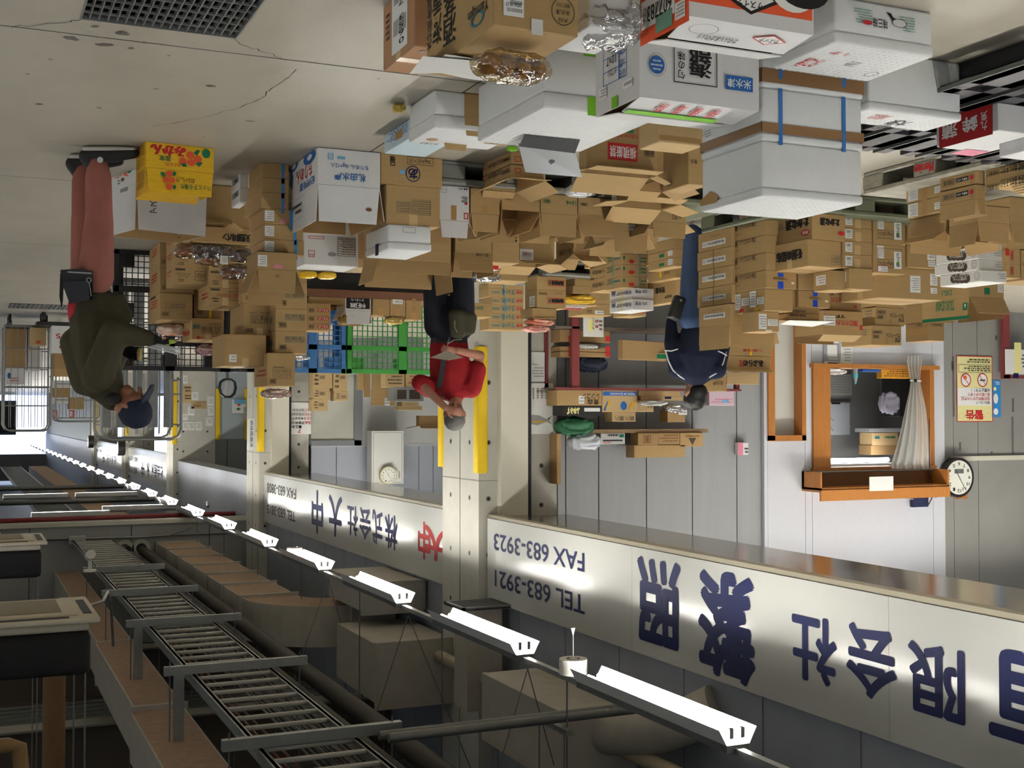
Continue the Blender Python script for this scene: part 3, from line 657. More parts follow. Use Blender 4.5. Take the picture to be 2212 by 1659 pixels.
g = thing('strut_hanger', 'short strut holding the two parallel steel conduits', 'support bar', (-4.75, 9.7, 4.3)); mb = MB(); mb.box((-.03, -.35, -.02), (.03, .3, .03), STEEL); mb.build('bar', g); rod(g, 0, -.25, 0, 2.4); rod(g, 0, .25, 0, 2.4)
g = thing('light_rail', 'grey mounting rail that carries the long row of triple-tube lights', 'rail', (LX, 0, LZ + .13)); mb = MB(); mb.box((-.03, -3, 0), (.03, 28.1, .045), STEEL); mb.build('rail', g)
for k in range(9): rod(g, 0, 3.5 + k * 3, .04, 3, .008)
for k, (y, s) in enumerate(((10.3, 1), (13.6, -1), (17, 1))):
    mb = MB(); mb.tube([(0, y, .1), (s * 1.1, y - .3, 2.9)], .006, STEELD, 5); mb.build('brace_rod', g); mb = MB(); mb.tube([(0, y, .1), (-s * .9, y + .2, 2.9)], .006, STEELD, 5); mb.build('brace_rod', g)
def disc(y, lab, cord=True):
    g = thing('smoke_detector', lab, 'detector', (LX - .02, y, LZ - .02)); mb = MB(); W_ = M('device_white', (222, 220, 212), .4)
    mb.tube([(0, 0, 0), (0, 0, .13)], .12, W_, 24); mb.build('housing', g); mb = MB()
    for i in range(10): th = i * .628; mb.box((.05 * math.cos(th) - .008, .05 * math.sin(th) - .008, -.004), (.05 * math.cos(th) + .008, .05 * math.sin(th) + .008, 0), STEELD)
    mb.build('vent_slots', g)
    if cord: mb = MB(); mb.tube([(0, 0, 0), (0, 0, -.2)], .003, W_, 5); mb.add([(-.02, 0, -.26), (.02, 0, -.26), (0, 0, -.19)], [(0, 1, 2)], W_); mb.add([(-.02, .004, -.26), (.02, .004, -.26), (0, .004, -.19)], [(2, 1, 0)], W_); mb.build('pull_cord', g)
disc(9.42, 'round white detector with a pull cord between the two largest lights'); disc(19.0, 'small round white detector among the smaller row lights', False)
# cassette air conditioners
def cassette(y, lab):
    g = thing('air_conditioner', lab, 'air conditioner', (-.33, y + .48, 2.85)); W_ = M('ac_cream', (214, 204, 182), .45)
    mb = MB(); mb.rbox((-.48, -.48, 0), (.48, .48, .035), W_, .012, 2); mb.build('panel', g)
    mb = MB(); mb.rbox((-.36, -.36, -.012), (.36, .36, .002), W_, .05, 3); mb.rbox((-.27, -.27, -.02), (.27, .27, -.006), M('ac_grille', (150, 142, 122), .6), .03, 2); mb.build('intake_grille', g)
    for s in (-1, 1): mb = MB(); mb.box((s * .42 - .025, -.3, -.004), (s * .42 + .025, .3, .002), BLK); mb.build('louvre', g)
    for s in (-1, 1): mb = MB(); mb.box((-.3, s * .42 - .025, -.004), (.3, s * .42 + .025, .002), BLK); mb.build('louvre', g)
    mb = MB(); mb.rbox((-.42, -.42, .035), (.42, .42, .09), W_, .02, 2); mb.build('collar', g)
    mb = MB(); mb.rbox((-.43, -.43, .09), (.43, .43, .36), M('ac_black', (24, 23, 25), .75), .04, 2); mb.build('insulated_body', g)
    for a in (-.4, .4):
        for b in (-.4, .4): rod(g, a, b, .3, 3.8, .006)
    return g
cassette(7.98, 'larger view of cream ceiling air conditioner with black body')
cassette(12.95, 'farther cream ceiling air conditioner below the cross wall')
tubeobj('drain_pipe', 'bent tan drain pipe above the larger air conditioner', 'pipe', [(.6, 9.6, 3.95), (-.35, 9.6, 3.98), (-.42, 9.6, 4.0), (-.44, 9.6, 4.2), (-.44, 9.6, 4.6)], .055, M('tan_pipe', (150, 118, 76), .6, nz=.15, ns=6), 12)
tubeobj('vent_pipe', 'upright brown pipe rising behind the larger air conditioner', 'pipe', [(-.75, 11, 3.3), (-.75, 11, 6)], .09, M('brown_pipe', (112, 84, 52), .6, nz=.15, ns=6), 12)
g = thing('conduit_lamp', 'tiny glaring lamp on a bent conduit above the air conditioner', 'lamp', (-.62, 11.6, 3.42)); mb = MB(); mb.tube([(0, 0, -.02), (0, 0, -.13)], [.05, .06], M('bulb_glow', (240, 246, 255), .3, emit=60), 12); mb.build('bulb', g)
mb = MB(); mb.tube([(.15, 0, .02), (0, 0, .02), (-.7, 1.2, .03), (-.85, 2.2, .08), (-.95, 2.8, .3), (-1, 3, .8)], .016, STEEL, 8); mb.build('conduit_arm', g)
g = thing('security_camera', 'white bullet security camera on a ladder support bar', 'camera', (-1.95, 20.9, 4.0)); W_ = M('device_white', (222, 220, 212), .4); mb = MB(); mb.tube([(0, .1, -.1), (0, -.14, -.16)], .075, W_, 14); mb.build('body', g); mb = MB(); mb.tube([(0, 0, -.06), (0, 0, .1)], .03, W_, 8); mb.tube([(0, 0, .1), (0, 0, .13)], .1, W_, 14); mb.build('mount', g)
# things on the cross wall
tubeobj('wall_conduit', 'thin conduit running along the grey cross wall', 'pipe', [(1, 28.1, 4.2), (-2.4, 28.1, 4.28), (-3.7, 28.1, 4.3), (-4.3, 28.1, 4.28), (-4.75, 27.9, 4.1)], .022, STEEL, 8)
g = thing('junction_box', 'small grey junction box on the cross wall conduit', 'electrical box', (-2.35, 28.06, 4.3)); mb = MB(); mb.rbox((-.17, -.08, -.08), (.17, .1, .1), M('box_grey', (160, 160, 156), .5), .01); mb.build('casing', g)
for k, x in enumerate((-3.35, -3.0, -2.65)):
    g = thing('wall_duct_port', ('hollow dark', 'lagged', 'far lagged')[k] + ' pipe port through the cross wall beside the ladder', 'pipe port', (x - .35, 28.14, 4.55)); mb = MB(); mb.tube([(0, 0, 0), (0, .05, 0)], .2, M('port_cream', (186, 182, 168), .6), 18); mb.build('collar', g); mb = MB(); mb.tube([(0, -.012 - (k > 0) * .5, 0), (0, .0, 0)], .11, BLK, 16); mb.build('opening', g)
g = thing('wall_camera', 'grey cylinder camera on the cross wall', 'camera', (-.75, 27.95, 4.1)); mb = MB(); mb.tube([(0, -.15, .0), (0, .1, .05)], .1, STEELD, 14); mb.build('body', g); mb = MB(); mb.tube([(0, -.155, .0), (0, -.151, .0)], .085, M('lens_grey', (190, 196, 200), .2), 14); mb.build('lens', g)
tubeobj('red_pipe', 'red sprinkler pipe crossing behind the top of the cross wall', 'pipe', [(1, 29.6, 3.98), (-6.3, 29.6, 3.98)], .07, M('red_pipe_paint', (120, 36, 38), .5), 10)
tubeobj('conduit_pipe', 'big grey conduit elbow dropping from the cable ladder', 'pipe', [(-1.45, 7.5, 4.9), (-1.75, 7.6, 4.86), (-1.95, 7.7, 4.75), (-2.05, 7.75, 4.6), (-2.07, 7.75, 4.4)], .06, STEELD, 10)
for k in range(3): tubeobj('cross_girder', 'grey steel girder line crossing the far ceiling, ' + ('first', 'second', 'third')[k] + ' beyond the cross wall', 'girder', [(1, 34 + 8 * k, 4.4), (-6.3, 34 + 8 * k, 4.4)], .08, STEELD, 4)
g = thing('cable_ladder', 'distant continuation of the cable ladder beyond the cross wall', 'cable tray', (-2.65, 29, 4.5))
for x in (-.5, .5): mb = MB(); mb.box((x - .02, 0, 0), (x + .02, 45, .1), STEEL); mb.build('side_rail', g)
mb = MB()
for k in range(75): mb.box((-.5, k * .6, 0), (.5, k * .6 + .05, .04), STEEL)
mb.build('rungs', g)['kind'] = 'stuff'
g = thing('air_duct', 'distant fabric-wrapped duct beyond the cross wall', 'duct', (-4.0, 29, 4.5)); mb = MB(); mb.box((-.5, 0, 0), (.4, 45, .6), DUCT); mb.box((-.5, 0, -.004), (.4, 45, 0), FABRIC); mb.build('straight_run', g)
# ---------------- pallets ----------------
def pallet(key, lab, X1, Y0, w, d, m, marks=(), h=.147, z=0, group=None):
    """plastic pallet lying flat; X1 = aisle side, Y0 = side facing the camera"""
    g = empty('plastic_pallet', (X1 - w / 2, Y0 + d / 2, z), 0, lab, 'pallet', group)
    a, b = w / 2, d / 2
    mb = MB(); mb.rbox((-a, -b, h - .035), (a, b, h), m, .008)
    mb.build('top_deck', g)
    mb = MB(); mb.rbox((-a, -b, 0), (a, b, .03), m, .008); mb.build('bottom_deck', g)
    for i in (-1, 0, 1):
        for j in (-1, 0, 1):
            mb = MB(); bx, by = .09, .09
            cx, cy = i * (a - bx), j * (b - by)
            mb.box((cx - bx, cy - by, .03), (cx + bx, cy + by, h - .035), m)
            for mk in marks:
                if mk[0] == (i, j):
                    fx = mk[1]
                    if fx == 'S': fig(mb, Vector((cx + bx, cy - by * .9, .04)), Vector((0, 2 * by * .9, 0)), Vector((0, 0, .06)), Vector((1, 0, 0)), 't', mk[2:])
                    else: fig(mb, Vector((cx - bx * .9, cy - by, .04)), Vector((2 * bx * .9, 0, 0)), Vector((0, 0, .06)), Vector((0, -1, 0)), 't', mk[2:])
            mb.build('block', g)
    BX[key] = dict(E=Vector((X1, Y0, z)), zt=z + h); return g
PG = M('pallet_grey', (112, 112, 106), .55, nz=.2, ns=6); PGG = M('pallet_green_grey', (98, 104, 84), .55, nz=.12, ns=6); PGW = M('pallet_worn', (150, 146, 132), .6, nz=.35, ns=5, stretch=(1, 3, 6))
pallet('PR', 'green-grey pallet under the tall stack with white label strips', -5.42, 7.08, 1.2, 1.25, PGG, [((1, 0), 'S', '日本通運', 'r'), ((1, -1), 'F', 'JPR', 'r')])
pallet('PM', 'worn pale pallet lettered on its block, standing clear on the floor', -5.45, 5.3, 1.2, 1.13, PGW, [((1, 1), 'S', ' ', 'k'), ((1, 0), 'S', 'Mercian', 'r', .02)])
pallet('PN1', 'grey pallet under the row of plain cartons behind the tablet', -2.72, 7.16, 1.12, 1.15, PG)
pallet('PN2', 'dark grey pallet holding the cartons stamped with sizes', -3.88, 7.16, 1.1, 1.15, PGG, [((1, -1), 'F', '三甲', 'r')])
pallet('PK', 'grey pallet with red lettering under the tall stacked sweets cartons', -5.5, 11.35, 1.3, 1.1, PG, [((1, -1), 'F', 'KIRIN', 'r', .02)], h=.16)
PB = M('pallet_black', (58, 57, 62), .42, .1)
g = empty('plastic_pallet', (-5.0, 4.5, 0), 0, 'wide black slatted pallet beside the boxes with fish labels', 'pallet')
for k in range(6):
    x = -4.0 - k * .3; mb = MB()
    for y in range(4): mb.box((x - .27 + 5.0, -.75 + y * .4, .12), (x - .02 + 5.0, -.75 + y * .4 + .3, .145), PB)
    mb.box((x - .27 + 5.0, -.85, .12), (x - .2 + 5, .85, .145), PB); mb.box((x - .09 + 5.0, -.85, .12), (x - .02 + 5, .85, .145), PB); mb.box((x + 4.985, -.85, .13), (x + 4.995, .85, .15), STEELD)
    mb.build('deck_plank', g)
mb = MB()
for x in (-.75, 0, .8): mb.box((x - .06, -.85, 0), (x + .06, .85, .12), BLK)
mb.build('runner', g); BX['PB'] = dict(E=Vector((-4, 3.7, 0)), zt=.145)
def upright(key, lab, x0, x1, Y, m, ztop=1.17, cells=9, rows=9):
    """mesh-deck plastic pallet stood on edge facing the camera"""
    a, b = PX(x1, 700, Y=Y).x, PX(x0, 700, Y=Y).x; w = b - a
    g = empty('upright_pallet', ((a + b) / 2, Y, 0), 0, lab, 'pallet', 'pallets stood on edge as a partition')
    mb = MB(); t = .045
    for s in ((-w / 2, 0, -w / 2 + t, ztop), (w / 2 - t, 0, w / 2, ztop), (-w / 2, 0, w / 2, t), (-w / 2, ztop - t, w / 2, ztop), (-w / 2, ztop * .3, w / 2, ztop * .3 + .06), (-w / 2, ztop * .75, w / 2, ztop * .75 + .05), (-.045, 0, .045, ztop)): mb.box((s[0], 0, s[1]), (s[2], .035, s[3]), m)
    mb.build('frame', g); mb = MB()
    n = int(w / .055); k = int(ztop / .055)
    for i in range(1, n): x = -w / 2 + w * i / n; mb.box((x - .004, .005, 0), (x + .004, .02, ztop), m)
    for j in range(1, k): z = ztop * j / k; mb.box((-w / 2, .006, z - .004), (w / 2, .019, z + .004), m)
    mb.build('lattice', g); mb = MB()
    for x in (-w / 2 + .05, -.07, w / 2 - .19):
        for z in (.02, ztop / 2 - .07, ztop - .16): mb.box((x, .02, z), (x + .14, .14, z + .14), m)
    mb.build('blocks', g)
    mb = MB(); mb.box((-w / 2, .135, 0), (-w / 2 + .1, .15, ztop), m); mb.box((w / 2 - .1, .135, 0), (w / 2, .15, ztop), m); mb.build('bottom_runners', g)
upright('UB1', 'black lattice pallet stood on edge beside the person in the olive jacket', 246, 486, 12.35, BLK)
upright('UB2', 'second black lattice pallet on edge, mostly behind stacked cartons', 488, 600, 12.35, BLK)
upright('UB3', 'blue lattice pallet stood on edge between black and green ones', 604, 747, 12.35, M('pallet_blue', (62, 116, 172), .45))
upright('UB4', 'green lattice pallet stood on edge beside the person in the red shirt', 751, 985, 12.35, M('pallet_green', (58, 142, 58), .45))

# ---------------- pile closest to the camera ----------------
B('G1', 'brown carton bearing a white slip numbered 0653 74, by the bare floor', 895, -60, 99, 975, 828, zt=.25, z0=0, mat=M('kraft_pinkish', (172, 132, 100), .75, nz=.05, spec=.15), tp='X',
  marks=[('l', 'S', 847, -60, 880, 108, 2), ('v', 'S', 862, -20, 874, 92, '0653 74', 'k'), ('n', 'S', 832, 30, 842, 92, 'd', 5), ('e', 'T', 905, 108, 918, 114, 'gr')])
B('G2', 'big brown seafood carton with brush lettering and a blue fish mark', 1065, -120, 55, 1249, 922, zt=.40, z0=0, tp=None,
  marks=[('v', 'S', 958, -30, 986, 96, '酒蒸', 'k', .012), ('v', 'S', 935, -30, 955, 96, '海重', 'k', .012), ('v', 'S', 923, -30, 934, 112, '大分県産真鯛', 'k', .01), ('t', 'S', 1012, 4, 1056, 36, 'Yamujin', 'k', .01), ('o', 'S', 1018, 26, 1047, 57, 't', .14),
         ('l', 'F', 1087, -6, 1131, 36, 2), ('t', 'F', 1092, 6, 1126, 15, '2026.10.17', 'k'), ('r', 'F', 1147, 42, 1172, 76, 'w2'), ('o', 'F', 1190, -4, 1240, 56, 'k', .03), ('t', 'F', 1200, 22, 1230, 34, '米水津', 'k'), ('t', 'F', 1204, 40, 1226, 50, '大分', 'k'), ('t', 'F', 1200, 8, 1230, 18, '漁場でとれた', 'k')])
B('G3', 'low white foam fish box on the floor with a chipped corner and marked lid', 937, 192, 275, 1118, 882, z0=0, kind='s', lid=.07, marks=[('t', 'T', 1050, 296, 1092, 312, '太刀 A', 'k'), ('r', 'T', 1044, 306, 1098, 312, 'kt'), ('t', 'T', 905, 306, 950, 312, 'ナハタチ', 'k'), ('e', 'T', 920, 298, 948, 304, 'kt')])
B('G4', 'long white foam fish box carrying the tablet, green tape on its seam', 1172, 100, 232, 1418, 1030, Y=4.76, z0=0, kind='S', lid=.075, marks=[('r', 'F', 1261, 70, 1286, 122, 'lg'), ('r', 'F', 1269, 209, 1287, 250, 'lg')])
B('G5', 'white fish carton printed with a blue fish roundel, green tape across its top', 1381, 12, 209, 1639, 1287, z0=0, kind='w', tp=None,
  marks=[('r', 'S', 1303, 41, 1354, 90, 'b'), ('t', 'S', 1306, 50, 1340, 80, '小畑商店', 'w', .01), ('t', 'S', 1342, 52, 1352, 72, '株式会社', 'w'), ('f', 'S', 1303, 90, 1354, 176, 'b', .003, 2), ('r', 'S', 1337, 90, 1339, 170, 'b'), ('t', 'S', 1340, 100, 1352, 118, '個数', 'b'), ('t', 'S', 1340, 126, 1352, 146, '入数', 'b'), ('t', 'S', 1340, 150, 1352, 168, '品名', 'b'), ('t', 'S', 1320, 94, 1332, 112, '5', 'k'), ('t', 'S', 1312, 120, 1332, 140, '10×7', 'k'), ('t', 'S', 1314, 148, 1334, 164, 'イワシ', 'k'), ('r', 'S', 1323, 208, 1336, 234, 'lg'), ('l', 'S', 1296, 190, 1312, 214, 3), ('l', 'S', 1347, 172, 1368, 190, 1),
         ('e', 'F', 1401, 121, 1434, 160, 'b'), ('o', 'F', 1396, 115, 1438, 166, 'gr', .02), ('t', 'F', 1404, 130, 1430, 152, '∞∞\n∞∞∞\n∞∞', 'w', .01), ('f', 'F', 1454, 60, 1548, 184, 'k', .004), ('t', 'F', 1488, 136, 1534, 168, '海', 'k', .03), ('t', 'F', 1488, 106, 1534, 138, '部', 'k', .03), ('v', 'F', 1462, 112, 1478, 172, '旬の味', 'k', .012), ('t', 'fF', 1408, 226, 1562, 246, '横　積　厳　禁', 'r', .01), ('r', 'fF', 1336, 244, 1566, 252, 'lg'), ('r', 'F', 1565, 166, 1624, 197, 'b'), ('t', 'F', 1569, 172, 1620, 192, '米水津', 'w', .012)],
  flaps={'F': (7, .168), 'B': (7, .168)})
B5 = BX['G5']
B('G6', 'orange and white dried-fish carton with a black diamond emblem, lying lowest', 1487, -100, 34, 1757, 1382, zt=.25, z0=0, kind='w', tp=None,
  marks=[('r', 'F', 1487, -130, 1757, 24, 'o'), ('r', 'S', 1382, -100, 1487, 74, 'o'), ('p', 'F', 1560, -30, 1683, 32, 'k', [(.5, 1), (1, .45), (.5, -.1), (0, .45)]), ('p', 'F', 1572, -28, 1672, 24, 'w', [(.5, 1), (1, .45), (.5, -.1), (0, .45)]), ('t', 'F', 1590, 2, 1648, 18, 'サスイチ', 'k', .014), ('e', 'F', 1665, -60, 1760, 28, 'w'), ('e', 'F', 1680, -60, 1790, 20, 'k'),
         ('l', 'S', 1386, -14, 1458, 48, 1), ('t', 'S', 1390, 4, 1452, 38, '6077834', 'k'), ('r', 'S', 1418, 26, 1454, 64, 'sg'), ('l', 'S', 1460, 2, 1482, 40, 4), ('t', 'fF', 1500, 74, 1600, 88, 'かれい(まがれい)', 'k', .014), ('o', 'fF', 1484, 48, 1556, 72, 'k', .02), ('p', 'fF', 1616, 72, 1706, 96, 'r', [(.5, 1), (1, .5), (.5, 0), (0, .5)]), ('p', 'fF', 1622, 74, 1700, 94, 'w', [(.5, 1), (1, .5), (.5, 0), (0, .5)]), ('t', 'fF', 1636, 80, 1686, 90, 'サスイチ', 'k')],
  flaps={'F': (10, .16), 'B': (12, .16)})
B('G7', 'white foam box printed with a black fish between green waves', 1802, -11, 91.5, 2017, 1668, z0=0, kind='S', lid=.05,
  marks=[('n', 'F', 1843, 18, 1884, 52, 'sg', 6), ('n', 'F', 1940, 36, 1976, 70, 'sg', 6), ('p', 'F', 1914, 26, 1964, 72, 'k', [(.0, .95), (.25, .55), (.75, .42), (1, .1), (.8, .12), (.7, .3), (.4, .42), (.1, .75)]), ('e', 'F', 1926, 42, 1958, 60, 'w2'), ('o', 'F', 1926, 42, 1958, 60, 'k', .05), ('t', 'F', 1884, 40, 1916, 62, '味三昧', 'k', .012), ('e', 'F', 1862, 44, 1883, 54, 'r'), ('t', 'T', 1722, 122, 1774, 146, 'タコ魚', 'r'), ('t', 'T', 1786, 110, 1836, 118, '1 か', 'r'), ('o', 'T', 1866, 152, 1898, 164, 'k', .05), ('n', 'T', 1822, 130, 1856, 144, 'gr', 3)])
TB = M('brown_tape', (128, 96, 62), .35); SB = M('blue_strap', (44, 106, 176), .45)
B('G8a', 'white foam box, bottom of the stack bound by two blue straps', 1645, 96, 186, 1865, 1513, Y=4.2, z0=0, kind='s', lid=.03, bands=[(.66, .058, TB)], straps=[('x', .2, .018, SB, 0, .19), ('x', .82, .018, SB, 0, .19)])
B('G8b', 'middle white foam box of the blue-strapped stack, brown tape round its lid', 1645, 186, 302, 1865, 1513, on='G8a', kind='s', lid=.035, bands=[(.66, .042, TB)], straps=[('x', .2, .018, SB, 0, .235), ('x', .82, .018, SB, 0, .235)], marks=[('n', 'S', 1518, 276, 1536, 298, 'gr', 4)])
B('G8c', 'top white foam box of the blue-strapped stack with a torn strip of brown tape', 1645, 303, 423, 1865, 1513, on='G8b', kind='S', lid=.04, marks=[('p', 'S', 1513, 412, 1552, 442, 'kt', [(1, .55), (1, .95), (.1, 1), (.0, .55), (.45, .05)])])
B('G9', 'white foam box whose top is marked with a circled 2', 1875, 105, 236, 2078, 1800, z0=0, kind='S', lid=.04, marks=[('o', 'T', 1880, 269, 1928, 280, 'k', .05), ('t', 'T', 1892, 271, 1916, 278, '2', 'k'), ('t', 'T', 1914, 258, 1966, 272, '大栄', 'k', .012), ('n', 'T', 1868, 246, 1922, 258, 'sr', 4)])
B('G10', 'white fish-paste carton with a big red label on its long side', 2156, 213, 282, .32, 2022, X=-4.4, z0=.145, kind='w', tp=None, marks=[('r', 'S', 2027, 216, 2143, 306, 'r'), ('t', 'S', 2036, 268, 2068, 298, '蒲', 'w', .03), ('t', 'S', 2080, 252, 2112, 284, '鉾', 'w', .03), ('v', 'S', 2119, 240, 2134, 282, '九鬼', 'w', .012), ('r', 'T', 2060, 322, 2130, 336, 'pk')])
B('G11', 'white carton with a green label beside the red-labelled one', 2240, 178, 320, .35, 2157, X=-4.62, z0=.145, kind='w', tp=None, marks=[('r', 'S', 2165, 200, 2225, 268, 'g'), ('t', 'S', 2178, 218, 2210, 256, '鉾', 'w', .03), ('n', 'S', 2172, 262, 2218, 266, 'w', 1)])
B('G12', 'narrow brown carton squeezed between two white foam boxes on the floor', 1004, 182, 270, 1060, .3, Y=5.62, z0=0, flaps={'F': (80, .05), 'B': (95, .06)})
B('G13', 'flat pale blue carton covered in small print under the chipped foam box', 888, 238, 296, .25, 830, Y=6.22, z0=0, mat=GCB, marks=[('n', 'S', 834, 262, 880, 300, 'b', 9), ('r', 'S', 854, 282, 870, 300, 'kt')])
B('G14', 'brown frozen-fish carton with a red no-stacking panel, flaps spread open', 1267, 270, 364, 1420, 1251, Y=5.7, z0=0, marks=[('r', 'F', 1313, 310, 1377, 347, 'r'), ('t', 'F', 1317, 316, 1374, 342, '横積厳禁', 'w', .012), ('b', 'F', 1391, 320, 1414, 339, 'd'), ('t', 'F', 1322, 288, 1378, 298, 'お魚のかき揚げ', 'r'), ('r', 'F', 1330, 272, 1368, 286, 'g')], flaps={'F': (182, .09), 'B': (150, .16), 'L': (160, .14), 'R': (170, .12)})
B('G15', 'brown carton printed with faint red lines and a pale flap edge', 1420, 338, 390, 1487, .3, Y=6.1, z0=0, marks=[('n', 'F', 1426, 352, 1482, 388, 'sr', 5), ('f', 'F', 1440, 352, 1482, 360, 'r')], flaps={'F': (160, .1), 'B': (150, .1), 'L': (150, .1), 'R': (160, .1)})
B('G16', 'small brown carton beside the strapped foam stack', 1487, 332, 398, 1530, .26, Y=5.55, z0=0, marks=[('t', 'F', 1490, 344, 1506, 354, '魚久', 'k')])
B('G17', 'shallow tray of pink fish under film beside the no-stacking carton', 1424, 268, 306, 1520, .2, Y=5.2, z0=0, kind='l', marks=[('r', 'F', 1424, 296, 1515, 306, 'kt')])

# ---------------- row along the aisle, from the yellow carton on ----------------
YCB = M('yellow_carton', (228, 190, 30), .5, nz=.6, ns=14, stretch=(1, 1, 7), c2=(214, 160, 24))
B('L1', 'yellow mandarin carton printed with oranges, on the floor by the black sneakers', 316, 305, 361, 461.7, 294, z0=0, r=5, mat=YCB,
  marks=[('t', 'F', 326, 314, 400, 336, 'みかん', 'r', .03), ('e', 'F', 387, 340, 403, 357, 'o'), ('e', 'F', 402, 327, 419, 343, 'o'), ('e', 'F', 418, 336, 436, 352, 'o'), ('e', 'F', 404, 344, 422, 359, 'o'), ('p', 'F', 418, 323, 432, 337, 'g', [(0, .2), (.5, 1), (1, .6), (.4, 0)]), ('p', 'F', 422, 350, 438, 361, 'g', [(0, .1), (.5, 1), (1, .5), (.5, 0)]), ('p', 'F', 390, 352, 404, 361, 'g', [(0, .8), (.6, 1), (1, .3), (.3, 0)]), ('e', 'F', 436, 322, 454, 342, 'g'), ('t', 'F', 344, 337, 370, 348, '温室', 'g', .014), ('t', 'F', 352, 351, 390, 360, 'JAとよはし', 'r'), ('n', 'S', 297, 312, 313, 340, 'br', 5), ('f', 'S', 298, 345, 312, 362, 'br', .003, 2),
         ('e', 'fF', 358, 369, 372, 383, 'o'), ('e', 'fF', 351, 383, 365, 396, 'o'), ('e', 'fF', 364, 383, 378, 396, 'o'), ('e', 'fF', 358, 397, 372, 411, 'o'), ('p', 'fF', 372, 399, 381, 411, 'g', [(0, .5), (.6, 1), (1, .4), (.4, 0)]), ('p', 'fF', 346, 370, 357, 383, 'g', [(0, 1), (.8, .8), (1, .2), (.2, .2)]), ('p', 'fF', 372, 370, 381, 382, 'g', [(0, .3), (.5, 1), (1, .8), (.6, 0)]), ('t', 'fF', 380, 385, 420, 396, 'おいしさ', 'br', .012), ('t', 'fF', 390, 400, 456, 412, 'ハッとする香り', 'g', .012), ('n', 'fR', 297, 372, 313, 410, 'br', 8)],
  flaps={'F': (93, .146), 'R': (92, .146), 'B': (112, .15), 'L': (84, .13)})
for j in range(7):
    pass
B('L2', 'white melon carton with a green swirl, behind the yellow mandarin carton', 295.5, 335, 396, 448, 241, Y=8.25, z0=0, r=17, kind='w',
  marks=[('o', 'S', 272, 340, 288, 374, 'g', .16), ('t', 'S', 246, 372, 264, 386, 'メロン', 'o', .014), ('r', 'S', 247, 352, 262, 357, 'g'), ('e', 'S', 262, 384, 269, 392, 'br'), ('p', 'S', 266, 368, 280, 384, 'o', [(.1, 1), (1, .5), (.4, .1), (.5, .5)]), ('n', 'S', 254, 388, 260, 400, 'g', 2), ('t', 'fF', 322, 420, 340, 460, 'ア\nス\nヤ', 'k', .01), ('n', 'fR', 258, 404, 276, 420, 'gr', 1)],
  flaps={'F': (91, .3), 'R': (91, .3), 'B': (92, .3), 'L': (88, .3)})
B('L3a', 'small white box, lower of a pair beside the strapped brown cartons', 518, 374, 404, 537, 500, z0=0, kind='w', tp=None, marks=[('t', 'S', 502, 386, 515, 398, 'REMIER S', 'k')], group=None)
B('L3b', 'small white box, upper of a pair beside the strapped brown cartons', 518, 404, 436, 537, 500, on='L3a', kind='w', tp=None, marks=[('t', 'S', 502, 416, 515, 428, 'REMIER S', 'k')])
ST2 = M('blue_band', (66, 132, 186), .45)
ys_ = [350, 382, 414, 449, 482, 515, 548]
for k in range(6):
    xe = (565.5, 565.5, 563, 571, 573, 575)[k]; ht = ('floor', 'second', 'third', 'fourth', 'fifth', 'sixth')[k]
    B('L4%d' % k, 'brown carton in the blue-banded stack, ' + ('resting on the floor' if k == 0 else ht + ' from the floor' + (', unlabelled' if k < 3 else ', white label on it')), xe, ys_[k], ys_[k + 1], (624, 624, 624, 645, 655, 657)[k], (538, 534, 528, 540, 541, 542)[k], z0=0 if k == 0 else None, on=None if k == 0 else 'L4%d' % (k - 1), tp=None, straps=[('x', .22, .02, ST2, 0, 0.125)],
      marks=[('l', 'F', 571 + k * 0 + 1, ys_[k] + 6, 592, ys_[k + 1] - 5, 4)] * (k > 2) + [('r', 'F', 606, ys_[k + 1] - 9, 618, ys_[k + 1], 'pk')] * (k in (0, 2, 3)))
B('L47', 'open brown carton with a raised flap on top of the blue-banded stack', 556, 549, 580, 641, .3, on='L45', dy=-.12, marks=[('l', 'F', 557, 551, 577, 575, 4), ('t', 'fF', 594, 593, 604, 601, '小', 'k'), ('r', 'F', 592, 572, 610, 580, 'pk')], flaps={'F': (97, .15), 'B': (96, .2), 'R': (112, .16), 'L': (112, .16)})
B('L5', 'big white open carton printed with blue waves and red script', 686.5, 317, 397, 821, 622.5, z0=0, kind='w',
  marks=[('t', 'S', 640, 360, 674, 390, 'ちりめん', 'r', .012), ('t', 'S', 648, 388, 680, 406, '紀州特選', 'b', .012), ('o', 'S', 656, 326, 682, 354, 'b', .2), ('o', 'S', 661, 331, 677, 349, 'b', .16), ('o', 'S', 624, 346, 644, 372, 'b', .2), ('p', 'S', 624, 366, 634, 412, 'b', [(.2, 1), (.9, .7), (.7, .2), (.2, 0), (0, .5)]), ('t', 'F', 722, 374, 790, 392, '札由水産', 'b', .014), ('t', 'F', 714, 353, 796, 366, 'ちりめん 1kg×12入', 'b'), ('f', 'F', 708, 331, 720, 345, 'lb', .004, 2), ('r', 'F', 728, 338, 745, 344, 'lb'), ('e', 'fF', 790, 449, 803, 457, 'br'), ('f', 'fR', 632, 430, 656, 474, 'lb', .003, 1), ('n', 'fR', 634, 440, 652, 466, 'k', 2)],
  flaps={'F': (84, .22), 'R': (92, .22), 'B': (78, .2), 'L': (100, .2)})
B('L6', 'brown carton with a circled navy character, by the white carton with blue waves', 822, 330.5, 396, 955.5, .34, z0=0, tp=None, marks=[('o', 'F', 876, 358, 908, 393, 'n', .06), ('t', 'F', 882, 364, 902, 386, 'あ', 'n', .03), ('f', 'F', 880, 340, 936, 357, 'k'), ('t', 'F', 884, 343, 930, 354, '2kg入ピース', 'k'), ('t', 'F', 843, 338, 854, 358, '口\n個', 'k', .02), ('r', 'F', 863, 367, 874, 376, 'lb')])
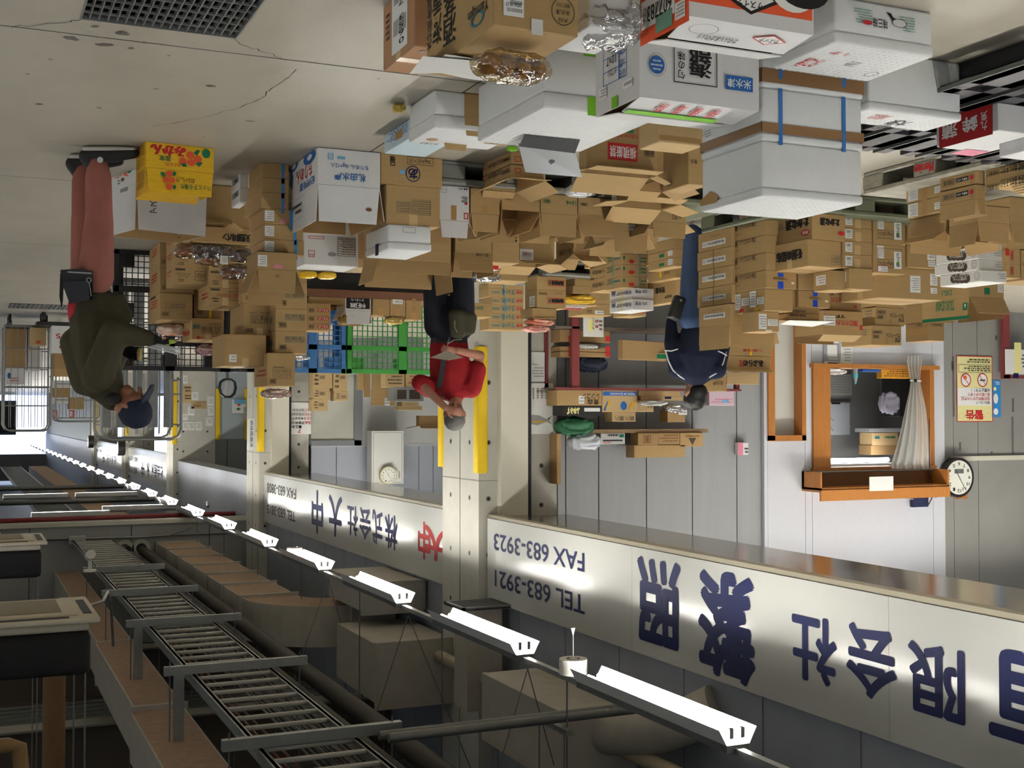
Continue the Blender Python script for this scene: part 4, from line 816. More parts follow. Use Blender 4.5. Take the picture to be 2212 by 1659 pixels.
B('L7', 'brown carton with printed tables, sitting on the circled-character carton', 834.5, 397, 484, 950, .32, on='L6', tp='Y', marks=[('f', 'F', 857, 436, 886, 460, 's', .003, 4), ('f', 'F', 889, 432, 931, 465, 's', .003, 6), ('n', 'F', 890, 434, 930, 463, 's', 6), ('n', 'F', 858, 438, 885, 459, 's', 4)])
B('L8', 'white foam box with dark blue tape, on the table-printed carton', 837, 484, 538, 933, 788, on='L7', dy=-.02, kind='s', lid=.05, marks=[('r', 'S', 811, 527, 818, 552, 'n'), ('f', 'F', 870, 491, 898, 503, 'gr', .003)])
B('L9', 'tall white carton with a brown paper patch, standing on the grey pallet', 950, 399, 474, 1013, .3, Y=7.22, z0=.147, kind='w', marks=[('f', 'F', 952, 402, 965, 416, 'gr', .003, 1), ('r', 'F', 974, 444, 986, 475, 'kt'), ('t', 'F', 990, 406, 1010, 411, '◆◆ ABEL', 'k'), ('v', 'F', 996, 424, 1010, 438, '伊吹', 'k'), ('e', 'F', 1003, 437, 1010, 443, 'r'), ('f', 'F', 1002, 460, 1011, 474, 'r', .006)], flaps={'F': (92, .11), 'B': (100, .1), 'L': (120, .1)})
B('L10', 'pale brown printed carton seen inside behind the open white wave carton', 657, 500, 571, 773.5, .4, Y=9.3, z0=0, kind='w', tp=None, marks=[('f', 'F', 666, 510, 700, 516, 'r', .004), ('f', 'F', 729, 513, 768, 554, 'k', .003, 7), ('n', 'F', 730, 514, 767, 552, 's', 8), ('f', 'F', 666, 541, 680, 555, 'r', .004), ('t', 'F', 668, 543, 678, 553, '↑↑', 'r'), ('e', 'F', 708, 545, 727, 554, 'gr')])
B('N1', 'plain brown carton next to the white carton with a paper patch', 1017, 404, 460, 1079, .32, on='PN1', dy=.06, tp='Y', marks=[('r', 'F', 1038, 406, 1054, 424, 'kt'), ('r', 'F', 1040, 444, 1054, 460, 'kt')], flaps={'F': (91, .115), 'B': (100, .1), 'R': (95, .1), 'L': (75, .12)})
B('N2', 'open brown carton stamped 16x6 with its front flap missing', 1084, 413, 452, 1166, .36, on='PN1', dy=.06, marks=[('b', 'F', 1091, 424, 1107, 432, 'd'), ('t', 'F', 1141, 427, 1163, 437, '16×6', 'd')], flaps={'B': (92, .16), 'R': (92, .16), 'L': (95, .16)})
B('N3', 'brown carton with 16x6 stamped in green', 1168, 415.5, 459, 1247, .36, on='PN1', dy=.06, marks=[('b', 'F', 1173, 430, 1189, 439, 'g'), ('t', 'F', 1223, 434, 1244, 444, '16×6', 'g')], flaps={'F': (92, .15), 'B': (110, .15), 'R': (120, .14), 'L': (105, .15)})
B('N4', 'brown carton stamped 16x6 with its front flap bent outward', 1249, 422, 461.5, 1323, .36, on='PN2', dy=.06, marks=[('b', 'F', 1254, 438, 1269, 445, 'd'), ('t', 'F', 1302, 441, 1320, 450, '16×6', 'd')], flaps={'F': (104, .15), 'B': (105, .14), 'R': (110, .14), 'L': (112, .15)})
B('N5', 'upright brown carton with one small white sticker on its front', 1325, 452, 497, 1400, .34, on='PN2', dy=.32, marks=[('l', 'F', 1358, 485, 1371, 498, 1), ('t', 'F', 1360, 469, 1372, 475, '銚子丸', 'k')], flaps={'F': (91, .15), 'B': (110, .14), 'R': (125, .13), 'L': (125, .13)})
B('N6', 'brown noodle carton with black brush lettering and a white flap edge', 1408, 440, 477, 1482, .34, on='PN2', dy=.1, marks=[('b', 'F', 1418, 444, 1444, 454, 'd'), ('f', 'F', 1452, 440, 1464, 474, 'k', .003), ('v', 'F', 1453, 442, 1463, 472, 'そばめん', 'k', .012), ('v', 'F', 1466, 444, 1472, 472, '国内産小麦', 'd')], flaps={'F': (95, .11), 'B': (110, .1), 'R': (120, .1), 'L': (150, .1)})
for k in range(2):
    B('N7%d' % k, ('lower', 'upper, flaps open')[k] + ' onion carton of the pair beneath the tablet', 1104, (333, 355)[k], (354, 383)[k], 1178, 1043, Y=6.75 if k == 0 else None, z0=0 if k == 0 else None, on=None if k == 0 else 'N70', marks=[('t', 'S', 1055, (349, 371)[k], 1086, (360, 383)[k], '玉ねぎ特選 6PX', 'k'), ('f', 'S', 1044, (355, 380)[k], 1053, (366, 392)[k], 'r', .004), ('b', 'S', 1085, (340, 364)[k], 1102, (350, 376)[k], 'd'), ('f', 'F', 1112, (338, 363)[k], 1125, (350, 374)[k], 'r', .004)], flaps=None if k == 0 else {'F': (170, .12), 'B': (130, .12), 'R': (158, .1), 'L': (150, .12)})
B('N8', 'wide brown carton with opened flaps between the tablet and the foam stack', 1360, 398, 432, 1470, 1322, Y=6.85, z0=0, marks=[('l', 'S', 1322, 418, 1332, 438, 3)], flaps={'F': (185, .12), 'B': (150, .16), 'R': (175, .16), 'L': (165, .16)})
# open cartons behind that row
B('K1', 'open brown carton with all four flaps spread, by the dark trousers', 818, 440, 560, 974, .38, Y=8.75, z0=0, flaps={'F': (100, .1), 'R': (105, .17), 'L': (96, .22), 'B': (92, .17)})
B('K2', 'open brown carton whose tilted flap is printed with a count of 210', 984, 450, 545, 1062, .36, Y=8.75, z0=0, marks=[('t', 'fF', 1028, 542, 1054, 556, '肉レン210枚', 'k')], flaps={'F': (112, .16), 'R': (95, .15), 'L': (100, .16), 'B': (92, .15)})
B('K3', 'plain brown carton with a narrow dark slot, behind the stamped cartons', 1063, 452, 566, 1122, .36, Y=8.8, z0=0, marks=[('r', 'F', 1067, 517, 1087, 520, 'k'), ('r', 'F', 1096, 518, 1118, 522, 'k'), ('t', 'F', 1108, 510, 1120, 516, '2078', 'k')], tp='X')
B('K5', 'brown carton with 210 printed on its aisle side and flaps half raised', 1239, 450, 548, 1290, 1201, Y=9.1, z0=0, marks=[('t', 'S', 1208, 538, 1234, 550, '肉レン210枚', 'k')], flaps={'F': (150, .14), 'R': (140, .14), 'L': (150, .12), 'B': (120, .1)})
B('K6', 'brown carton showing red lettering on a raised flap with a white edge', 1277, 452, 508, 1326, .3, Y=8.75, z0=0, marks=[('t', 'fF', 1283, 514, 1318, 526, 'わかめの佃煮', 'r'), ('t', 'fF', 1284, 530, 1318, 538, '横積厳禁', 'r'), ('r', 'fF', 1277, 543, 1324, 550, 'w')], flaps={'F': (97, .16), 'B': (120, .1), 'L': (120, .1)})
B('K7', 'open brown carton with a white drink label, stuffed with white packs', 1123, 452, 562, 1198, .36, Y=9.1, z0=0, marks=[('l', 'F', 1123, 538, 1152, 562, 1), ('t', 'F', 1127, 553, 1148, 560, 'ゼロカフェ', 'k'), ('t', 'F', 1130, 545, 1146, 551, '大感謝', 'r')], flaps={'F': (165, .14), 'R': (170, .14), 'L': (160, .14), 'B': (150, .12)})
B('K9', 'brown carton scrawled in red marker behind the open cartons', 1050, 470, 604, 1140, .3, Y=10.1, z0=0, marks=[('t', 'F', 1116, 580, 1138, 590, '丁区', 'r')], tp=None)
B('K10', 'brown carton with open top in shade behind the wave-printed carton', 748, 455, 576, 812, .4, Y=9.5, z0=0, tp='Y')
B('K11', 'brown carton with a scruffy open top beside the strapped stack', 440, 408, 474, 502, .36, Y=8.6, z0=0, flaps={'F': (160, .1), 'B': (140, .1), 'L': (150, .1), 'R': (150, .1)})
B('K12', 'brown bread carton with black lettering and bagged loaves on top', 415, 486, 522, 541, 394, Y=8.9, z0=None, tp=None, marks=[('t', 'F', 482, 505, 540, 522, '天然酵母パン', 'k', .016), ('t', 'F', 429, 496, 444, 502, '6個入', 'd')])
B('K13', 'brown carton under the bread carton', 418, 420, 484, 538, 396, Y=8.92, z0=0, under='K12')
# ---------------- pallets of cartons facing the wide walkway ----------------
ys_ = [491, 530.6, 572, 613, 655]; OLB = M('olive_band', (118, 106, 44), .5)
for k in range(4):
    ht = ('lowest', 'second from below', 'third from below', 'fourth from below')[k]
    B('R1%d' % k, 'noodle carton with a white label strip beside the person in navy, ' + ht, 1581, ys_[k], ys_[k + 1], .4, (1508, 1506, 1508, 1506)[k], X=-5.43 if k == 0 else None, z0=.147 if k == 0 else None, on=None if k == 0 else 'R1%d' % (k - 1), tp=None, straps=[('y', .52, .012, OLB, 0, .148)] if k else (),
      marks=[('l', 'S', 1517, (519, 556, 594, 638)[k], 1567, (527, 564, 602, 644)[k] + 4, 1), ('t', 'S', 1519, (521, 558, 596, 639)[k], 1565, (527, 564, 602, 645)[k] + 2, 'チルドこだわりラーメン72', 'k'), ('n', 'S', 1532, (507, 547, 587, 629)[k], 1556, (511, 551, 591, 633)[k], 's', 1)])
B('R14', 'noodle carton with a raised flap on top of the white-strip stack', 1577, 655, 699, .42, 1510, on='R13', marks=[('l', 'S', 1520, 677, 1566, 688, 1), ('t', 'S', 1522, 679, 1564, 686, 'チルドこだわりラーメン72', 'k'), ('n', 'S', 1534, 668, 1558, 672, 's', 1)], flaps={'R': (92, .19), 'F': (91, .19), 'B': (100, .15), 'L': (110, .15)})
ys_ = [473, 507, 545, 583, 622]
for k in range(4):
    B('R2%d' % k, 'brown seasoning carton with a barcode square, ' + ('lowest', 'second up', 'third up', 'top with blue tape')[k] + ' of its pile of four', 1655, ys_[k], ys_[k + 1], 1721, 1581, X=-5.46 if k == 0 else None, z0=.147 if k == 0 else None, on=None if k == 0 else 'R2%d' % (k - 1), tp=None,
      marks=[('b', 'S', 1582, ys_[k] + 15, 1594, ys_[k] + 28, 'k'), ('t', 'S', 1598, ys_[k] + 9, 1634, ys_[k] + 20, '三輪 わさびこんぶ', 'k', .012), ('n', 'S', 1582, ys_[k] + 34, 1600, ys_[k] + 38, 's', 1)] + ([('r', 'F', 1680, 608, 1692, 624, 'bl'), ('r', 'F', 1680, 590, 1692, 598, 'bl'), ('t', 'F', 1670, 599, 1702, 605, 'ナカキ商店株式会社', 'k'), ('r', 'F', 1709, 610, 1715, 614, 'w')] if k == 3 else []))
B('R25', 'brown carton plastered with white delivery slips, above the seasoning cartons', 1652, 623, 671, 1713, 1588, on='R23', dy=.02, tp=None, marks=[('l', 'S', 1588, 636, 1600, 670, 5), ('l', 'S', 1602, 644, 1618, 660, 3), ('l', 'S', 1620, 629, 1633, 664, 5), ('l', 'S', 1635, 642, 1651, 657, 3), ('r', 'S', 1598, 667, 1607, 674, 'r'), ('r', 'S', 1630, 665, 1640, 671, 'y')])
B('R26', 'small brown carton with delivery slips, topmost beside the white-strip stack', 1637, 672, 716, 1683, 1603, on='R25', dy=.05, tp=None, marks=[('l', 'F', 1639, 678, 1656, 711, 5), ('l', 'F', 1658, 690, 1680, 704, 3), ('r', 'F', 1654, 713, 1667, 717, 'w')])
B('R3a', 'mustard-greens carton with black brush script and a red oval seal', 1754.5, 462, 516, 1826, 1665, Y=7.12, z0=.147, tp=None, marks=[('t', 'S', 1698, 472, 1746, 494, 'たかな漬', 'k', .03), ('n', 'S', 1668, 486, 1694, 500, 's', 4), ('e', 'S', 1730, 496, 1749, 509, 'r'), ('t', 'F', 1772, 472, 1812, 488, 'たかな漬', 'k', .03), ('e', 'F', 1810, 500, 1824, 509, 'r'), ('t', 'S', 1734, 499, 1746, 506, '国産', 'w')])
B('R3b', 'kelp carton with black brush script resting on the mustard-greens carton', 1745, 518, 575, 1817, 1668, on='R3a', dy=.01, marks=[('t', 'S', 1678, 542, 1732, 564, 'を屋の昆布', 'k', .03), ('f', 'F', 1796, 551, 1816, 572, 's', .003, 2), ('n', 'F', 1798, 553, 1814, 570, 's', 3)], tp='X')
for k in range(4):
    y0, y1 = ((462, 490), (490, 519), (519, 548), (548, 578))[k]
    B('R4%d' % k, 'flat brown carton with a barcode slip, ' + ('bottom', 'second', 'third', 'top')[k] + ' of the four beside the kelp carton', (1823, 1823, 1820, 1820)[k], y0, y1, (1883, 1884, 1884, 1884)[k], .4, Y=7.22 if k == 0 else None, z0=.147 if k == 0 else None, on=None if k == 0 else 'R4%d' % (k - 1), tp='Y', marks=[('l', 'F', 1826, y0 + 5, 1841, y1 - 4, 4), ('b', 'F', 1828, y0 + 7, 1838, y0 + 13, 'k')])
for k in range(2):
    y0, y1 = ((464, 527), (527, 589))[k]
    B('R5%d' % k, ('lower', 'upper')[k] + ' brown kelp carton stamped 100g x 20 beside the barcode-slip pile', 1886, y0, y1, 1956, .4, Y=7.24 if k == 0 else None, z0=.147 if k == 0 else None, on=None if k == 0 else 'R50', tp=None, marks=[('l', 'F', 1895, y0 + 4, 1909, y0 + 31, 5), ('f', 'F', 1896, y0 + 33, 1930, y0 + 52, 's', .004), ('t', 'F', 1898, y0 + 36, 1930, y0 + 47, '100g×20入', 'd'), ('f', 'F', 1896, y0 + 10, 1948, y0 + 52, 's', .004), ('r', 'F', 1931, y0 + 17, 1947, y0 + 54, 'w'), ('v', 'F', 1935, y0 + 20, 1944, y0 + 50, '塩こんぶ', 'k', .014), ('e', 'F', 1936, y0 + 38, 1942, y0 + 44, 'lg')] + ([('f', 'F', 1895, 573, 1918, 588, 'r', .003), ('l', 'F', 1896, 575, 1917, 587, 2)] if k else []))
B('R6a', 'wide plain brown carton, lower, behind the stamped kelp cartons', 1960, 470, 528, 2040, .4, Y=7.3, z0=.147, tp=None, marks=[('l', 'F', 2003, 536, 2019, 562, 3)])
B('R6b', 'wide plain brown carton with white slips, upper, behind the stamped kelp cartons', 1960, 528, 577, 2045, .4, on='R6a', tp=None, marks=[('l', 'F', 2003, 537, 2020, 560, 4), ('l', 'F', 2005, 564, 2020, 576, 2)])
B('R6c', 'large brown carton carrying three white shipping slips, below the donut boxes', 1900, 577, 643, 2034, .45, on='R6b', dy=.05, tp='X', marks=[('l', 'F', 1966, 596, 1988, 632, 6), ('l', 'F', 2009, 592, 2025, 617, 4), ('l', 'F', 2010, 622, 2024, 634, 2)])
B('R7a', 'small brown carton with a white slip on the kelp carton top', 1794, 586, 626, .2, 1757, on='R3b', dy=.12, tp=None, marks=[('l', 'S', 1763, 595, 1784, 616, 3)])
B('R7b', 'brown carton with a white slip beside a twin on the kelp carton', 1835, 580, 624, 1885, 1796, on='R43', dy=-.02, tp=None, marks=[('l', 'S', 1804, 588, 1828, 610, 3)])
B('R8', 'brown carton crossed by dark blue tape, behind the slip-covered carton', 1724, 626, 663, 1793, .3, Y=7.6, z0=None, tp=None, marks=[('r', 'F', 1756, 627, 1766, 640, 'bl'), ('r', 'F', 1756, 648, 1766, 663, 'bl'), ('t', 'F', 1748, 641, 1776, 647, 'ナカキ商店株式会社', 'k'), ('r', 'F', 1782, 649, 1788, 653, 'w')])
B('R80', 'plain brown carton bearing the blue-taped one', 1724, 540, 622, 1800, .3, Y=7.58, z0=.147, under='R8', tp=None)
B('R9a', 'eel-sauce carton with red script, lower of two', 1792, 632, 671, 1862, .36, Y=7.85, z0=None, tp=None, marks=[('t', 'F', 1788, 632, 1802, 638, 'YF', 'k', .02), ('t', 'F', 1795, 642, 1816, 654, 'のたれ', 'r', .012), ('r', 'F', 1844, 659, 1851, 666, 'sr')])
B('R90', 'plain brown base carton under the eel-sauce cartons', 1796, 540, 622, 1870, .36, Y=7.85, z0=.147, under='R9a', tp=None)
B('R9b', 'eel-sauce carton with red script, upper of two, flap up', 1778, 672, 722, 1863, .36, on='R9a', dy=-.05, tp=None, marks=[('t', 'F', 1806, 680, 1826, 687, 'YF', 'k', .02), ('t', 'F', 1806, 692, 1853, 704, '蒲焼のたれ', 'r', .012), ('l', 'F', 1779, 682, 1804, 703, 3), ('r', 'F', 1857, 702, 1862, 713, 'r')], flaps={'B': (70, .06), 'F': (30, .1)})
for k in range(2):
    B('RX%d' % k, ('lower', 'upper')[k] + ' curry-udon carton with bold black letters', (1890.6, 1881.7)[k], (663, 704)[k], (703, 745)[k], (1954, 1947.5)[k], (1861, 1817)[k], Y=8.3 if k == 0 else None, z0=None if k == 0 else None, on=None if k == 0 else 'RX0', dy=-.02, tp=None, marks=[('b', 'F', (1894, 1885)[k], (670, 714)[k], (1914, 1906)[k], (679, 721)[k], 'd'), ('b', 'F', (1894, 1886)[k], (681, 723)[k], (1908, 1899)[k], (689, 731)[k], 'd'), ('t', 'F', (1922, 1914)[k], (677, 720)[k], (1952, 1944)[k], (687, 730)[k], 'カレーうどん', 'k', .014), ('t', 'F', (1940, 1932)[k], (687, 729)[k], (1952, 1944)[k], (696, 740)[k], '讃岐', 'k', .014), ('r', 'F', (1920, 1912)[k], (690, 731)[k], (1927, 1919)[k], (700, 743)[k], 'kt'), ('n', 'S', (1865, 1822)[k], (670, 712)[k], (1884, 1872)[k], (688, 728)[k], 's', 3)])
B('RX9', 'tall brown carton forming the base below the curry-udon pair', 1892, 560, 660, 1960, 1850, Y=8.3, z0=0, under='RX0', tp=None)
B('RY', 'scuffed brown carton wrapped in wide tape, under the office wall', 2003, 697, 736, 2040, 1956, Y=11.6, z0=None, r=0, mat=KR3, marks=[('b', 'S', 1980, 699, 1992, 705, 'd'), ('b', 'F', 2012, 699, 2036, 705, 'd'), ('r', 'S', 1957, 709, 2003, 724, 'kt')], tp=None)
B('RY0', 'brown carton pile base below the scuffed taped carton', 2003, 600, 690, 2050, 1950, Y=11.6, z0=0, under='RY', tp=None)
B('RZ', 'open delicatessen carton with slanted green lettering and raised flap', 2093, 577, 640, 2168, 1992, Y=8.9, z0=None, marks=[('t', 'S', 2020, 628, 2056, 640, 'DELICA', 'g', .012), ('t', 'fR', 2022, 650, 2062, 672, 'TSUKUDANI', 'g', .014), ('r', 'fR', 1992, 686, 2092, 693, 'g'), ('r', 'fR', 2080, 654, 2090, 670, 'g'), ('p', 'fR', 2082, 656, 2088, 668, 'w', [(.2, .1), (.5, .9), (.8, .1)]), ('r', 'F', 2126, 622, 2138, 636, 'g'), ('l', 'F', 2155, 612, 2166, 632, 4)], flaps={'R': (95, .22), 'F': (120, .19), 'B': (95, .2), 'L': (95, .2)})
B('RZ0', 'plain brown carton carrying the delicatessen carton', 2093, 500, 570, 2168, 1995, Y=8.92, z0=0, under='RZ', tp=None)
DWB = M('donut_white', (216, 215, 210), .5, nz=.03); ys_ = [(512, 535), (535, 559), (559, 583), (584, 608)]
for k in range(4):
    y0, y1 = ys_[k]; xe = (2111, 2112, 2114, 2120)[k]
    B('RD%d' % k, 'white donut box with a dark cloud-shaped title, ' + ('lowest', 'second up', 'third up', 'topmost')[k] + ' of four', xe, y0, y1, (2164, 2165, 2166, 2175)[k], (2019, 2021, 2018, 2030)[k], Y=6.35 if k == 0 else None, z0=None if k == 0 else None, on=None if k == 0 else 'RD%d' % (k - 1), dy=(0, 0, 0, -.02)[k], mat=DWB, tp=None,
      marks=[('e', 'S', xe - 67 + j * 9, y0 + 9 - (j % 2), xe - 51 + j * 9, y1 + 4, 'd') for j in range(4)] + [('t', 'S', xe - 60, y0 + 15, xe - 31, y1 - 1, '北海道クリーム', 'w', .012), ('t', 'S', xe - 62, y0 + 9, xe - 28, y0 + 15, 'ミルクドーナツ', 'w', .012), ('o', 'S', xe - 15, y0 + 3, xe - 3, y1 - 3, 'd', .04), ('o', 'S', xe - 12, y0 + 8, xe - 6, y1 - 7, 'd', .05), ('n', 'F', xe + 34, y0 + 6, xe + 52, y1 - 4, 'gr', 3)])
B('RD9', 'big brown carton under the pile of white donut boxes', 2106, 466, 506, 2180, 1995, Y=6.37, z0=.147, under='RD0', tp=None)
# cartons on the worn pale pallet
for k in range(2):
    B('RM%d' % k, ('lower', 'upper')[k] + ' label-covered carton at the far edge of the worn pale pallet', 2032, (390, 423)[k], (424, 457)[k], .3, (1957, 1960)[k], X=-5.62 if k == 0 else None, z0=.147 if k == 0 else None, on=None if k == 0 else 'RM0', tp=None, marks=[('l', 'S', 1962, (406, 440)[k], 1983, (434, 468)[k], 6), ('r', 'S', 1991, (396, 430)[k], 2003, (430, 464)[k], 'kt'), ('l', 'S', 2019, (402, 437)[k], 2031, (417, 452)[k], 3)])
B('RM2', 'brown carton standing open behind the label-covered pair', 2040, 458, 500, .45, 1966, on='RM1', dy=.02, flaps={'R': (150, .1), 'F': (140, .1), 'B': (100, .1), 'L': (110, .1)})
for k in range(2):
    B('RN%d' % k, ('lower', 'upper')[k] + ' miso carton printed with a red round seal and black title bar', 2108.6, (364, 397)[k], (397, 428)[k], 2128, 2030, X=-5.5 if k == 0 else None, z0=.147 if k == 0 else None, on=None if k == 0 else 'RN0', tp=None, marks=[('b', 'S', 2035, (388, 419)[k], 2062, (402, 433)[k], 'd'), ('r', 'S', 2065, (383, 414)[k], 2092, (392, 424)[k], 'k'), ('t', 'S', 2067, (385, 416)[k], 2090, (391, 422)[k], '味噌もっちり', 'w'), ('e', 'S', 2095, (378, 409)[k], 2104, (388, 420)[k], 'r'), ('t', 'S', 2096, (391, 422)[k], 2104, (396, 427)[k], 'ヤ', 'r')], flaps=None if k == 0 else {'R': (92, .095), 'F': (100, .1), 'B': (100, .1), 'L': (110, .1)})
B('RNf', 'brown carton with its flap lettered in black and red above the miso cartons', 2112, 440, 478, 2180, 2050, on='RN1', dy=.16, mat=KR, flaps={'F': (92, .12), 'R': (96, .14), 'B': (110, .1), 'L': (110, .1)}, marks=[('t', 'fR', 2062, 446, 2086, 456, 'ふじや食品', 'k', .012), ('e', 'fR', 2090, 442, 2102, 452, 'r')])
for k in range(2):
    B('RO%d' % k, ('lower', 'upper')[k] + ' vegetable-noodle carton with black script at the picture edge', 2250, (322, 350)[k], (352, 380)[k], .4, 2128, X=-5.55 if k == 0 else None, z0=.147 if k == 0 else None, on=None if k == 0 else 'RO0', tp=None, marks=[('b', 'S', 2132, (368, 398)[k], 2158, (380, 411)[k], 'd'), ('t', 'S', 2162, (352, 382)[k], 2212, (372, 402)[k], '野菜 香めんそうじ', 'k', .012)])
for k in range(5):
    x = -5.56; z = BX['RO1']['zt'] + .001 + k * .012
    mb = MB(); w_ = .42 - .02 * k; mb.rbox((x - .4, 4.62 + .03 * k, z), (x - .01 - .015 * k, 5.3, z + .011), KR2, .002); o = mb.build('flattened_carton'); tag(o, 'flattened brown carton in the thin pile at the picture edge, ' + ('lowest', 'second', 'third', 'fourth', 'top')[k] + ' sheet', 'cardboard sheet', 'flattened cartons on the noodle cartons')
B('RP1', 'open brown carton with folded-back pale flap beside the donut boxes', 2182, 430, 480, 2260, .4, Y=6.05, z0=.147, flaps={'F': (98, .14), 'B': (100, .12), 'L': (120, .12), 'R': (120, .16)})
B('RP2', 'brown carton with a vertical red print behind the donut boxes', 2178, 536, 570, 2204, .3, Y=7.6, z0=None, tp=None, marks=[('v', 'F', 2182, 540, 2190, 562, '加賀屋', 'r'), ('r', 'F', 2172, 538, 2180, 552, 'r')])
B('RP3', 'second brown carton with a vertical red print, above its twin', 2178, 570, 600, 2204, .3, on='RP2', tp=None, marks=[('v', 'F', 2182, 575, 2190, 594, '加賀屋', 'r')])
B('RP4', 'brown carton with black print at the picture edge behind the donut boxes', 2206, 540, 606, 2270, .3, Y=7.6, z0=None, tp=None, marks=[('t', 'F', 2208, 566, 2212, 574, '日', 'k')])
B('RP0', 'brown base carton below the red-print cartons', 2176, 470, 530, 2280, .35, Y=7.6, z0=0, under='RP2', tp=None)

# ---------------- stacks behind the person in the olive jacket ----------------
ys_ = [508, 541, 577, 612]
for k in range(3):
    B('TA%d' % k, 'bakery carton stamped in a frame, ' + ('bottom', 'middle', 'top, numbered 102')[k] + ' of the three beside the black pallet', 377, ys_[k], ys_[k + 1], 449, 359, z0=0 if k == 0 else None, on=None if k == 0 else 'TA%d' % (k - 1), tp=None, marks=[('f', 'F', 421, ys_[k] + 9, 444, ys_[k] + 29, 'd', .004), ('o', 'F', 424, ys_[k] + 13, 442, ys_[k] + 25, 'd', .06), ('t', 'F', 427, ys_[k] + 15, 439, ys_[k] + 22, '102', 'd'), ('t', 'F', 380, ys_[k] + 12, 412, ys_[k] + 24, 'デニッシュ\nレモンヨーグルト', 'd'), ('r', 'F', 379, ys_[k] + 3, 400, ys_[k] + 7, 'd'), ('n', 'F', 382, ys_[k] + 25, 398, ys_[k] + 32, 'd', 2), ('n', 'S', 361, ys_[k] + 8, 370, ys_[k] + 24, 'r', 2)])
ys_ = [509, 546, 583, 620.5, 659]
for k in range(4):
    B('TB%d' % k, 'bakery carton marked with a red oval number, ' + ('lowest', 'second up', 'third up', 'topmost, 057')[k] + ' of its column', 452.5, ys_[k], ys_[k + 1], 521, 428, z0=0 if k == 0 else None, on=None if k == 0 else 'TB%d' % (k - 1), tp='Y', marks=[('f', 'F', 495, ys_[k] + 9, 518, ys_[k] + 29, 'd', .004), ('o', 'F', 498, ys_[k] + 13, 515, ys_[k] + 25, 'r', .06), ('t', 'F', 501, ys_[k] + 15, 512, ys_[k] + 22, '057', 'r'), ('t', 'F', 468, ys_[k] + 14, 494, ys_[k] + 21, 'いちごロール', 'r'), ('r', 'F', 455, ys_[k] + 3, 475, ys_[k] + 7, 'd'), ('n', 'F', 456, ys_[k] + 22, 472, ys_[k] + 33, 'd', 2), ('n', 'S', 436, ys_[k] + 12, 448, ys_[k] + 28, 'r', 2)])
for k in range(2):
    B('TC%d' % k, ('lower', 'upper')[k] + ' tall brown carton with red print tucked against the black pallet', 345, (523, 578)[k], (578, 633)[k], 420, 322, z0=0 if k == 0 else None, on=None if k == 0 else 'TC0', tp=None, marks=[('b', 'F', 349, (560, 616)[k], 358, (570, 626)[k], 'd'), ('n', 'S', 327, (538, 592)[k], 339, (556, 612)[k], 'r', 3)])
B('TC2', 'broad brown carton with a printed table, under the flower-patterned bag', 345, 633, 690, 416, 321, on='TC1', dy=-.03, tp=None, marks=[('f', 'F', 359, 654, 401, 668, 's', .003, 1), ('n', 'F', 361, 655, 399, 667, 's', 2), ('b', 'F', 349, 673, 366, 683, 'd'), ('f', 'F', 392, 673, 412, 686, 's', .003, 1), ('n', 'S', 325, 650, 340, 668, 'r', 3), ('n', 'S', 325, 640, 336, 650, 'd', 1)])
B('TD0', 'plain brown base carton behind the bakery cartons', 419, 520, 620, 484, .3, Y=11.75, z0=0, h=.52, tp=None)
B('TD1', 'brown carton with a strip of yellow tape behind the bakery cartons', 419, 626, 689, 484, .3, on='TD0', tp=None, marks=[('b', 'F', 424, 669, 440, 680, 'd'), ('r', 'F', 452, 665, 457, 690, 'y')])
B('TD2', 'brown carton stamped with red characters, silver packs on its top', 415, 690, 733, 483, 394, on='TD1', dy=-.1, tp='Y', marks=[('f', 'F', 435, 705, 478, 723, 's', .003, 1), ('t', 'F', 437, 706, 476, 714, '品名 雪の峰', 'd'), ('t', 'F', 437, 714, 476, 722, '入数 200g×10入', 'd'), ('b', 'F', 416, 701, 432, 711, 't'), ('t', 'F', 460, 726, 478, 733, '銘菓', 'r', .02), ('t', 'F', 424, 726, 440, 733, '一味', 'r', .02), ('t', 'S', 397, 715, 410, 726, '特級', 'r', .012), ('n', 'F', 436, 697, 478, 704, 's', 2)])
B('TE0', 'plain brown base carton behind the blue-banded stack', 527, 505, 600, 595, .4, Y=10.9, z0=0, h=.36, tp=None)
B('TE1', 'brown carton with a barcode just behind the raised brown flap', 524, 603, 654, 595, 497, on='TE0', tp=None, marks=[('b', 'F', 530, 638, 548, 648, 'd'), ('n', 'F', 578, 642, 592, 650, 's', 2), ('f', 'F', 542, 610, 560, 628, 's', .003)])
B('TE2', 'broad brown candy carton with a small printed table', 527, 654, 724.5, 595, 497, on='TE1', tp='Y', marks=[('f', 'F', 541, 681, 579, 699, 'd', .003, 1), ('t', 'F', 543, 683, 578, 690, '数量 12入', 'd'), ('t', 'F', 543, 691, 578, 698, '品名 月ボン菓子', 'd'), ('t', 'F', 540, 674, 582, 678, '株式会社くら石屋', 'd'), ('b', 'F', 529, 709, 547, 718, 'd'), ('n', 'F', 578, 712, 592, 722, 's', 2)])
B('TE3', 'big blank brown carton with a small white label, high on the pile', 485, 733, 790, 575, 458.5, on='TE2', dy=-.12, tp='Y', marks=[('l', 'F', 495, 766, 511, 782, 2)])
B('TF0', 'plain brown base carton under the barcode column', 595, 500, 610, 663, .36, Y=10.7, z0=0, h=.42, tp=None)
ys_ = [618, 666, 714, 763]
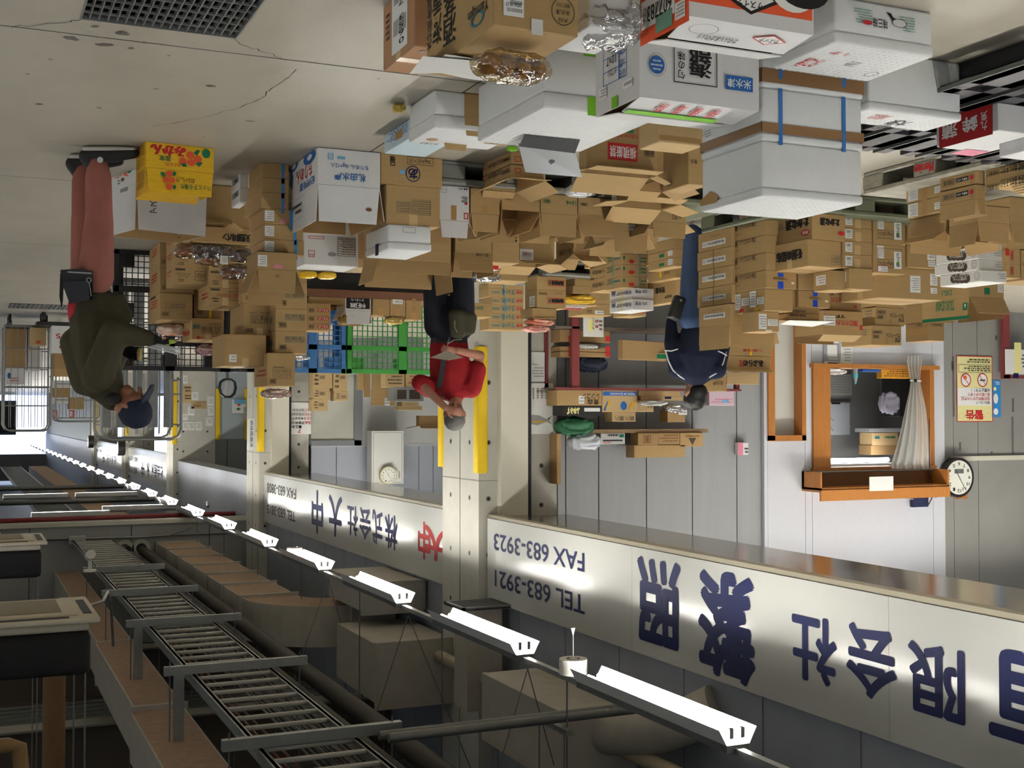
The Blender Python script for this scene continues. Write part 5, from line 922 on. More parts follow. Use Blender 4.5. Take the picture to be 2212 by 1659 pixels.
for k in range(3):
    B('TF%d' % (k + 1), 'snack carton with framed print and barcode, ' + ('lowest', 'middle', 'top')[k] + ' of the three-high column', 595, ys_[k], ys_[k + 1], 663, 568, on='TF%d' % k, tp=None, marks=[('f', 'F', 616, ys_[k] + 13, 658, ys_[k] + 26, 't', .003, 1), ('t', 'F', 618, ys_[k] + 14, 656, ys_[k] + 19, '入数 40束×6袋', 'd'), ('t', 'F', 618, ys_[k] + 20, 656, ys_[k] + 25, '品名 たわしろぼう', 'd'), ('b', 'F', 602, ys_[k] + 30, 619, ys_[k] + 42, 'd'), ('t', 'S', 575, ys_[k] + 22, 589, ys_[k] + 34, 'BEBY', 't', .012)])
B('TG', 'biscuit carton perched highest of all, foil bag on its top', 577, 782, 834, 637.5, 549, on='TF3', dy=-.05, z0=None, tp=None, marks=[('f', 'F', 589, 797, 629, 818, 's', .004, 1), ('t', 'F', 592, 799, 627, 806, '310g×15入', 'd'), ('t', 'F', 592, 809, 627, 816, 'しるこビスケット', 'd'), ('b', 'F', 582, 818, 597, 829, 'd'), ('t', 'F', 590, 792, 614, 795, '株式会社小林食品', 'd'), ('n', 'S', 552, 798, 574, 816, 'sr', 2)])
# low platform with goods between the partition pallets and the open cartons
g = empty('low_platform', (PX(790, 640, Y=11.55).x, 11.75, 0), 0, 'low dark platform with a brown board edge carrying small cartons', 'platform')
xa, xb = PX(663, 640, Y=11.55).x, PX(1100, 640, Y=11.55).x; c = (xa + xb) / 2; zb = .46
mb = MB(); mb.box((xb - c, -.2, zb - .075), (xa - c, .4, zb), M('brown_board', (112, 74, 52), .55, nz=.1)); mb.build('board', g)
mb = MB(); mb.box((xb - c + .04, -.12, 0), (xa - c - .04, .35, zb - .076), BLK); mb.build('support', g)
BX['PLAT'] = dict(E=Vector((xa, 11.55, 0)), zt=zb)
B('TT', 'shallow open brown tray carton on the low platform', 668, 637, 655, 745, .28, on='PLAT', flaps={'B': (70, .04), 'F': (175, .05)})
ys_ = [662, 680, 697, 714]
for k in range(3):
    B('TU%d' % k, 'flat snack carton with a red print block, ' + ('lowest', 'middle', 'uppermost')[k] + ' of three by the blue pallet', 663, ys_[k], ys_[k + 1], 714, .25, on='TT' if k == 0 else 'TU%d' % (k - 1), dy=.0, tp=None, marks=[('b', 'F', 667, ys_[k] + 4, 679, ys_[k] + 13, 'd'), ('r', 'F', 687, ys_[k] + 5, 710, ys_[k] + 12, 'sr'), ('t', 'F', 689, ys_[k] + 6, 708, ys_[k] + 11, 'ひろしま', 'w')])
B('TV', 'white sweet-potato carton with a big black front panel', 746, 642, 670, 801, .3, on='PLAT', kind='w', marks=[('r', 'F', 748, 644, 799, 667, 'k'), ('t', 'F', 756, 655, 790, 665, '特選', 'w', .012), ('o', 'F', 766, 654, 780, 666, 'w', .06), ('t', 'F', 758, 645, 786, 651, 'さつまいも', 'w')], flaps={'F': (92, .135), 'B': (95, .13), 'R': (120, .1), 'L': (95, .12)})
B('TW0', 'brown carton taped down its middle, beside the black-fronted white carton', 805.5, 641, 681, 841.7, .25, on='PLAT', tp='y')
B('TW1', 'brown carton with a white sticker between two taped ones', 842.6, 641, 682, 876, .25, on='PLAT', tp='y', marks=[('l', 'F', 848, 647, 870, 657, 1)])
B('TW2', 'brown carton with two tape patches beside the dark trousers', 877, 642, 690, 911, .25, on='PLAT', tp='y', marks=[('r', 'F', 890, 645, 898, 655, 'kt'), ('r', 'F', 890, 660, 898, 671, 'kt')])
B('TW3', 'brown carton with a green square mark, beside the olive waist bag', 1022, 648, 684, 1064, .3, on='PLAT', tp=None, marks=[('f', 'F', 1038, 662, 1044, 669, 'g', .006), ('t', 'F', 1024, 662, 1036, 669, '森下', 'g', .012)])
# ---------------- stacks by the big pillar ----------------
ys_ = [600, 622.5, 640.5, 657.6, 675.7, 694, 711.5]
for k in range(6):
    B('SA%d' % k, 'flat gold-sugar sweets carton with blue script, ' + ('lowest shown', 'second', 'third', 'fourth', 'fifth', 'topmost')[k] + ' of the tied stack', 1055 + (k in (2, 3)) * 7, ys_[k], ys_[k + 1], 1131, 1036 if k > 3 else .3, Y=13.55 if k == 0 else None, z0=.02 if k == 0 else None, on=None if k == 0 else 'SA%d' % (k - 1), tp=None, straps=[('x', .57, .016, ST2, 0, .085)] if k < 5 else (), marks=[('b', 'F', 1062, ys_[k] + 6, 1080, ys_[k] + 12, 't'), ('t', 'F', 1084, ys_[k] + 4, 1112, ys_[k] + 14, 'ういろ', 't', .02), ('t', 'F', 1115, ys_[k] + 5, 1129, ys_[k] + 13, '金糖', 'r', .012)])
for k in range(2):
    B('SB%d' % k, ('lower', 'upper')[k] + ' rice-cracker carton with a red-framed black title on the lettered pallet', 1160, (585, 625)[k], (625, 665)[k], 1222.5, 1134, Y=11.45 if k == 0 else None, z0=.16 if k == 0 else None, on=None if k == 0 else 'SB0', tp=None, marks=[('f', 'F', 1183, (605, 644)[k], 1219, (618, 656)[k], 'r', .006), ('t', 'F', 1185, (607, 646)[k], 1217, (616, 654)[k], '播州煎菓子', 'k', .02), ('b', 'F', 1163, (591, 631)[k], 1182, (598, 637)[k], 'd'), ('n', 'F', 1195, (592, 631)[k], 1215, (598, 637)[k], 's', 2)] + ([('l', 'S', 1144, 640, 1156, 663, 4)] if k else []))
B('SC', 'shallow brown tray of orange packs on the rice-cracker cartons', 1150, 666, 684, 1202, .3, on='SB1', flaps={'F': (150, .03)})
B('SD0', 'brown carton in shade beside the rice-cracker cartons', 1242, 586, 617, 1280, .3, Y=11.5, z0=.16, tp=None)
B('SD1', 'low brown carton under the golden snack bags', 1238, 618, 634, 1280, .3, on='SD0', tp=None)
for k in range(2):
    B('SE%d' % k, ('lower', 'upper')[k] + ' brown carton with a large black swoosh title and red 25', 1313, (569, 596)[k], (596, 625)[k], .35, (1274, 1275)[k], Y=10.6 if k == 0 else None, z0=None if k == 0 else None, on=None if k == 0 else 'SE0', tp=None, marks=[('t', 'S', 1280, (583, 610)[k], 1306, (592, 620)[k], 'つ金沢25', 'k', .014), ('b', 'S', 1275, (573, 600)[k], 1284, (580, 606)[k], 'd')])
B('SE9', 'brown base carton below the swoosh-title cartons', 1313, 500, 560, .5, 1262, Y=10.6, z0=0, under='SE0', tp=None)
ys_ = [547, 570, 596, 621]
for k in range(3):
    B('SF%d' % k, 'green-printed carton tied with teal string, ' + ('lowest', 'middle', 'top')[k] + ' of the bundle of three', 1344, ys_[k], ys_[k + 1], 1398, 1308, Y=10.3 if k == 0 else None, z0=None if k == 0 else None, on=None if k == 0 else 'SF%d' % (k - 1), tp=None, straps=[('x', .3, .014, M('teal_string', (88, 146, 150), .5), 0, .1), ('y', .55, .014, M('teal_string', (88, 146, 150), .5), 0, .1)], marks=[('r', 'F', 1346, ys_[k] + 6, 1350, ys_[k] + 13, 'g'), ('e', 'F', 1358, ys_[k] + 14, 1370, ys_[k] + 22, 'r'), ('n', 'F', 1380, ys_[k] + 8, 1396, ys_[k] + 22, 'g', 2), ('n', 'S', 1310, ys_[k] + 8, 1324, ys_[k] + 20, 'g', 3), ('n', 'S', 1325, ys_[k] + 8, 1340, ys_[k] + 16, 't', 1)])
B('SF9', 'brown base carton under the green-printed bundle', 1344, 490, 545, 1400, 1306, Y=10.3, z0=0, under='SF0', tp=None)
ys_ = [620, 646, 669]
for k in range(2):
    B('SG%d' % k, ('lower', 'upper')[k] + ' white carton with blue characters and barcode under the kelp candy', 1366, ys_[k], ys_[k + 1], 1412, 1317, on='SF2' if k == 0 else 'SG0', dy=-.02, kind='w', tp=None, straps=[('y', .45, .014, M('yellow_string', (226, 206, 60), .5), 0, .1)], marks=[('b', 'S', 1321, ys_[k] + 8, 1330, ys_[k] + 20, 'n'), ('t', 'S', 1332, ys_[k] + 9, 1364, ys_[k] + 18, '特選BASKEP', 'n'), ('t', 'F', 1372, ys_[k] + 6, 1398, ys_[k] + 14, '20% 甲斐', 'n')])
B('SH', 'kelp-candy carton with bold black title and maker line', 1457, 600, 652, 1478, 1398, Y=9.9, z0=None, tp=None, marks=[('t', 'S', 1416, 621, 1436, 634, '昆布飴', 'k', .016), ('t', 'S', 1436, 637, 1452, 644, '浪花屋', 'k', .012), ('r', 'S', 1400, 645, 1410, 652, 't'), ('n', 'S', 1400, 603, 1420, 612, 'n', 1)])
B('SH9', 'brown base carton below the kelp-candy carton', 1457, 500, 590, 1480, 1400, Y=9.9, z0=0, under='SH', tp=None)
B('SI', 'flat brown carton with yellow string on the kelp-candy carton base', 1460, 577, 600, 1480, 1400, Y=9.7, z0=None, tp=None, marks=[('t', 'S', 1436, 586, 1446, 593, '白入皿', 'k'), ('r', 'S', 1425, 580, 1429, 600, 'y')])
for k in range(2):
    B('SJ%d' % k, ('lower', 'upper')[k] + ' brown carton with white slip and green tape behind the noodle cartons', 1456, (538, 556)[k], (556, 575)[k], 1482, 1400, Y=9.5 if k == 0 else None, z0=None if k == 0 else None, on=None if k == 0 else 'SJ0', tp=None, marks=[('l', 'S', 1443, (541, 559)[k], 1453, (552, 572)[k], 2), ('r', 'S', 1424, (549, 569)[k], 1435, (556, 575)[k], 'g')])
B('SJ9', 'brown base carton under the green-taped cartons', 1456, 470, 530, 1482, 1400, Y=9.5, z0=0, under='SJ0', tp=None)
B('SK', 'flat brown carton with framed print beneath the shelf frame', 1356, 668, 682, 1396, 1324, Y=12.2, z0=None, tp=None, marks=[('f', 'F', 1357, 670, 1370, 676, 'k'), ('n', 'F', 1374, 670, 1394, 680, 'sr', 1)])
B('SL', 'brown carton with a barcode slip behind the golden bags', 1258, 655, 680, 1322, .35, Y=12.2, z0=None, tp=None, marks=[('l', 'F', 1285, 671, 1304, 679, 1), ('t', 'F', 1268, 669, 1278, 676, '品名', 'k')])
B('SL9', 'long brown base carton under the slip-marked carton', 1258, 560, 650, 1400, .4, Y=12.2, z0=0, under='SL', tp=None)
# ---------------- people ----------------
def blob(name, caps, m, parent, voxel=.012, sm=5, mats=None):
    """one continuous surface grown from tapered limbs: (p0, p1, r0, r1[, side vector, flatten])"""
    bm = bmesh.new()
    for cp in caps:
        p0, p1, r0, r1 = cp[:4]; side = Vector(cp[4]).normalized() if len(cp) > 4 else Vector((1, 0, 0)); fl = cp[5] if len(cp) > 5 else 1
        b2 = bmesh.new(); ax = (Vector(p1) - Vector(p0))
        ax = ax.normalized() if ax.length > 1e-6 else Vector((0, 0, 1))
        side = (side - ax * side.dot(ax)); side = side.normalized() if side.length > 1e-4 else ax.orthogonal().normalized()
        oth = ax.cross(side)
        for p, r in ((p0, r0), (p1, r1)):
            q = bmesh.ops.create_icosphere(b2, subdivisions=2, radius=1)
            for v in q['verts']:
                c = v.co.copy(); k = .6 if fl != 1 else 1
                v.co = Vector(p) + side * (c.x * r) + oth * (c.y * r * fl) + ax * (c.z * r * min(1, fl * 1.2))
        bmesh.ops.convex_hull(b2, input=b2.verts[:])
        lo = [v for v in b2.verts if not v.link_faces]; bmesh.ops.delete(b2, geom=lo, context='VERTS')
        t = bpy.data.meshes.new('t'); b2.to_mesh(t); b2.free(); bm.from_mesh(t); bpy.data.meshes.remove(t)
    me = bpy.data.meshes.new(name); bm.to_mesh(me); bm.free()
    o = bpy.data.objects.new(name, me); COL.objects.link(o)
    a = o.modifiers.new('r', 'REMESH'); a.mode = 'VOXEL'; a.voxel_size = voxel; a.use_smooth_shade = True
    a = o.modifiers.new('s', 'SMOOTH'); a.iterations = sm; a.factor = .5
    me2 = bpy.data.meshes.new_from_object(o.evaluated_get(bpy.context.evaluated_depsgraph_get()))
    o.modifiers.clear(); o.data = me2; bpy.data.meshes.remove(me)
    me2.materials.clear(); me2.materials.append(m)
    for p in me2.polygons: p.use_smooth = True
    if parent is not None: me2.transform(parent.matrix_basis.inverted()); o.parent = parent
    return o
def hand(caps, wrist, d, back, th, curl=.5, s=1.0):
    """palm, four bent fingers of different length and a thumb; d = direction, back = back-of-hand normal, th = thumb side"""
    d = Vector(d).normalized(); back = Vector(back); back = (back - d * back.dot(d)).normalized(); th_ = Vector(th); sd = d.cross(back); sd = sd if sd.dot(th_) > 0 else -sd
    w = Vector(wrist); K = w + d * .085 * s
    caps.append((w, K, .028 * s, .036 * s, sd, .42))
    tips = []
    for k, (off, ln) in enumerate(((.027, .068), (.009, .076), (-.009, .07), (-.026, .055))):
        b = K + sd * off * s; a1 = curl * (.7 + .1 * k); a2 = curl * (1.6 + .1 * k)
        m1 = b + (d * math.cos(a1) - back * math.sin(a1)) * ln * .52 * s; m2 = m1 + (d * math.cos(a2) - back * math.sin(a2)) * ln * .48 * s
        caps.append((b, m1, .0095 * s, .0088 * s)); caps.append((m1, m2, .0088 * s, .0072 * s)); tips.append((b, m1, m2))
    t0 = w + d * .03 * s + sd * .026 * s; t1 = t0 + (d * .6 + sd * .7 - back * .25).normalized() * .038 * s; t2 = t1 + (d * .9 + sd * .2 - back * .35).normalized() * .03 * s
    caps.append((t0, t1, .012 * s, .0105 * s)); caps.append((t1, t2, .0105 * s, .0085 * s)); tips.append((t0, t1, t2)); return tips
def skin(n, c): return M('skin_' + n, c, .55, nz=.08, ns=14, spec=.3)
def cloth(n, c, b=.35, sc=14): return M(n, c, .85, nz=.1, ns=5, bump=b, bs=sc, spec=.15)
R_ = RT; RN = Vector((R_.x, R_.y, 0)); DEP = Vector((FW.x, FW.y, 0)).normalized()
def face(caps, c, f, up, s):
    """nose, brow, chin, lips and ears on a head centred at c facing f"""
    f = Vector(f).normalized(); up = (Vector(up) - f * Vector(up).dot(f)).normalized(); sd = f.cross(up)
    caps.append((c - f * .012 * s, c + f * .012 * s + up * .01 * s, .088 * s, .084 * s, sd, 1.0)); caps.append((c + up * .03 * s - f * .02 * s, c + up * .035 * s - f * .01 * s, .088 * s, .086 * s))
    caps.append((c - up * .07 * s + f * .035 * s, c - up * .085 * s + f * .06 * s, .052 * s, .03 * s))
    caps.append((c + f * .088 * s + up * .01 * s, c + f * .112 * s - up * .03 * s, .011 * s, .015 * s))
    caps.append((c + f * .08 * s + up * .03 * s + sd * .035 * s, c + f * .08 * s + up * .03 * s - sd * .035 * s, .012 * s, .012 * s))
    caps.append((c + f * .08 * s - up * .058 * s + sd * .018 * s, c + f * .08 * s - up * .058 * s - sd * .018 * s, .01 * s, .01 * s))
    for k in (-1, 1): e = c + sd * .088 * s * k - f * .005 * s; caps.append((e + up * .022 * s, e - up * .022 * s, .017 * s, .012 * s, f, .5))
    return f, up, sd
def eyes(root, c, f, up, sd, s):
    I = root.matrix_basis.inverted()
    for k in (-1, 1):
        mb = MB(); bm = bmesh.new(); bmesh.ops.create_icosphere(bm, subdivisions=2, radius=.011 * s); mb.addbm(bm, M('eye_white', (220, 214, 206), .3), True, T=I @ Matrix.Translation(c + f * .078 * s + sd * .032 * s * k + up * .012 * s))
        bm = bmesh.new(); bmesh.ops.create_icosphere(bm, subdivisions=1, radius=.006 * s); mb.addbm(bm, BLK, True, T=I @ Matrix.Translation(c + f * .086 * s + sd * .032 * s * k + up * .012 * s)); mb.build('eye', root)
# --- person in olive jacket, bowed over a clear folder ---
W1 = 7.42
def P1(x, y, dw=0.): return PX(x, y, W=W1 + dw)
ft = PX(215, 330, Z=0)
p1 = empty('person', (ft.x, ft.y, 0), 0, 'person in an olive jacket, rust-pink trousers and navy cap, head bowed over a clear folder', 'person')
FD1 = -RN                         # facing
SK1 = skin('tan', (150, 104, 78))
hipN, hipF = P1(207, 598, -.08), P1(190, 600, .1); kneN, kneF = P1(214, 472, -.1), P1(184, 470, .1); ankN, ankF = P1(212, 353, -.1), P1(182, 357, .12)
ankN.z = max(ankN.z, .1); ankF.z = max(ankF.z, .1)
wst = P1(196, 650); chs = P1(192, 752); upb = P1(200, 815); nck = P1(240, 868); hd = P1(283, 876)
shN, shF = P1(212, 812, -.17), P1(222, 818, .17); elN, elF = P1(247, 718, -.24), P1(262, 735, .22); wrN, wrF = P1(330, 733, -.12), P1(276, 760, .05)
hdir = (P1(303, 838) - P1(276, 868)).normalized(); hup = (P1(305, 905) - P1(270, 872)); 
caps = [(hipN, kneN, .085, .058), (kneN, ankN, .055, .038), (hipF, kneF, .085, .058), (kneF, ankF, .055, .038), (P1(198, 612), wst, .12, .115, DEP, .8), (wst, chs, .115, .13, DEP, .75), (chs, upb, .13, .12, DEP, .75), (upb, nck, .08, .05), (nck, hd, .05, .055),
        (shN, elN, .045, .036), (elN, wrN, .036, .026), (shF, elF, .045, .036), (elF, wrF, .036, .026), (shN, shF, .06, .06)]
f, u, s_ = face(caps, hd, hdir, hup, .98)
for a, sgn in ((ankN, -.1), (ankF, .12)): caps.append((a + Vector((0, 0, -.03)), Vector((a.x, a.y, .035)) + FD1 * .14, .035, .028))
tN = hand(caps, wrN, P1(378, 742, -.1) - wrN, Vector((0, 0, 1)), -DEP, .35)
tF = hand(caps, wrF, P1(312, 768, .0) - wrF, DEP, Vector((0, 0, 1)), .8)
blob('body', caps, SK1, p1, .0075, 3); eyes(p1, hd, f, u, s_, .98)
PNT = cloth('rust_trousers', (136, 86, 76)); sp = []
for hp, kn, an in ((hipN, kneN, ankN), (hipF, kneF, ankF)):
    sp += [(hp, kn, .108, .085), (kn, kn.lerp(an, .75), .083, .078), (kn.lerp(an, .75), an + Vector((0, 0, .02)), .078, .064)]
sp += [(P1(198, 606), wst, .135, .128, DEP, .85)]
blob('trousers', sp, PNT, p1, .012, 5)
blob('red_jumper_hem', [(P1(196, 645), P1(192, 672), .142, .148, DEP, .85)], cloth('red_hem', (160, 42, 52)), p1, .012, 3)
JK = cloth('olive_jacket', (60, 56, 42), .8, 9)
jk = [(P1(203, 668), P1(205, 700), .165, .172, DEP, .86), (P1(206, 690), P1(210, 760), .17, .17, DEP, .86), (P1(210, 755), P1(216, 815), .168, .15, DEP, .85), (P1(216, 810), P1(243, 862), .14, .075, DEP, .95), (P1(168, 740), P1(192, 820), .1, .105, DEP, 1.1), (P1(245, 650), P1(255, 690), .05, .06, DEP, 1.6),
      (shN, elN, .095, .085), (elN, wrN + (elN - wrN) * .12, .085, .05), (shF, elF, .09, .08), (elF, wrF + (elF - wrF) * .25, .075, .048), (shN, shF, .1, .1)]
blob('jacket', jk, JK, p1, .012, 4)
blob('collar', [(P1(236, 858, -.05), P1(250, 862, -.08), .04, .035), (P1(234, 864, .05), P1(250, 868, .06), .04, .035)], M('collar_dark', (36, 34, 32), .9), p1, .01, 3)
CAPM = cloth('navy_cap', (36, 42, 58), .3)
cc = hd + u * .045 - f * .012
blob('cap', [(cc, cc + u * .02, .104, .092, f, 1.0), (cc + f * .085 - u * .002, cc + f * .19 - u * .03, .06, .045, s_, .16), (cc + f * .08 + s_ * .045, cc + f * .165 - u * .02 + s_ * .03, .035, .03, s_, .22), (cc + f * .08 - s_ * .045, cc + f * .165 - u * .02 - s_ * .03, .035, .03, s_, .22)], CAPM, p1, .007, 3)
GL = M('glove_black', (22, 22, 24), .8); GLL = M('glove_lime', (150, 172, 70), .7)
for wr, el, tp, nm in ((wrN, elN, tN, 0), (wrF, elF, tF, 1)):
    g_ = [(wr + (el - wr) * .3, wr, .04, .038), (wr, (tp[0][0] + tp[3][0]) / 2, .04, .044, (tp[0][0] - tp[3][0]), .5)]
    for b, m1, m2 in tp: g_.append((b, m1, .0135, .012))
    blob('glove', g_, GL, p1, .006, 2)
    blob('glove_trim', [(tp[k][0].lerp(tp[k][1], .55), tp[k][1], .0145, .0135) for k in range(4)] + [(tp[0][0].lerp(tp[3][0], .2) + Vector((0, 0, .012)), tp[0][0].lerp(tp[3][0], .8) + Vector((0, 0, .012)), .014, .014)], GLL, p1, .005, 1)
for a, sx in ((ankN, 0), (ankF, 0)):
    c = Vector((a.x, a.y, 0)); b_ = c - FD1 * .07; 
    blob('sneaker', [(b_ + Vector((0, 0, .06)), c + FD1 * .1 + Vector((0, 0, .055)), .046, .044, DEP, 1), (c + FD1 * .1 + Vector((0, 0, .05)), c + FD1 * .21 + Vector((0, 0, .04)), .044, .034, DEP, 1), (b_ + Vector((0, 0, .06)), a + Vector((0, 0, .05)), .046, .05)], M('sneaker_black', (34, 33, 34), .8), p1, .008, 3)
    blob('sole', [(b_ + Vector((0, 0, .02)), c + FD1 * .1 + Vector((0, 0, .02)), .052, .052, DEP, .38), (c + FD1 * .1 + Vector((0, 0, .02)), c + FD1 * .215 + Vector((0, 0, .02)), .05, .038, DEP, .42)], M('sole_grey', (176, 172, 164), .7), p1, .006, 1)
mb = MB(); I1 = p1.matrix_basis.inverted(); d = I1 @ (ankN + Vector((0, 0, -.01)) - DEP * .052 - RN * .03)
mb.tube([d, d - DEP * .004], .018, M('patch_pale', (190, 196, 192), .6), 12); mb.build('ankle_patch', p1)
# waist pouch with key ring hanging at his hip
BG = M('pouch_leather', (24, 25, 30), .38, bump=.1, bs=30)
g = empty('hip_bag', P1(170, 615, -.16), 0, 'black leather pouch with key ring hung at the hip of the person in olive', 'bag')
def slab(mb, pts, dw0, dw1, m, PF):           # outline in photo pixels given real thickness along the view
    A = [PF(x, y, dw0) - g.location for x, y in pts]; Bk = [PF(x, y, dw1) - g.location for x, y in pts]; N = len(pts)
    mb.add(A + Bk, [tuple(range(N))[::-1], tuple(range(N, 2 * N))] + [(i, (i + 1) % N, N + (i + 1) % N, N + i) for i in range(N)], m)
mb = MB(); slab(mb, [(130, 583), (172, 580), (200, 586), (202, 648), (150, 655), (137, 620)], -.2, -.13, BG, P1); mb.build('pouch_body', g)
mb = MB(); slab(mb, [(136, 609), (190, 607), (194, 648), (152, 656), (146, 640)], -.235, -.2, M('pouch_flap', (34, 36, 44), .3), P1); mb.build('flap', g)
mb = MB(); slab(mb, [(146, 586), (198, 589), (198, 592), (146, 589)], -.207, -.2, M('zip_grey', (150, 150, 150), .4), P1); mb.build('zipper', g)
mb = MB(); N = 14; mb.tube([P1(192 + 5 * math.cos(i * .4488), 605 + 5 * math.sin(i * .4488), -.245) - g.location for i in range(15)], .003, STEEL, 5); mb.tube([P1(192, 610, -.243) - g.location, P1(195, 625, -.243) - g.location, P1(197, 640, -.243) - g.location], .003, STEEL, 5); mb.build('key_ring', g)
mb = MB(); slab(mb, [(130, 590), (139, 592), (136, 650), (133, 668), (128, 640)], -.17, -.12, M('pouch_straps', (20, 20, 22), .8), P1); mb.build('hanging_straps', g)
g = empty('clear_folder', P1(350, 748, -.1), 0, 'folded clear plastic folder held in the gloved hands of the person in olive', 'folder')
FIL = M('clear_film', (225, 230, 232), .12, alpha=.38, spec=.9)
mb = MB(); slab(mb, [(312, 738), (330, 740), (390, 752), (385, 766), (318, 750)], -.12, -.02, FIL, P1); mb.build('film_sheets', g); mb = MB(); mb.tube([P1(318, 749, -.12) - g.location, P1(386, 765, -.12) - g.location], .005, M('film_edge', (200, 202, 202), .2), 6); mb.tube([P1(318, 743, -.12) - g.location, P1(388, 757, -.12) - g.location], .003, M('film_edge', (200, 202, 202), .2), 6); mb.build('folded_edge', g)
# --- person in red shirt reading a slip ---
W2 = 10.3
def P2(x, y, dw=0.): return PX(x, y, W=W2 + dw)
p2 = empty('person', (P2(968, 600).x, P2(968, 600).y, 0), 0, 'grey-haired person in a red shirt, hand at the face, reading a paper slip', 'person')
SK2 = skin('red_brown', (160, 112, 92)); FD2 = -DEP
hL, hR = P2(944, 705), P2(998, 705); kL, kR = P2(938, 595, -.03), P2(1000, 595, .02); aL, aR = P2(936, 515), P2(1002, 515)
for a in (aL, aR): a.z = .09
w_ = P2(970, 742); ch = P2(972, 800); sh1, sh2 = P2(928, 838), P2(1018, 838); nk = P2(985, 862, -.02); h2 = P2(982, 893, -.08)
e1, e2 = P2(906, 826, -.2), P2(1037, 768, .02); wr1, wr2 = P2(962, 880, -.28), P2(988, 757, -.25)
caps = [(hL, kL, .09, .06), (kL, aL, .058, .04), (hR, kR, .09, .06), (kR, aR, .058, .04), (P2(970, 715), w_, .14, .13, RN, .7), (w_, ch, .135, .155, RN, .65), (ch, (sh1 + sh2) / 2, .15, .1, RN, .65), (sh1, sh2, .06, .06), (P2(980, 845), nk, .065, .055), (nk, h2, .055, .06),
        (sh1, e1, .05, .042), (e1, wr1, .042, .029), (sh2, e2, .05, .042), (e2, wr2, .042, .029)]
f, u, s_ = face(caps, h2, FD2 * .8 - RN * .1 + Vector((0, 0, -.65)), Vector((0, 0, 1)), 1.0)
for a in (aL, aR): caps.append((a + Vector((0, 0, -.04)), Vector((a.x, a.y, .04)) + FD2 * .16, .036, .03))
hand(caps, wr1, P2(998, 893, -.3) - wr1, -DEP, Vector((0, 0, 1)), .55); hand(caps, wr2, P2(960, 756, -.28) - wr2, -DEP + Vector((0, 0, .4)), Vector((0, 0, 1)), .8)
blob('body', caps, SK2, p2, .0085, 3); eyes(p2, h2, f, u, s_, 1.)
TR = cloth('dark_trousers', (34, 36, 44), .2); sp = []
for hp, kn, an in ((hL, kL, aL), (hR, kR, aR)): sp += [(hp, kn, .112, .098), (kn, an, .096, .085)]
blob('trousers', sp + [(P2(970, 700), P2(970, 738), .165, .158, RN, .72)], TR, p2, .014, 4)
RS = cloth('red_shirt', (132, 26, 32), .6, 10)
blob('shirt', [(P2(970, 746), ch, .168, .178, RN, .72), (ch, P2(972, 835), .178, .15, RN, .72), (sh1, sh2, .085, .085), (P2(976, 842), P2(984, 856, -.01), .1, .07, RN, .9), (sh1, sh1.lerp(e1, .92), .088, .075), (sh2, sh2.lerp(e2, .55), .09, .088)], RS, p2, .012, 3)
blob('hair', [(h2 + u * .045 - f * .035, h2 + u * .05 - f * .02, .094, .09), (h2 - f * .05, h2 + u * .02 - f * .045, .078, .085)], M('grey_hair', (104, 102, 100), .8, nz=.4, ns=40, stretch=(1, 1, 5)), p2, .008, 2)
blob('belt', [(P2(970, 737), P2(970, 743), .164, .164, RN, .72)], M('belt_black', (20, 20, 22), .4), p2, .01, 1)
I2 = p2.matrix_basis.inverted()
mb = MB(); mb.tube([I2 @ P2(968, 742, -.13), I2 @ P2(980, 734, -.14), I2 @ P2(998, 733, -.13)], .006, STEEL, 6); mb.tube([I2 @ P2(966, 750, -.13), I2 @ P2(968, 738, -.14), I2 @ P2(972, 730, -.13)], .004, STEEL, 6); mb.build('key_chain', p2)
mb = MB()
for x0, y0, x1, y1 in ((962, 752, 955, 800), (955, 800, 948, 838), (948, 838, 962, 862)): 
    mb.bar(I2 @ P2(x0, y0, -.155), I2 @ P2(x1, y1, -.15), .045, .006, M('strap_black', (30, 30, 32), .8))
mb.build('shoulder_strap', p2)
mb = MB(); c = h2 + f * .1 + u * .012
for k in (-1, 1): mb.tube([I2 @ (c + s_ * (.033 * k) + (s_ * math.cos(i * .5236) + u * math.sin(i * .5236)) * .022) for i in range(13)], .003, M('glasses_metal', (140, 130, 110), .3, .8), 5)
for k in (-1, 1): mb.tube([I2 @ (c + s_ * .055 * k), I2 @ (c + s_ * .09 * k - f * .09)], .003, M('glasses_metal', (140, 130, 110), .3, .8), 5)
mb.build('glasses', p2)
g = empty('waist_bag', P2(1000, 700, -.2), 0, 'olive cloth waist bag hanging from the belt of the person in red', 'bag')
blob('bag_body', [(P2(990, 722, -.2), P2(990, 680, -.22), .07, .085, RN, .5), (P2(1012, 715, -.2), P2(1012, 685, -.22), .06, .075, RN, .5)], cloth('olive_bag', (62, 60, 46), .3), g, .01, 3)
mb = MB(); mb.tube([P2(983, 692, -.27) - g.location, P2(982, 706, -.27) - g.location, P2(988, 718, -.265) - g.location], .004, M('zip_brass', (150, 140, 110), .4, .5), 5); mb.build('zipper', g)
g = empty('paper_slip', P2(965, 765, -.32), 0, 'white printed slip held by the person in the red shirt', 'paper')
mb = MB(); a, b, c_, d_ = P2(930, 772, -.42), P2(966, 757, -.34), P2(1000, 772, -.4), P2(968, 778, -.52); q = [v - g.location for v in (a, b, c_, d_)]; mb.add(q + [v + Vector((0, 0, .002)) for v in q], [(0, 1, 2, 3), (7, 6, 5, 4), (0, 4, 5, 1), (1, 5, 6, 2), (2, 6, 7, 3), (3, 7, 4, 0)], M('paper_white', (226, 226, 222), .7)); mb.build('sheet', g)
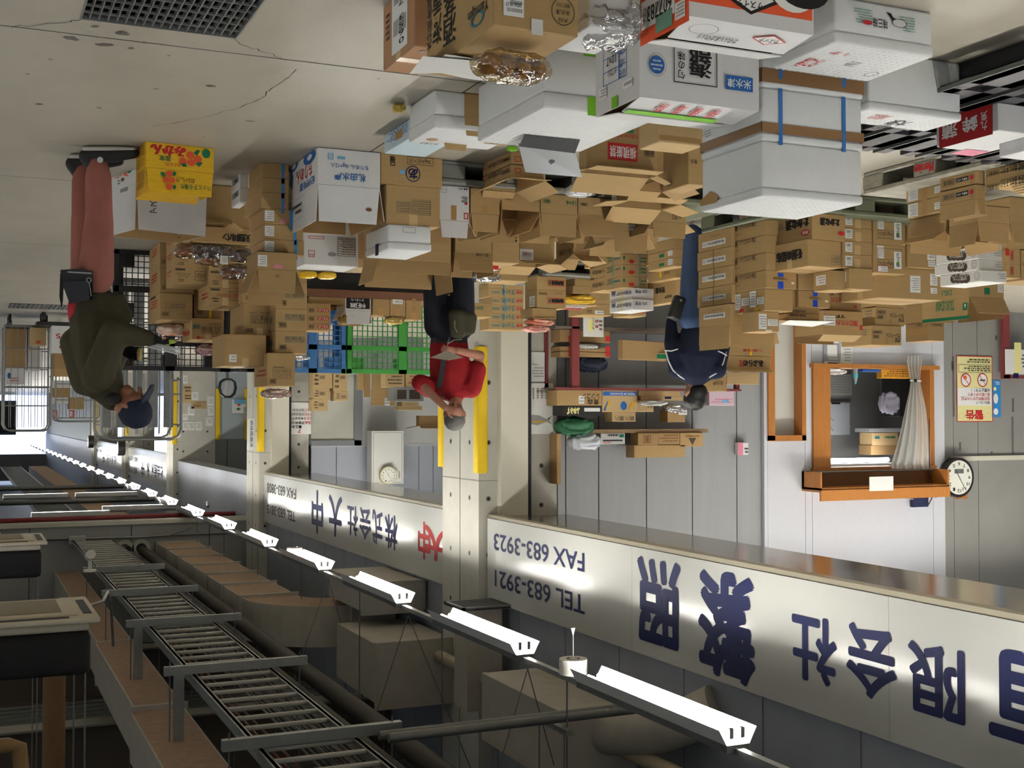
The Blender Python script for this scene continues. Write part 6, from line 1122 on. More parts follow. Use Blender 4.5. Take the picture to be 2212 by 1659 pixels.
# --- person in navy seen from behind ---
W3 = 10.2
def P3(x, y, dw=0.): return PX(x, y, W=W3 + dw)
p3 = empty('person', (P3(1500, 600).x, P3(1500, 600).y, 0), 0, 'dark-haired person in a navy jacket with white piping and jeans, seen from behind', 'person')
SK3 = skin('fair', (196, 152, 126)); FD3 = DEP
hL, hR = P3(1492, 690, -.02), P3(1532, 690, .02); kL, kR = P3(1492, 600), P3(1532, 600); aL, aR = P3(1496, 520), P3(1532, 520)
for a in (aL, aR): a.z = .09
w_ = P3(1512, 715); ch = P3(1506, 768); sh1, sh2 = P3(1464, 798), P3(1548, 798); nk = P3(1501, 820, .03); h3 = P3(1500, 850, .06)
e1, e2 = P3(1451, 742, .02), P3(1562, 742, .05); wr1, wr2 = P3(1450, 695, .1), P3(1556, 700, .15)
caps = [(hL, kL, .09, .06), (kL, aL, .058, .04), (hR, kR, .09, .06), (kR, aR, .058, .04), (P3(1512, 695), w_, .13, .125, RN, .75), (w_, ch, .125, .15, RN, .7), (ch, (sh1 + sh2) / 2, .15, .1, RN, .65), (sh1, sh2, .055, .055), (P3(1503, 808), nk, .06, .05), (nk, h3, .05, .055), (sh1, e1, .045, .038), (e1, wr1, .038, .027), (sh2, e2, .045, .038), (e2, wr2, .038, .027)]
f, u, s_ = face(caps, h3, FD3 * .75 + RN * .55 + Vector((0, 0, -.4)), Vector((0, 0, 1)), .98)
for a in (aL, aR): caps.append((a + Vector((0, 0, -.04)), Vector((a.x, a.y, .04)) + FD3 * .16, .036, .03))
hand(caps, wr1, P3(1462, 672, .1) - wr1, RN, DEP, .9); hand(caps, wr2, P3(1552, 680, .2) - wr2, -RN, DEP, .6)
blob('body', caps, SK3, p3, .0085, 3); eyes(p3, h3, f, u, s_, .98)
JN = cloth('jeans_blue', (66, 84, 118), .25); sp = []
for hp, kn, an in ((hL, kL, aL), (hR, kR, aR)): sp += [(hp, kn, .105, .088), (kn, an, .085, .075)]
blob('jeans', sp + [(P3(1512, 690), P3(1512, 712), .15, .145, RN, .8)], JN, p3, .013, 4)
NV = cloth('navy_jacket', (28, 33, 50), .7, 9)
blob('jacket', [(P3(1512, 720), ch, .165, .185, RN, .75), (ch, P3(1504, 800), .185, .15, RN, .75), (sh1, sh2, .085, .085), (P3(1503, 802), P3(1502, 820, .03), .11, .06, RN, .9), (sh1, e1, .08, .066), (e1, wr1, .066, .045), (sh2, e2, .08, .066), (e2, wr2, .066, .045)], NV, p3, .012, 3)
blob('hair', [(h3 + u * .04 - f * .03, h3 + u * .05 - f * .015, .098, .094), (h3 - f * .04 - u * .03, h3 - f * .03, .078, .09)], M('black_hair', (24, 22, 22), .55, nz=.3, ns=40), p3, .008, 2)
I3 = p3.matrix_basis.inverted(); mb = MB(); WP = M('piping_white', (222, 222, 226), .6)
mb.tube([I3 @ P3(x, y, d) for x, y, d in ((1438, 757, -.04), (1444, 780, -.06), (1454, 800, -.07), (1470, 814, -.06), (1484, 822, -.02))], .006, WP, 6)
mb.tube([I3 @ P3(x, y, d) for x, y, d in ((1569, 760, -.02), (1562, 785, -.06), (1548, 806, -.07), (1530, 816, -.06), (1512, 824, -.02))], .006, WP, 6)
mb.tube([I3 @ P3(x, y, d) for x, y, d in ((1436, 757, -.05), (1450, 758, -.07), (1464, 754, -.05))], .006, WP, 6); mb.tube([I3 @ P3(x, y, d) for x, y, d in ((1550, 758, -.05), (1560, 762, -.06), (1570, 768, -.03))], .006, WP, 6); mb.build('white_piping', p3)
g = empty('belt_holster', P3(1460, 668, -.12), 0, 'black tool holster at the hip of the person in jeans', 'holster')
mb = MB(); mb.rbox((-.05, -.04, -.11), (.05, .03, .09), BLK, .015, 2, T=Matrix.Rotation(.35, 4, 'Y')); mb.build('holster_body', g); mb = MB(); mb.tube([(-.02, -.045, -.07), (-.02, -.05, -.07)], .012, STEEL, 10); mb.build('snap', g)
# ---------------- smaller goods ----------------
PAP = M('paper_white', (226, 226, 222), .7)
def pillow(name, label, cat, c, s, m, rz=0, seed=1, inner=None, n=1, group=None, pinch=.35, lumps=3, amp=.12):
    rnd = random.Random(seed); g = empty(name, c, rz, label, cat, group)
    def shell(k, am):
        bm = bmesh.new(); bmesh.ops.create_icosphere(bm, subdivisions=4, radius=1); ph = [rnd.uniform(0, 6) for _ in range(6)]
        for v in bm.verts:
            x, y, z = v.co
            e = abs(x) ** 2.2
            d = 1 + am * (math.sin(5 * x + ph[0]) * math.cos(6 * y + ph[1]) + .6 * math.sin(13 * y + 9 * z + ph[2]) + .5 * math.sin(17 * x + 11 * y + ph[3]))
            q = lambda t: math.copysign(abs(t) ** .6, t)
            v.co = Vector((q(x) * s[0] * k, q(y) * s[1] * k * d, (q(z) * s[2] * k * d) * (1 - pinch * e)))
        lo = min(v.co.z for v in bm.verts)
        if k == 1: shell.lo = lo
        for v in bm.verts: v.co.z -= shell.lo
        return bm
    mb = MB(); mb.addbm(shell(1, amp), m, True); o = mb.build('wrapper', g)
    if inner:
        for k in range(lumps):
            mb = MB(); bm = bmesh.new(); bmesh.ops.create_icosphere(bm, subdivisions=3, radius=1)
            xx = (k - (lumps - 1) / 2) / max(lumps, 1) * 2 * s[0] * .82
            for v in bm.verts: v.co = Vector((v.co.x * s[0] * .9 / lumps + xx, v.co.y * s[1] * .82, v.co.z * s[2] * .8 - shell.lo))
            mb.addbm(bm, inner, True); mb.build('contents', g)
    return g
FILM = FILMM('bag_film')
FILMG = FILMM('bag_film_gold', (240, 226, 190))
FOIL = M('silver_foil', (206, 206, 210), .14, .85, bump=.6, bs=26)
BREAD = M('brown_bread', (132, 82, 44), .8, nz=.25, ns=12); CHOC = M('dark_bread', (72, 42, 30), .75, nz=.2, ns=14)
def on(key, x, y, dz=.002): v = PX(x, y, Z=BX[key]['zt']); v.z += dz; return v
# tablet on its folded cover
g = empty('tablet', PX(1190, 300, Y=5.3) - Vector((0, 0, 0)), 0, 'grey tablet propped on its folded dark cover on the long foam box', 'tablet')
def TQ(x, y, Y): return PX(x, y, Y=Y) - g.location
mb = MB(); a, b, c, d = TQ(1257, 383, 5.46), TQ(1135, 372, 5.46), TQ(1120, 312, 5.34), TQ(1243, 328, 5.34); n = (b - a).cross(d - a).normalized() * .008
mb.add([a, b, c, d, a + n, b + n, c + n, d + n], [(0, 1, 2, 3), (7, 6, 5, 4), (0, 4, 5, 1), (1, 5, 6, 2), (2, 6, 7, 3), (3, 7, 4, 0)], M('tablet_grey', (120, 122, 126), .4, .3)); 
U = (b - a); V = (a - d); o_ = d
def tm(s, t): return d + (c - d) * s + (a - d) * t
nn = -n.normalized() if n.dot(DEP) > 0 else n.normalized()
for kx, ky, r, m in ((.8, .86, .012, M('camera_ring', (70, 70, 74), .3)), (.8, .86, .007, BLK), (.5, .5, .013, M('tablet_mark', (58, 58, 62), .3)), (.47, .5, .012, M('tablet_mark', (58, 58, 62), .3)), (.51, .6, .005, M('tablet_mark', (58, 58, 62), .3))):
    p = tm(kx, ky) + nn * (.0012 if m is not BLK else .002); e1_ = (c - d).normalized(); e2_ = (a - d).normalized(); e2_ = (e2_ - e1_ * e2_.dot(e1_)).normalized()
    mb.add([p + e1_ * r * math.cos(i * .524) + e2_ * r * math.sin(i * .524) for i in range(12)], [tuple(range(12))], m)
mb.build('slab', g)
zt4 = BX['G4']['zt']
mb = MB(); a, b = TQ(1243, 329, 5.33), TQ(1122, 314, 5.33); zz = zt4 + .002 - g.location.z; c, d = PX(1133, 290, Z=zt4 + .002) - g.location, PX(1253, 302, Z=zt4 + .002) - g.location
n = Vector((0, .006, .004)); mb.add([a, b, c, d, a + n, b + n, c + n, d + n], [(0, 1, 2, 3), (7, 6, 5, 4), (0, 4, 5, 1), (1, 5, 6, 2), (2, 6, 7, 3), (3, 7, 4, 0)], M('cover_dark', (28, 29, 32), .7)); mb.build('folded_cover', g)
pillow('tape_scrap', 'curl of green tape left on the chipped foam box lid', 'tape', on('G3', 1106, 315), (.03, .012, .012), ink('lg'), .3, 3, pinch=0)
# papers and food bag on the seafood carton
for k, (x, y, rz) in enumerate(((1020, 146, .05), (1040, 142, -.06), (1010, 138, .12))):
    c = on('G2', x, y, .001 + .006 * k); g = empty('paper_stack', c, rz, ('lowest', 'middle', 'top')[k] + ' white paper sheet crumpled under the food bag on the seafood carton', 'paper'); mb = MB()
    mb.sheet(lambda u, v: ((u - .5) * .36, (v - .5) * .2, .004 + .008 * math.sin(5 * u + k) * v), 12, 6, PAP); mb.build('sheet', g)
pillow('food_bag', 'clear bag of golden food with a printed label on the seafood carton', 'bag', on('G2', 1105, 98, .02), (.14, .065, .045), FILMG, -.12, 5, M('golden_food', (150, 112, 56), .6, nz=.3, ns=20), lumps=4)
c = on('G2', 1118, 128, .03); g = empty('label_card', c, -.1, 'white card with orange mark leaning on the clear food bag', 'card'); mb = MB(); mb.add([(-.06, 0, 0), (.06, 0, .0), (.06, .05, .012), (-.06, .05, .012)], [(0, 1, 2, 3)], PAP); mb.build('card', g); mb = MB(); mb.add([(-.03 + .025 * math.cos(i * .5), .025 + .012 * math.sin(i * .5), .008) for i in range(12)], [tuple(range(12))], ink('o')); mb.build('orange_mark', g)
B('film_base', 'white foam block under the crumpled film beside the fish carton', 1270, -80, 10, 1372, .3, Y=3.75, z0=0, h=.25, kind='s', lid=.04)
pillow('plastic_film', 'crumpled clear plastic film heaped beside the fish carton', 'film', PX(1318, 20, Y=3.85), (.13, .14, .05), FILM, .2, 9, amp=.25)
pillow('candy_wrapper', 'crumpled yellow wrapper lying alone on the bare floor', 'wrapper', PX(862, 224, Z=.0), (.035, .03, .018), M('wrapper_yellow', (206, 180, 90), .4), .3, 4, amp=.3)
pillow('foil_bag', 'crumpled silver snack bag among the opened cartons below the tablet', 'bag', PX(1250, 400, Y=6.9), (.09, .06, .035), M('white_foil', (212, 214, 214), .25, .3, bump=.4), .1, 12)
# bread
LB = [(430, 540, .08, CHOC), (458, 540, .08, CHOC), (485, 542, .08, CHOC), (402, 540, .09, BREAD), (452, 556, .1, BREAD), (500, 585, .09, BREAD), (522, 582, .08, BREAD), (522, 548, .1, CHOC)]
for k, (x, y, s, m) in enumerate(LB):
    c = PX(x, y, Y=(8.98 if k < 4 or k == 7 else 9.2)); c.z -= .05
    pillow('bread_bag', ('dark loaf in clear wrap, end of the row toward the black pallet', 'dark loaf in clear wrap, second of the row of three', 'dark loaf in clear wrap, third of the row of three', 'brown loaf in yellowish wrap at the bread carton corner', 'brown loaf in yellowish wrap behind the dark loaves', 'brown loaf in clear wrap highest of the bread', 'brown loaf in clear wrap against the blue-banded stack', 'large dark loaf in clear wrap beside the blue-banded stack')[k], 'bread', c, (s, .06, .05), FILMG if k in (3, 4) else FILM, 0, 20 + k, m, group='wrapped loaves', lumps=1)
B('breadcard', 'small white price card stuck among the wrapped loaves', 476, 552, 570, 492, .003, Y=8.85, name='price_card', mat=PAP, tp=None, cat='card', marks=[('n', 'F', 478, 556, 490, 568, 'gr', 3)])
B('BB1', 'plain carton supporting the upper wrapped loaves', 488, 490, 560, 540, .22, Y=9.1, z0=.0, tp=None)
# bags on the stacks behind the person in olive
c = on('TC2', 372, 700); pillow('snack_bag', 'white bag with orange flower pattern on the broad brown carton', 'bag', c, (.15, .1, .05), M('flower_bag', (224, 220, 214), .35, nz=.5, ns=12, c2=(206, 130, 70)), .2, 31, amp=.15)
c = on('TD2', 446, 742); pillow('snack_bag', 'silver and pink foil pack on the red-stamped carton', 'bag', c, (.11, .08, .05), M('pink_foil', (206, 190, 194), .2, .6, nz=.3, ns=16, c2=(176, 110, 126)), 0, 32, amp=.2)
c = on('TF3', 618, 768); pillow('snack_bag', 'clear glossy pack squeezed beneath the biscuit carton', 'bag', c + Vector((0, -.12, 0)), (.19, .06, .02), FOIL, 0, 33, amp=.15)
c = on('TG', 596, 838); pillow('snack_bag', 'brown and white foil bag crowning the biscuit carton', 'bag', c, (.14, .1, .04), M('brown_foil', (222, 210, 200), .2, .3, nz=.6, ns=9, c2=(132, 74, 54)), 0, 34, amp=.2)
for k in range(2):
    c = PX((664, 706)[k], 604, Y=9.7); c.z = BX['L10']['zt'] + .002
    pillow('yellow_tray', ('first yellow pickle pack beside the raised brown flap', 'second yellow pickle pack beside the first one')[k], 'tray', c, (.075, .06, .03), M('yellow_glossy', (206, 164, 20), .2), 0, 40 + k, pinch=.2, amp=.04)
c = on('SB1', 1180, 668); pillow('snack_bag', 'orange snack bag on the upper rice-cracker carton', 'bag', BX['SC']['ctr'] + Vector((0, -.02, .1)), (.16, .1, .035), M('orange_bag', (204, 92, 54), .3, nz=.2, ns=10, c2=(226, 190, 170)), 0, 50, amp=.15)
pillow('snack_bag', 'red and clear snack bag topping the orange packs', 'bag', BX['SC']['ctr'] + Vector((.04, -.02, .172)), (.15, .1, .03), M('red_bag', (212, 120, 104), .25, nz=.4, ns=12, c2=(226, 200, 190)), 0, 51, amp=.2)
c = BX['SD1']['ctr'].copy(); c.z = BX['SD1']['zt'] + .002; pillow('snack_bag', 'shiny golden snack bag beside the rice-cracker cartons', 'bag', c + Vector((.0, -.05, 0)), (.19, .1, .045), M('gold_bag', (214, 172, 50), .2, .3), 0, 52, amp=.12)
g = empty('snack_tray', c + Vector((.02, .22, .09)), 0, 'flat pack of ring doughnuts behind the golden snack bag', 'snack pack'); mb = MB(); mb.box((-.2, -.12, 0), (.14, .1, .03), M('pack_white', (214, 206, 202), .3)); mb.build('pack', g)
for k in range(4):
    mb = MB(); mb.tube([(-.15 + k * .075 + .03 * math.cos(i * .6283), -.02 + .03 * math.sin(i * .6283), .035) for i in range(11)], .012, M('ring_red', (150, 60, 60), .5), 6); mb.build('doughnut', g)
B('donutbase', 'brown carton propping the ring doughnut pack', 1240, 600, 640, 1290, .2, Y=11.82, z0=.16, h=BX['SD1']['zt'] + .089 - .16, tp=None)
B('K8', 'small white and red snack box among the opened cartons', 1051, 564, 582, 1078, .12, Y=9.0, kind='w', tp=None, marks=[('r', 'F', 1052, 572, 1077, 582, 'r')])
pillow('snack_bag', 'silver foil bag poking from the opened cartons beside the dark trousers', 'bag', PX(1050, 590, Y=9.3), (.13, .07, .03), FOIL, 0, 55, M('orange_food', (180, 84, 40), .6), amp=.2)
g = empty('cardboard_strip', PX(1072, 512, Y=8.2), 0, 'torn cardboard strip with scribbled marks across the open cartons', 'cardboard'); mb = MB(); a, b, c, d = [PX(x, y, Y=Y) - g.location for x, y, Y in ((1005, 519, 8.2), (1138, 508, 8.2), (1137, 499, 8.35), (1030, 506, 8.35))]; mb.add([a, b, c, d] + [v - Vector((0, 0, .004)) for v in (a, b, c, d)], [(0, 1, 2, 3), (7, 6, 5, 4), (0, 4, 5, 1), (1, 5, 6, 2), (2, 6, 7, 3), (3, 7, 4, 0)], KR2); mb.build('strip', g)
g = empty('paper_sheet', PX(1742, 700, Y=7.75), 0, 'white printed sheet lying on the cartons beside the small slip-covered carton', 'paper'); mb = MB(); q = [PX(x, y, Y=Y) - g.location for x, y, Y in ((1685, 701, 7.7), (1705, 692, 7.55), (1800, 695, 7.55), (1755, 706, 7.75))]; mb.add(q + [v - Vector((0, 0, .002)) for v in q], [(0, 1, 2, 3), (7, 6, 5, 4), (0, 4, 5, 1), (1, 5, 6, 2), (2, 6, 7, 3), (3, 7, 4, 0)], PAP); mb.build('sheet', g)
B('paperbase', 'brown carton holding up the white printed sheet', 1700, 660, 690, 1770, .25, Y=7.62, z0=.83, tp=None, marks=[('n', 'F', 1702, 668, 1740, 686, 'd', 2)])
B('paperbase0', 'brown carton under the carton with the white sheet', 1700, 500, 655, 1770, .25, Y=7.64, z0=.147, h=.682, tp=None)
for k, (x, y, s, m, lb) in enumerate(((850, 690, (.1, .06, .03), M('gold_pack', (206, 182, 110), .2, .3), 'gold cellophane pack on the taped cartons of the low platform'), (750, 684, (.09, .05, .04), M('leaf_gold', (128, 100, 36), .5, nz=.4, ns=20), 'dried golden leaf bundle with a white tag by the black-fronted carton'))):
    c = PX(x, y, Y=11.6); pillow('gift_pack', lb, 'pack', c + Vector((0, 0, -.02)), s, m, 0, 60 + k, amp=.2)
B('TWt', 'shallow brown tray on the two taped cartons', 845, 682, 690, 874, .2, on='TW1', dy=.02, flaps={'F': (140, .03)})
# ---------------- shelf rack in the bay ----------------
RED = M('rack_red', (118, 50, 50), .5); YR = 13.75
g = empty('shelf_rack', PX(1400, 700, Y=YR) * Vector((1, 1, 0)).length_squared if False else Vector((PX(1400, 700, Y=YR).x, YR, 0)), 0, 'maroon steel shelf rack standing against the grey panels', 'shelf rack')
def RQ(x, y, Y=YR): return PX(x, y, Y=Y) - g.location
for x0, x1, dy in ((1203, 1211, .35), (1236, 1252, 0), (1590, 1598, 0)):
    a = RQ(x0, 840); b = RQ(x1, 840); mb = MB(); mb.box((min(a.x, b.x), dy, 0), (max(a.x, b.x), dy + .06, a.z), RED); mb.build('post', g)
a, b = RQ(1200, 837), RQ(1600, 845); mb = MB(); mb.box((b.x, -.02, a.z), (a.x, .04, b.z), RED); mb.box((b.x, .04, b.z - .03), (a.x, .5, b.z - .005), M('shelf_board', (96, 84, 74), .6)); mb.build('upper_shelf', g); ZS = b.z + g.location.z
a = RQ(1300, 712); mb = MB(); mb.box((b.x, .0, a.z - .03), (RQ(1200, 700).x, .5, a.z), M('shelf_board', (96, 84, 74), .6)); mb.build('lower_shelf', g); ZL = a.z
def shelf_item(key, lb, x0, x1, y1, m=None, z=None, Y=YR + .05, d=.3, marks=(), y0=None, kind='k', name=None, cat='box', r=0): return B(key, lb, x0, y0 or 845, y1, x1, d, z0=ZS + .002 if z is None else z, Y=Y, mat=m, tp=None, marks=marks, kind=kind, name=name, cat=cat, r=r)
shelf_item('W1', 'brown carton with felt-pen writing at the pillar end of the rack', 1203, 1300, 876, marks=[('t', 'F', 1258, 850, 1294, 862, 'レンコン', 'k'), ('t', 'F', 1268, 862, 1294, 874, '青森', 'k'), ('l', 'F', 1250, 855, 1262, 872, 2)])
B('W2', 'black and white carton with gold lettering on the felt-pen carton', 1215, 877, 898, 1300, .28, on='W1', mat=M('carton_black', (30, 28, 28), .5), tp=None, marks=[('t', 'F', 1225, 880, 1252, 895, 'ふゆみず', 'cream', .02), ('r', 'F', 1262, 881, 1296, 889, 'w')])
shelf_item('W3', 'tan banana carton with a blue top band and banana pictures', 1301, 1377, 890, KR2, d=.35, marks=[('r', 'F', 1303, 846, 1376, 855, 'b'), ('t', 'F', 1318, 848, 1372, 854, 'PREMIUM BANANAS', 'w'), ('e', 'F', 1340, 867, 1354, 886, 'b'), ('p', 'F', 1356, 864, 1376, 888, 'yb', [(0, 0), (.6, .3), (1, 1), (.6, .7)]), ('p', 'F', 1303, 866, 1316, 888, 'b', [(.3, 0), (1, .9), (.7, 1), (0, .2)]), ('p', 'F', 1308, 862, 1322, 884, 'yb', [(0, 0), (.6, .3), (1, 1), (.6, .7)])])
shelf_item('W4', 'stack-bottom flat tan carton beside the banana carton', 1380, 1470, 855, KR2, d=.3)
B('W5', 'flat tan carton upon the flat one beside the banana carton', 1384, 855, 865, 1476, .3, on='W4', mat=KR2, tp=None, marks=[('r', 'F', 1436, 857, 1450, 862, 'n')])
B('W6', 'tan carton with small print leaning over the flat cartons', 1377, 868, 890, 1412, .22, on='W5', mat=KR2, tp=None, marks=[('f', 'F', 1380, 871, 1397, 886, 's', .004, 2), ('t', 'F', 1398, 876, 1410, 882, '品名', 'd')])
B('W7', 'low tan carton with felt-pen characters on the banana carton', 1322, 897, 911, 1373, .2, on='W3', mat=KR2, tp=None, marks=[('t', 'F', 1328, 899, 1370, 909, '銀八 銀八', 'd')])
pillow('green_cloth', 'crumpled dark green cloth bag on the black and white carton', 'cloth', on('W2', 1268, 908) * 1 if False else BX['W2']['ctr'] + Vector((.05, 0, BX['W2']['zt'] - BX['W2']['ctr'].z + .002)), (.26, .12, .1), M('green_cloth', (24, 84, 52), .6), 0, 70, amp=.2)
pillow('wire_bundle', 'bundle of silver wire rings hanging off the flat cartons', 'bundle', PX(1455, 872, Y=YR + .1), (.14, .09, .05), FOIL, 0, 71, amp=.2)
pillow('paper_bag', 'crumpled white paper bags under the silver wire bundle', 'paper bag', PX(1410, 864, Y=YR + .0), (.2, .08, .03), PAP, 0, 72, amp=.25)
B('W8', 'tilted brown carton with a white sticker hanging at the rack end', 1442, 884, 912, 1480, .2, Y=YR + .12, tp=None, mat=KR3, marks=[('l', 'F', 1466, 886, 1484, 896, 1)], r=0)
# wall shelf over the rack
a, b = PX(1203, 928, Y=14.1), PX(1519, 934, Y=14.1); g = empty('wall_shelf', ((a.x + b.x) / 2, 14.1, a.z), 0, 'long wooden wall shelf fixed to the grey panels over the rack', 'shelf'); mb = MB(); mb.box((-(a.x - b.x) / 2, -.12, 0), ((a.x - b.x) / 2, .18, b.z - a.z), M('shelf_wood', (128, 104, 76), .6, nz=.1)); mb.build('board', g); ZW = b.z
B('W9', 'brown printed carton, one of two side by side on the wall shelf', 1378, 936, 962, 1421, .2, z0=ZW + .002, Y=13.95, tp=None, mat=KR3, marks=[('f', 'F', 1390, 940, 1406, 957, 'br', .012), ('r', 'F', 1394, 943, 1402, 954, 'br')])
B('W10', 'brown carton with small dark print next to the triangle-logo carton', 1421, 936, 960, 1468, .2, z0=ZW + .002, Y=13.95, tp=None, mat=KR3, marks=[('n', 'F', 1424, 938, 1464, 956, 'br', 3)])
B('W11', 'brown carton with a dark triangle emblem at the shelf end', 1469, 934, 965, 1519, .2, z0=ZW + .002, Y=13.95, tp=None, marks=[('p', 'F', 1487, 946, 1504, 962, 'd', [(.5, 1), (1, 0), (0, 0)]), ('t', 'F', 1480, 940, 1510, 944, 'MONTBREEDER', 'br')])
B('W12', 'long plain brown carton laid over the two printed ones on the shelf', 1370, 962, 989, 1480, .22, on='W9', mat=KR, tp='x')
B('W13', 'stack of magazines on the wall shelf beside the cartons', 1298, 934, 946, 1350, .18, z0=ZW + .002, Y=14.0, name='magazine_stack', cat='magazines', tp=None, mat=M('magazine', (196, 196, 196), .5), marks=[('r', 'F', 1338, 938, 1348, 945, 'g'), ('n', 'F', 1304, 936, 1336, 945, 'k', 1)])
B('W14', 'second thin stack of magazines on top of the first on the wall shelf', 1296, 947, 960, 1350, .18, on='W13', name='magazine_stack', cat='magazines', tp=None, mat=M('magazine', (196, 196, 196), .5), marks=[('n', 'F', 1300, 950, 1320, 958, 'o', 2), ('r', 'F', 1302, 950, 1345, 953, 'k')])
pillow('plastic_bag', 'bulging pale plastic bag on the pillar end of the wall shelf', 'bag', Vector((PX(1262, 940, Y=14.0).x, 14.0, ZW + .002)), (.24, .1, .09), M('pale_bag', (206, 210, 220), .2, spec=.8), -.1, 75, amp=.2)
B('W15', 'upright brown board standing on the wall shelf against the pillar', 1203, 934, 1046, 1212, .25, z0=ZW + .002, Y=13.9, name='upright_board', cat='board', tp=None, mat=KR3)
# things in the lower rack
for k, (y0, y1) in enumerate(((726, 738), (748, 758), (759, 770))):
    B('V%d' % k, 'flat brown carton with red ends in the rack, ' + ('lowest', 'middle', 'top')[k] + ' of three', 1210, y0, y1, 1318, .3, Y=YR + .1, z0=None if k else ZL + .004, tp=None, mat=KR3, marks=[('r', 'F', 1228, y0, 1238, y1, 'r'), ('r', 'F', 1308, y0, 1318, y1, 'r')])
pillow('navy_cloth', 'bundled navy cloth on the flat red-ended cartons', 'cloth', PX(1276, 768, Y=YR + .2), (.22, .1, .09), M('navy_cloth', (26, 32, 50), .85), 0, 76, amp=.2)
pillow('plastic_bag', 'white plastic bag between the red-ended cartons', 'bag', PX(1268, 740, Y=YR + .1), (.18, .1, .04), FILM, 0, 77, PAP, lumps=1)
B('V4', 'white poster with sketched fish tied in front of the rack', 1260, 683, 727, 1304, .006, Y=YR - .06, name='hanging_poster', cat='poster', mat=PAP, tp=None, marks=[('r', 'F', 1270, 690, 1282, 716, 'cream'), ('v', 'F', 1278, 685, 1284, 712, 'もんじゃ', 'd'), ('n', 'F', 1284, 688, 1292, 712, 'sr', 2), ('n', 'F', 1292, 690, 1301, 716, 'br', 3)])
B('V5', 'folded brown cardboard leaning near the person in navy', 1345, 734, 776, 1440, .08, Y=13.3, name='folded_cardboard', cat='cardboard', mat=KR3, tp=None, r=18)
B('V6', 'long carton with red and green ends beside the navy jacket', 1390, 762, 776, 1440, .2, Y=13.5, tp=None, mat=KR2, marks=[('r', 'F', 1391, 763, 1398, 775, 'r'), ('r', 'F', 1418, 765, 1440, 775, 'g')])
B('V7', 'brown carton printed with green brush script behind the noodle cartons', 1572, 737, 768, 1666, .3, Y=12.6, tp=None, marks=[('t', 'F', 1592, 742, 1654, 752, 'まぐろのり', 'g', .02), ('t', 'F', 1604, 754, 1648, 760, '三重県産', 'r'), ('r', 'F', 1620, 740, 1624, 768, 'y')])
B('V8', 'brown carton with black script and a red word atop the green-script one', 1565, 772, 797, 1664, .3, on='V7', tp=None, marks=[('t', 'F', 1606, 778, 1648, 792, 'あぶらの', 'k', .02), ('t', 'F', 1596, 778, 1608, 792, '花', 'r', .02)], flaps={'F': (160, .1)})
B('V80', 'brown base cartons column under the green-script carton', 1576, 500, 735, 1660, .3, Y=12.62, z0=0, under='V7', tp=None)
B('V9', 'brown carton with scrawled writing behind the bowed head in navy', 1517, 812, 845, 1570, .3, Y=13.2, tp=None, marks=[('t', 'F', 1540, 822, 1562, 832, '名古屋', 'd')])
B('V10', 'open tan envelope flap sticking out beside the doorway frame', 1570, 804, 830, 1640, .02, Y=13.0, name='open_flap', cat='cardboard', mat=KR2, tp=None)
B('V11', 'pink and white wrapped packets at the far end of the rack', 1532, 857, 876, 1586, .25, z0=ZS + .002, Y=YR, name='wrapped_packets', cat='packets', mat=M('pink_pack', (214, 190, 202), .4), tp=None, marks=[('n', 'F', 1536, 860, 1582, 872, 'pk', 2), ('r', 'F', 1560, 864, 1574, 870, 'lb')])
# ---------------- papers on the walls ----------------
YN = 14.1
B('C1', 'wall calendar with a painted yellow-tailed fish, hung on the big concrete pillar', 1127, 827, 938, 1195, .008, Y=YN, name='wall_calendar', cat='calendar', mat=PAP, tp=None,
  marks=[('p', 'F', 1130, 896, 1193, 920, 'gr', [(0, .85), (.12, .5), (0, .1), (.2, .38), (.45, .05), (.7, .0), (1, .42), (.8, .8), (.5, .95), (.2, .62)]), ('p', 'F', 1140, 905, 1188, 917, 'yb', [(0, .5), (.3, .4), (.7, .3), (1, .55), (.7, .6), (.3, .62)]), ('e', 'F', 1184, 902, 1187, 906, 'k')] + [('t', 'F', 1132 + i * 9, 866 - j * 5 - 8, 1136 + i * 9, 869 - j * 5 - 8 , '8', 'k') for i in range(7) for j in range(5)] + [('t', 'F', 1182, 838, 1190, 846, '7', 'k'), ('n', 'F', 1156, 842, 1178, 848, 'd', 2), ('e', 'F', 1131, 838, 1137, 846, 'n')])
B('C2', 'blank white notice taped under the fish calendar', 1138, 760, 824, 1179, .003, Y=YN, name='paper_notice', cat='notice', mat=PAP, tp=None, marks=[('o', 'F', 1147, 779, 1153, 786, 'gr'), ('n', 'F', 1144, 785, 1162, 790, 'gr', 1), ('n', 'F', 1144, 792, 1174, 816, 'gr', 4)])
YN2 = 26.35
B('C3', 'big-number wall calendar hung on the pillar beside the shop bay window', 623, 869, 938, 672, .02, Y=YN2, name='wall_calendar', cat='calendar', mat=PAP, tp=None, marks=[('t', 'F', 625 + i * 6.7, 883 + j * 9, 631 + i * 6.7, 889 + j * 9, str(n_), 'r' if i > 4.5 else 'k', .012) for j, row in enumerate(((26, 27, 28, 29, 30, 31), (19, 20, 21, 22, 23, 24, 25), (12, 13, 14, 15, 16, 17, 18), (5, 6, 7, 8, 9, 10, 11), (1, 2, 3, 4))) for q_, n_ in enumerate(row) for i in [(6 - q_) if j < 4 else 3 - q_]] + [('t', 'F', 643, 927, 650, 935, '7', 'r')])
Y3_ = 37.98
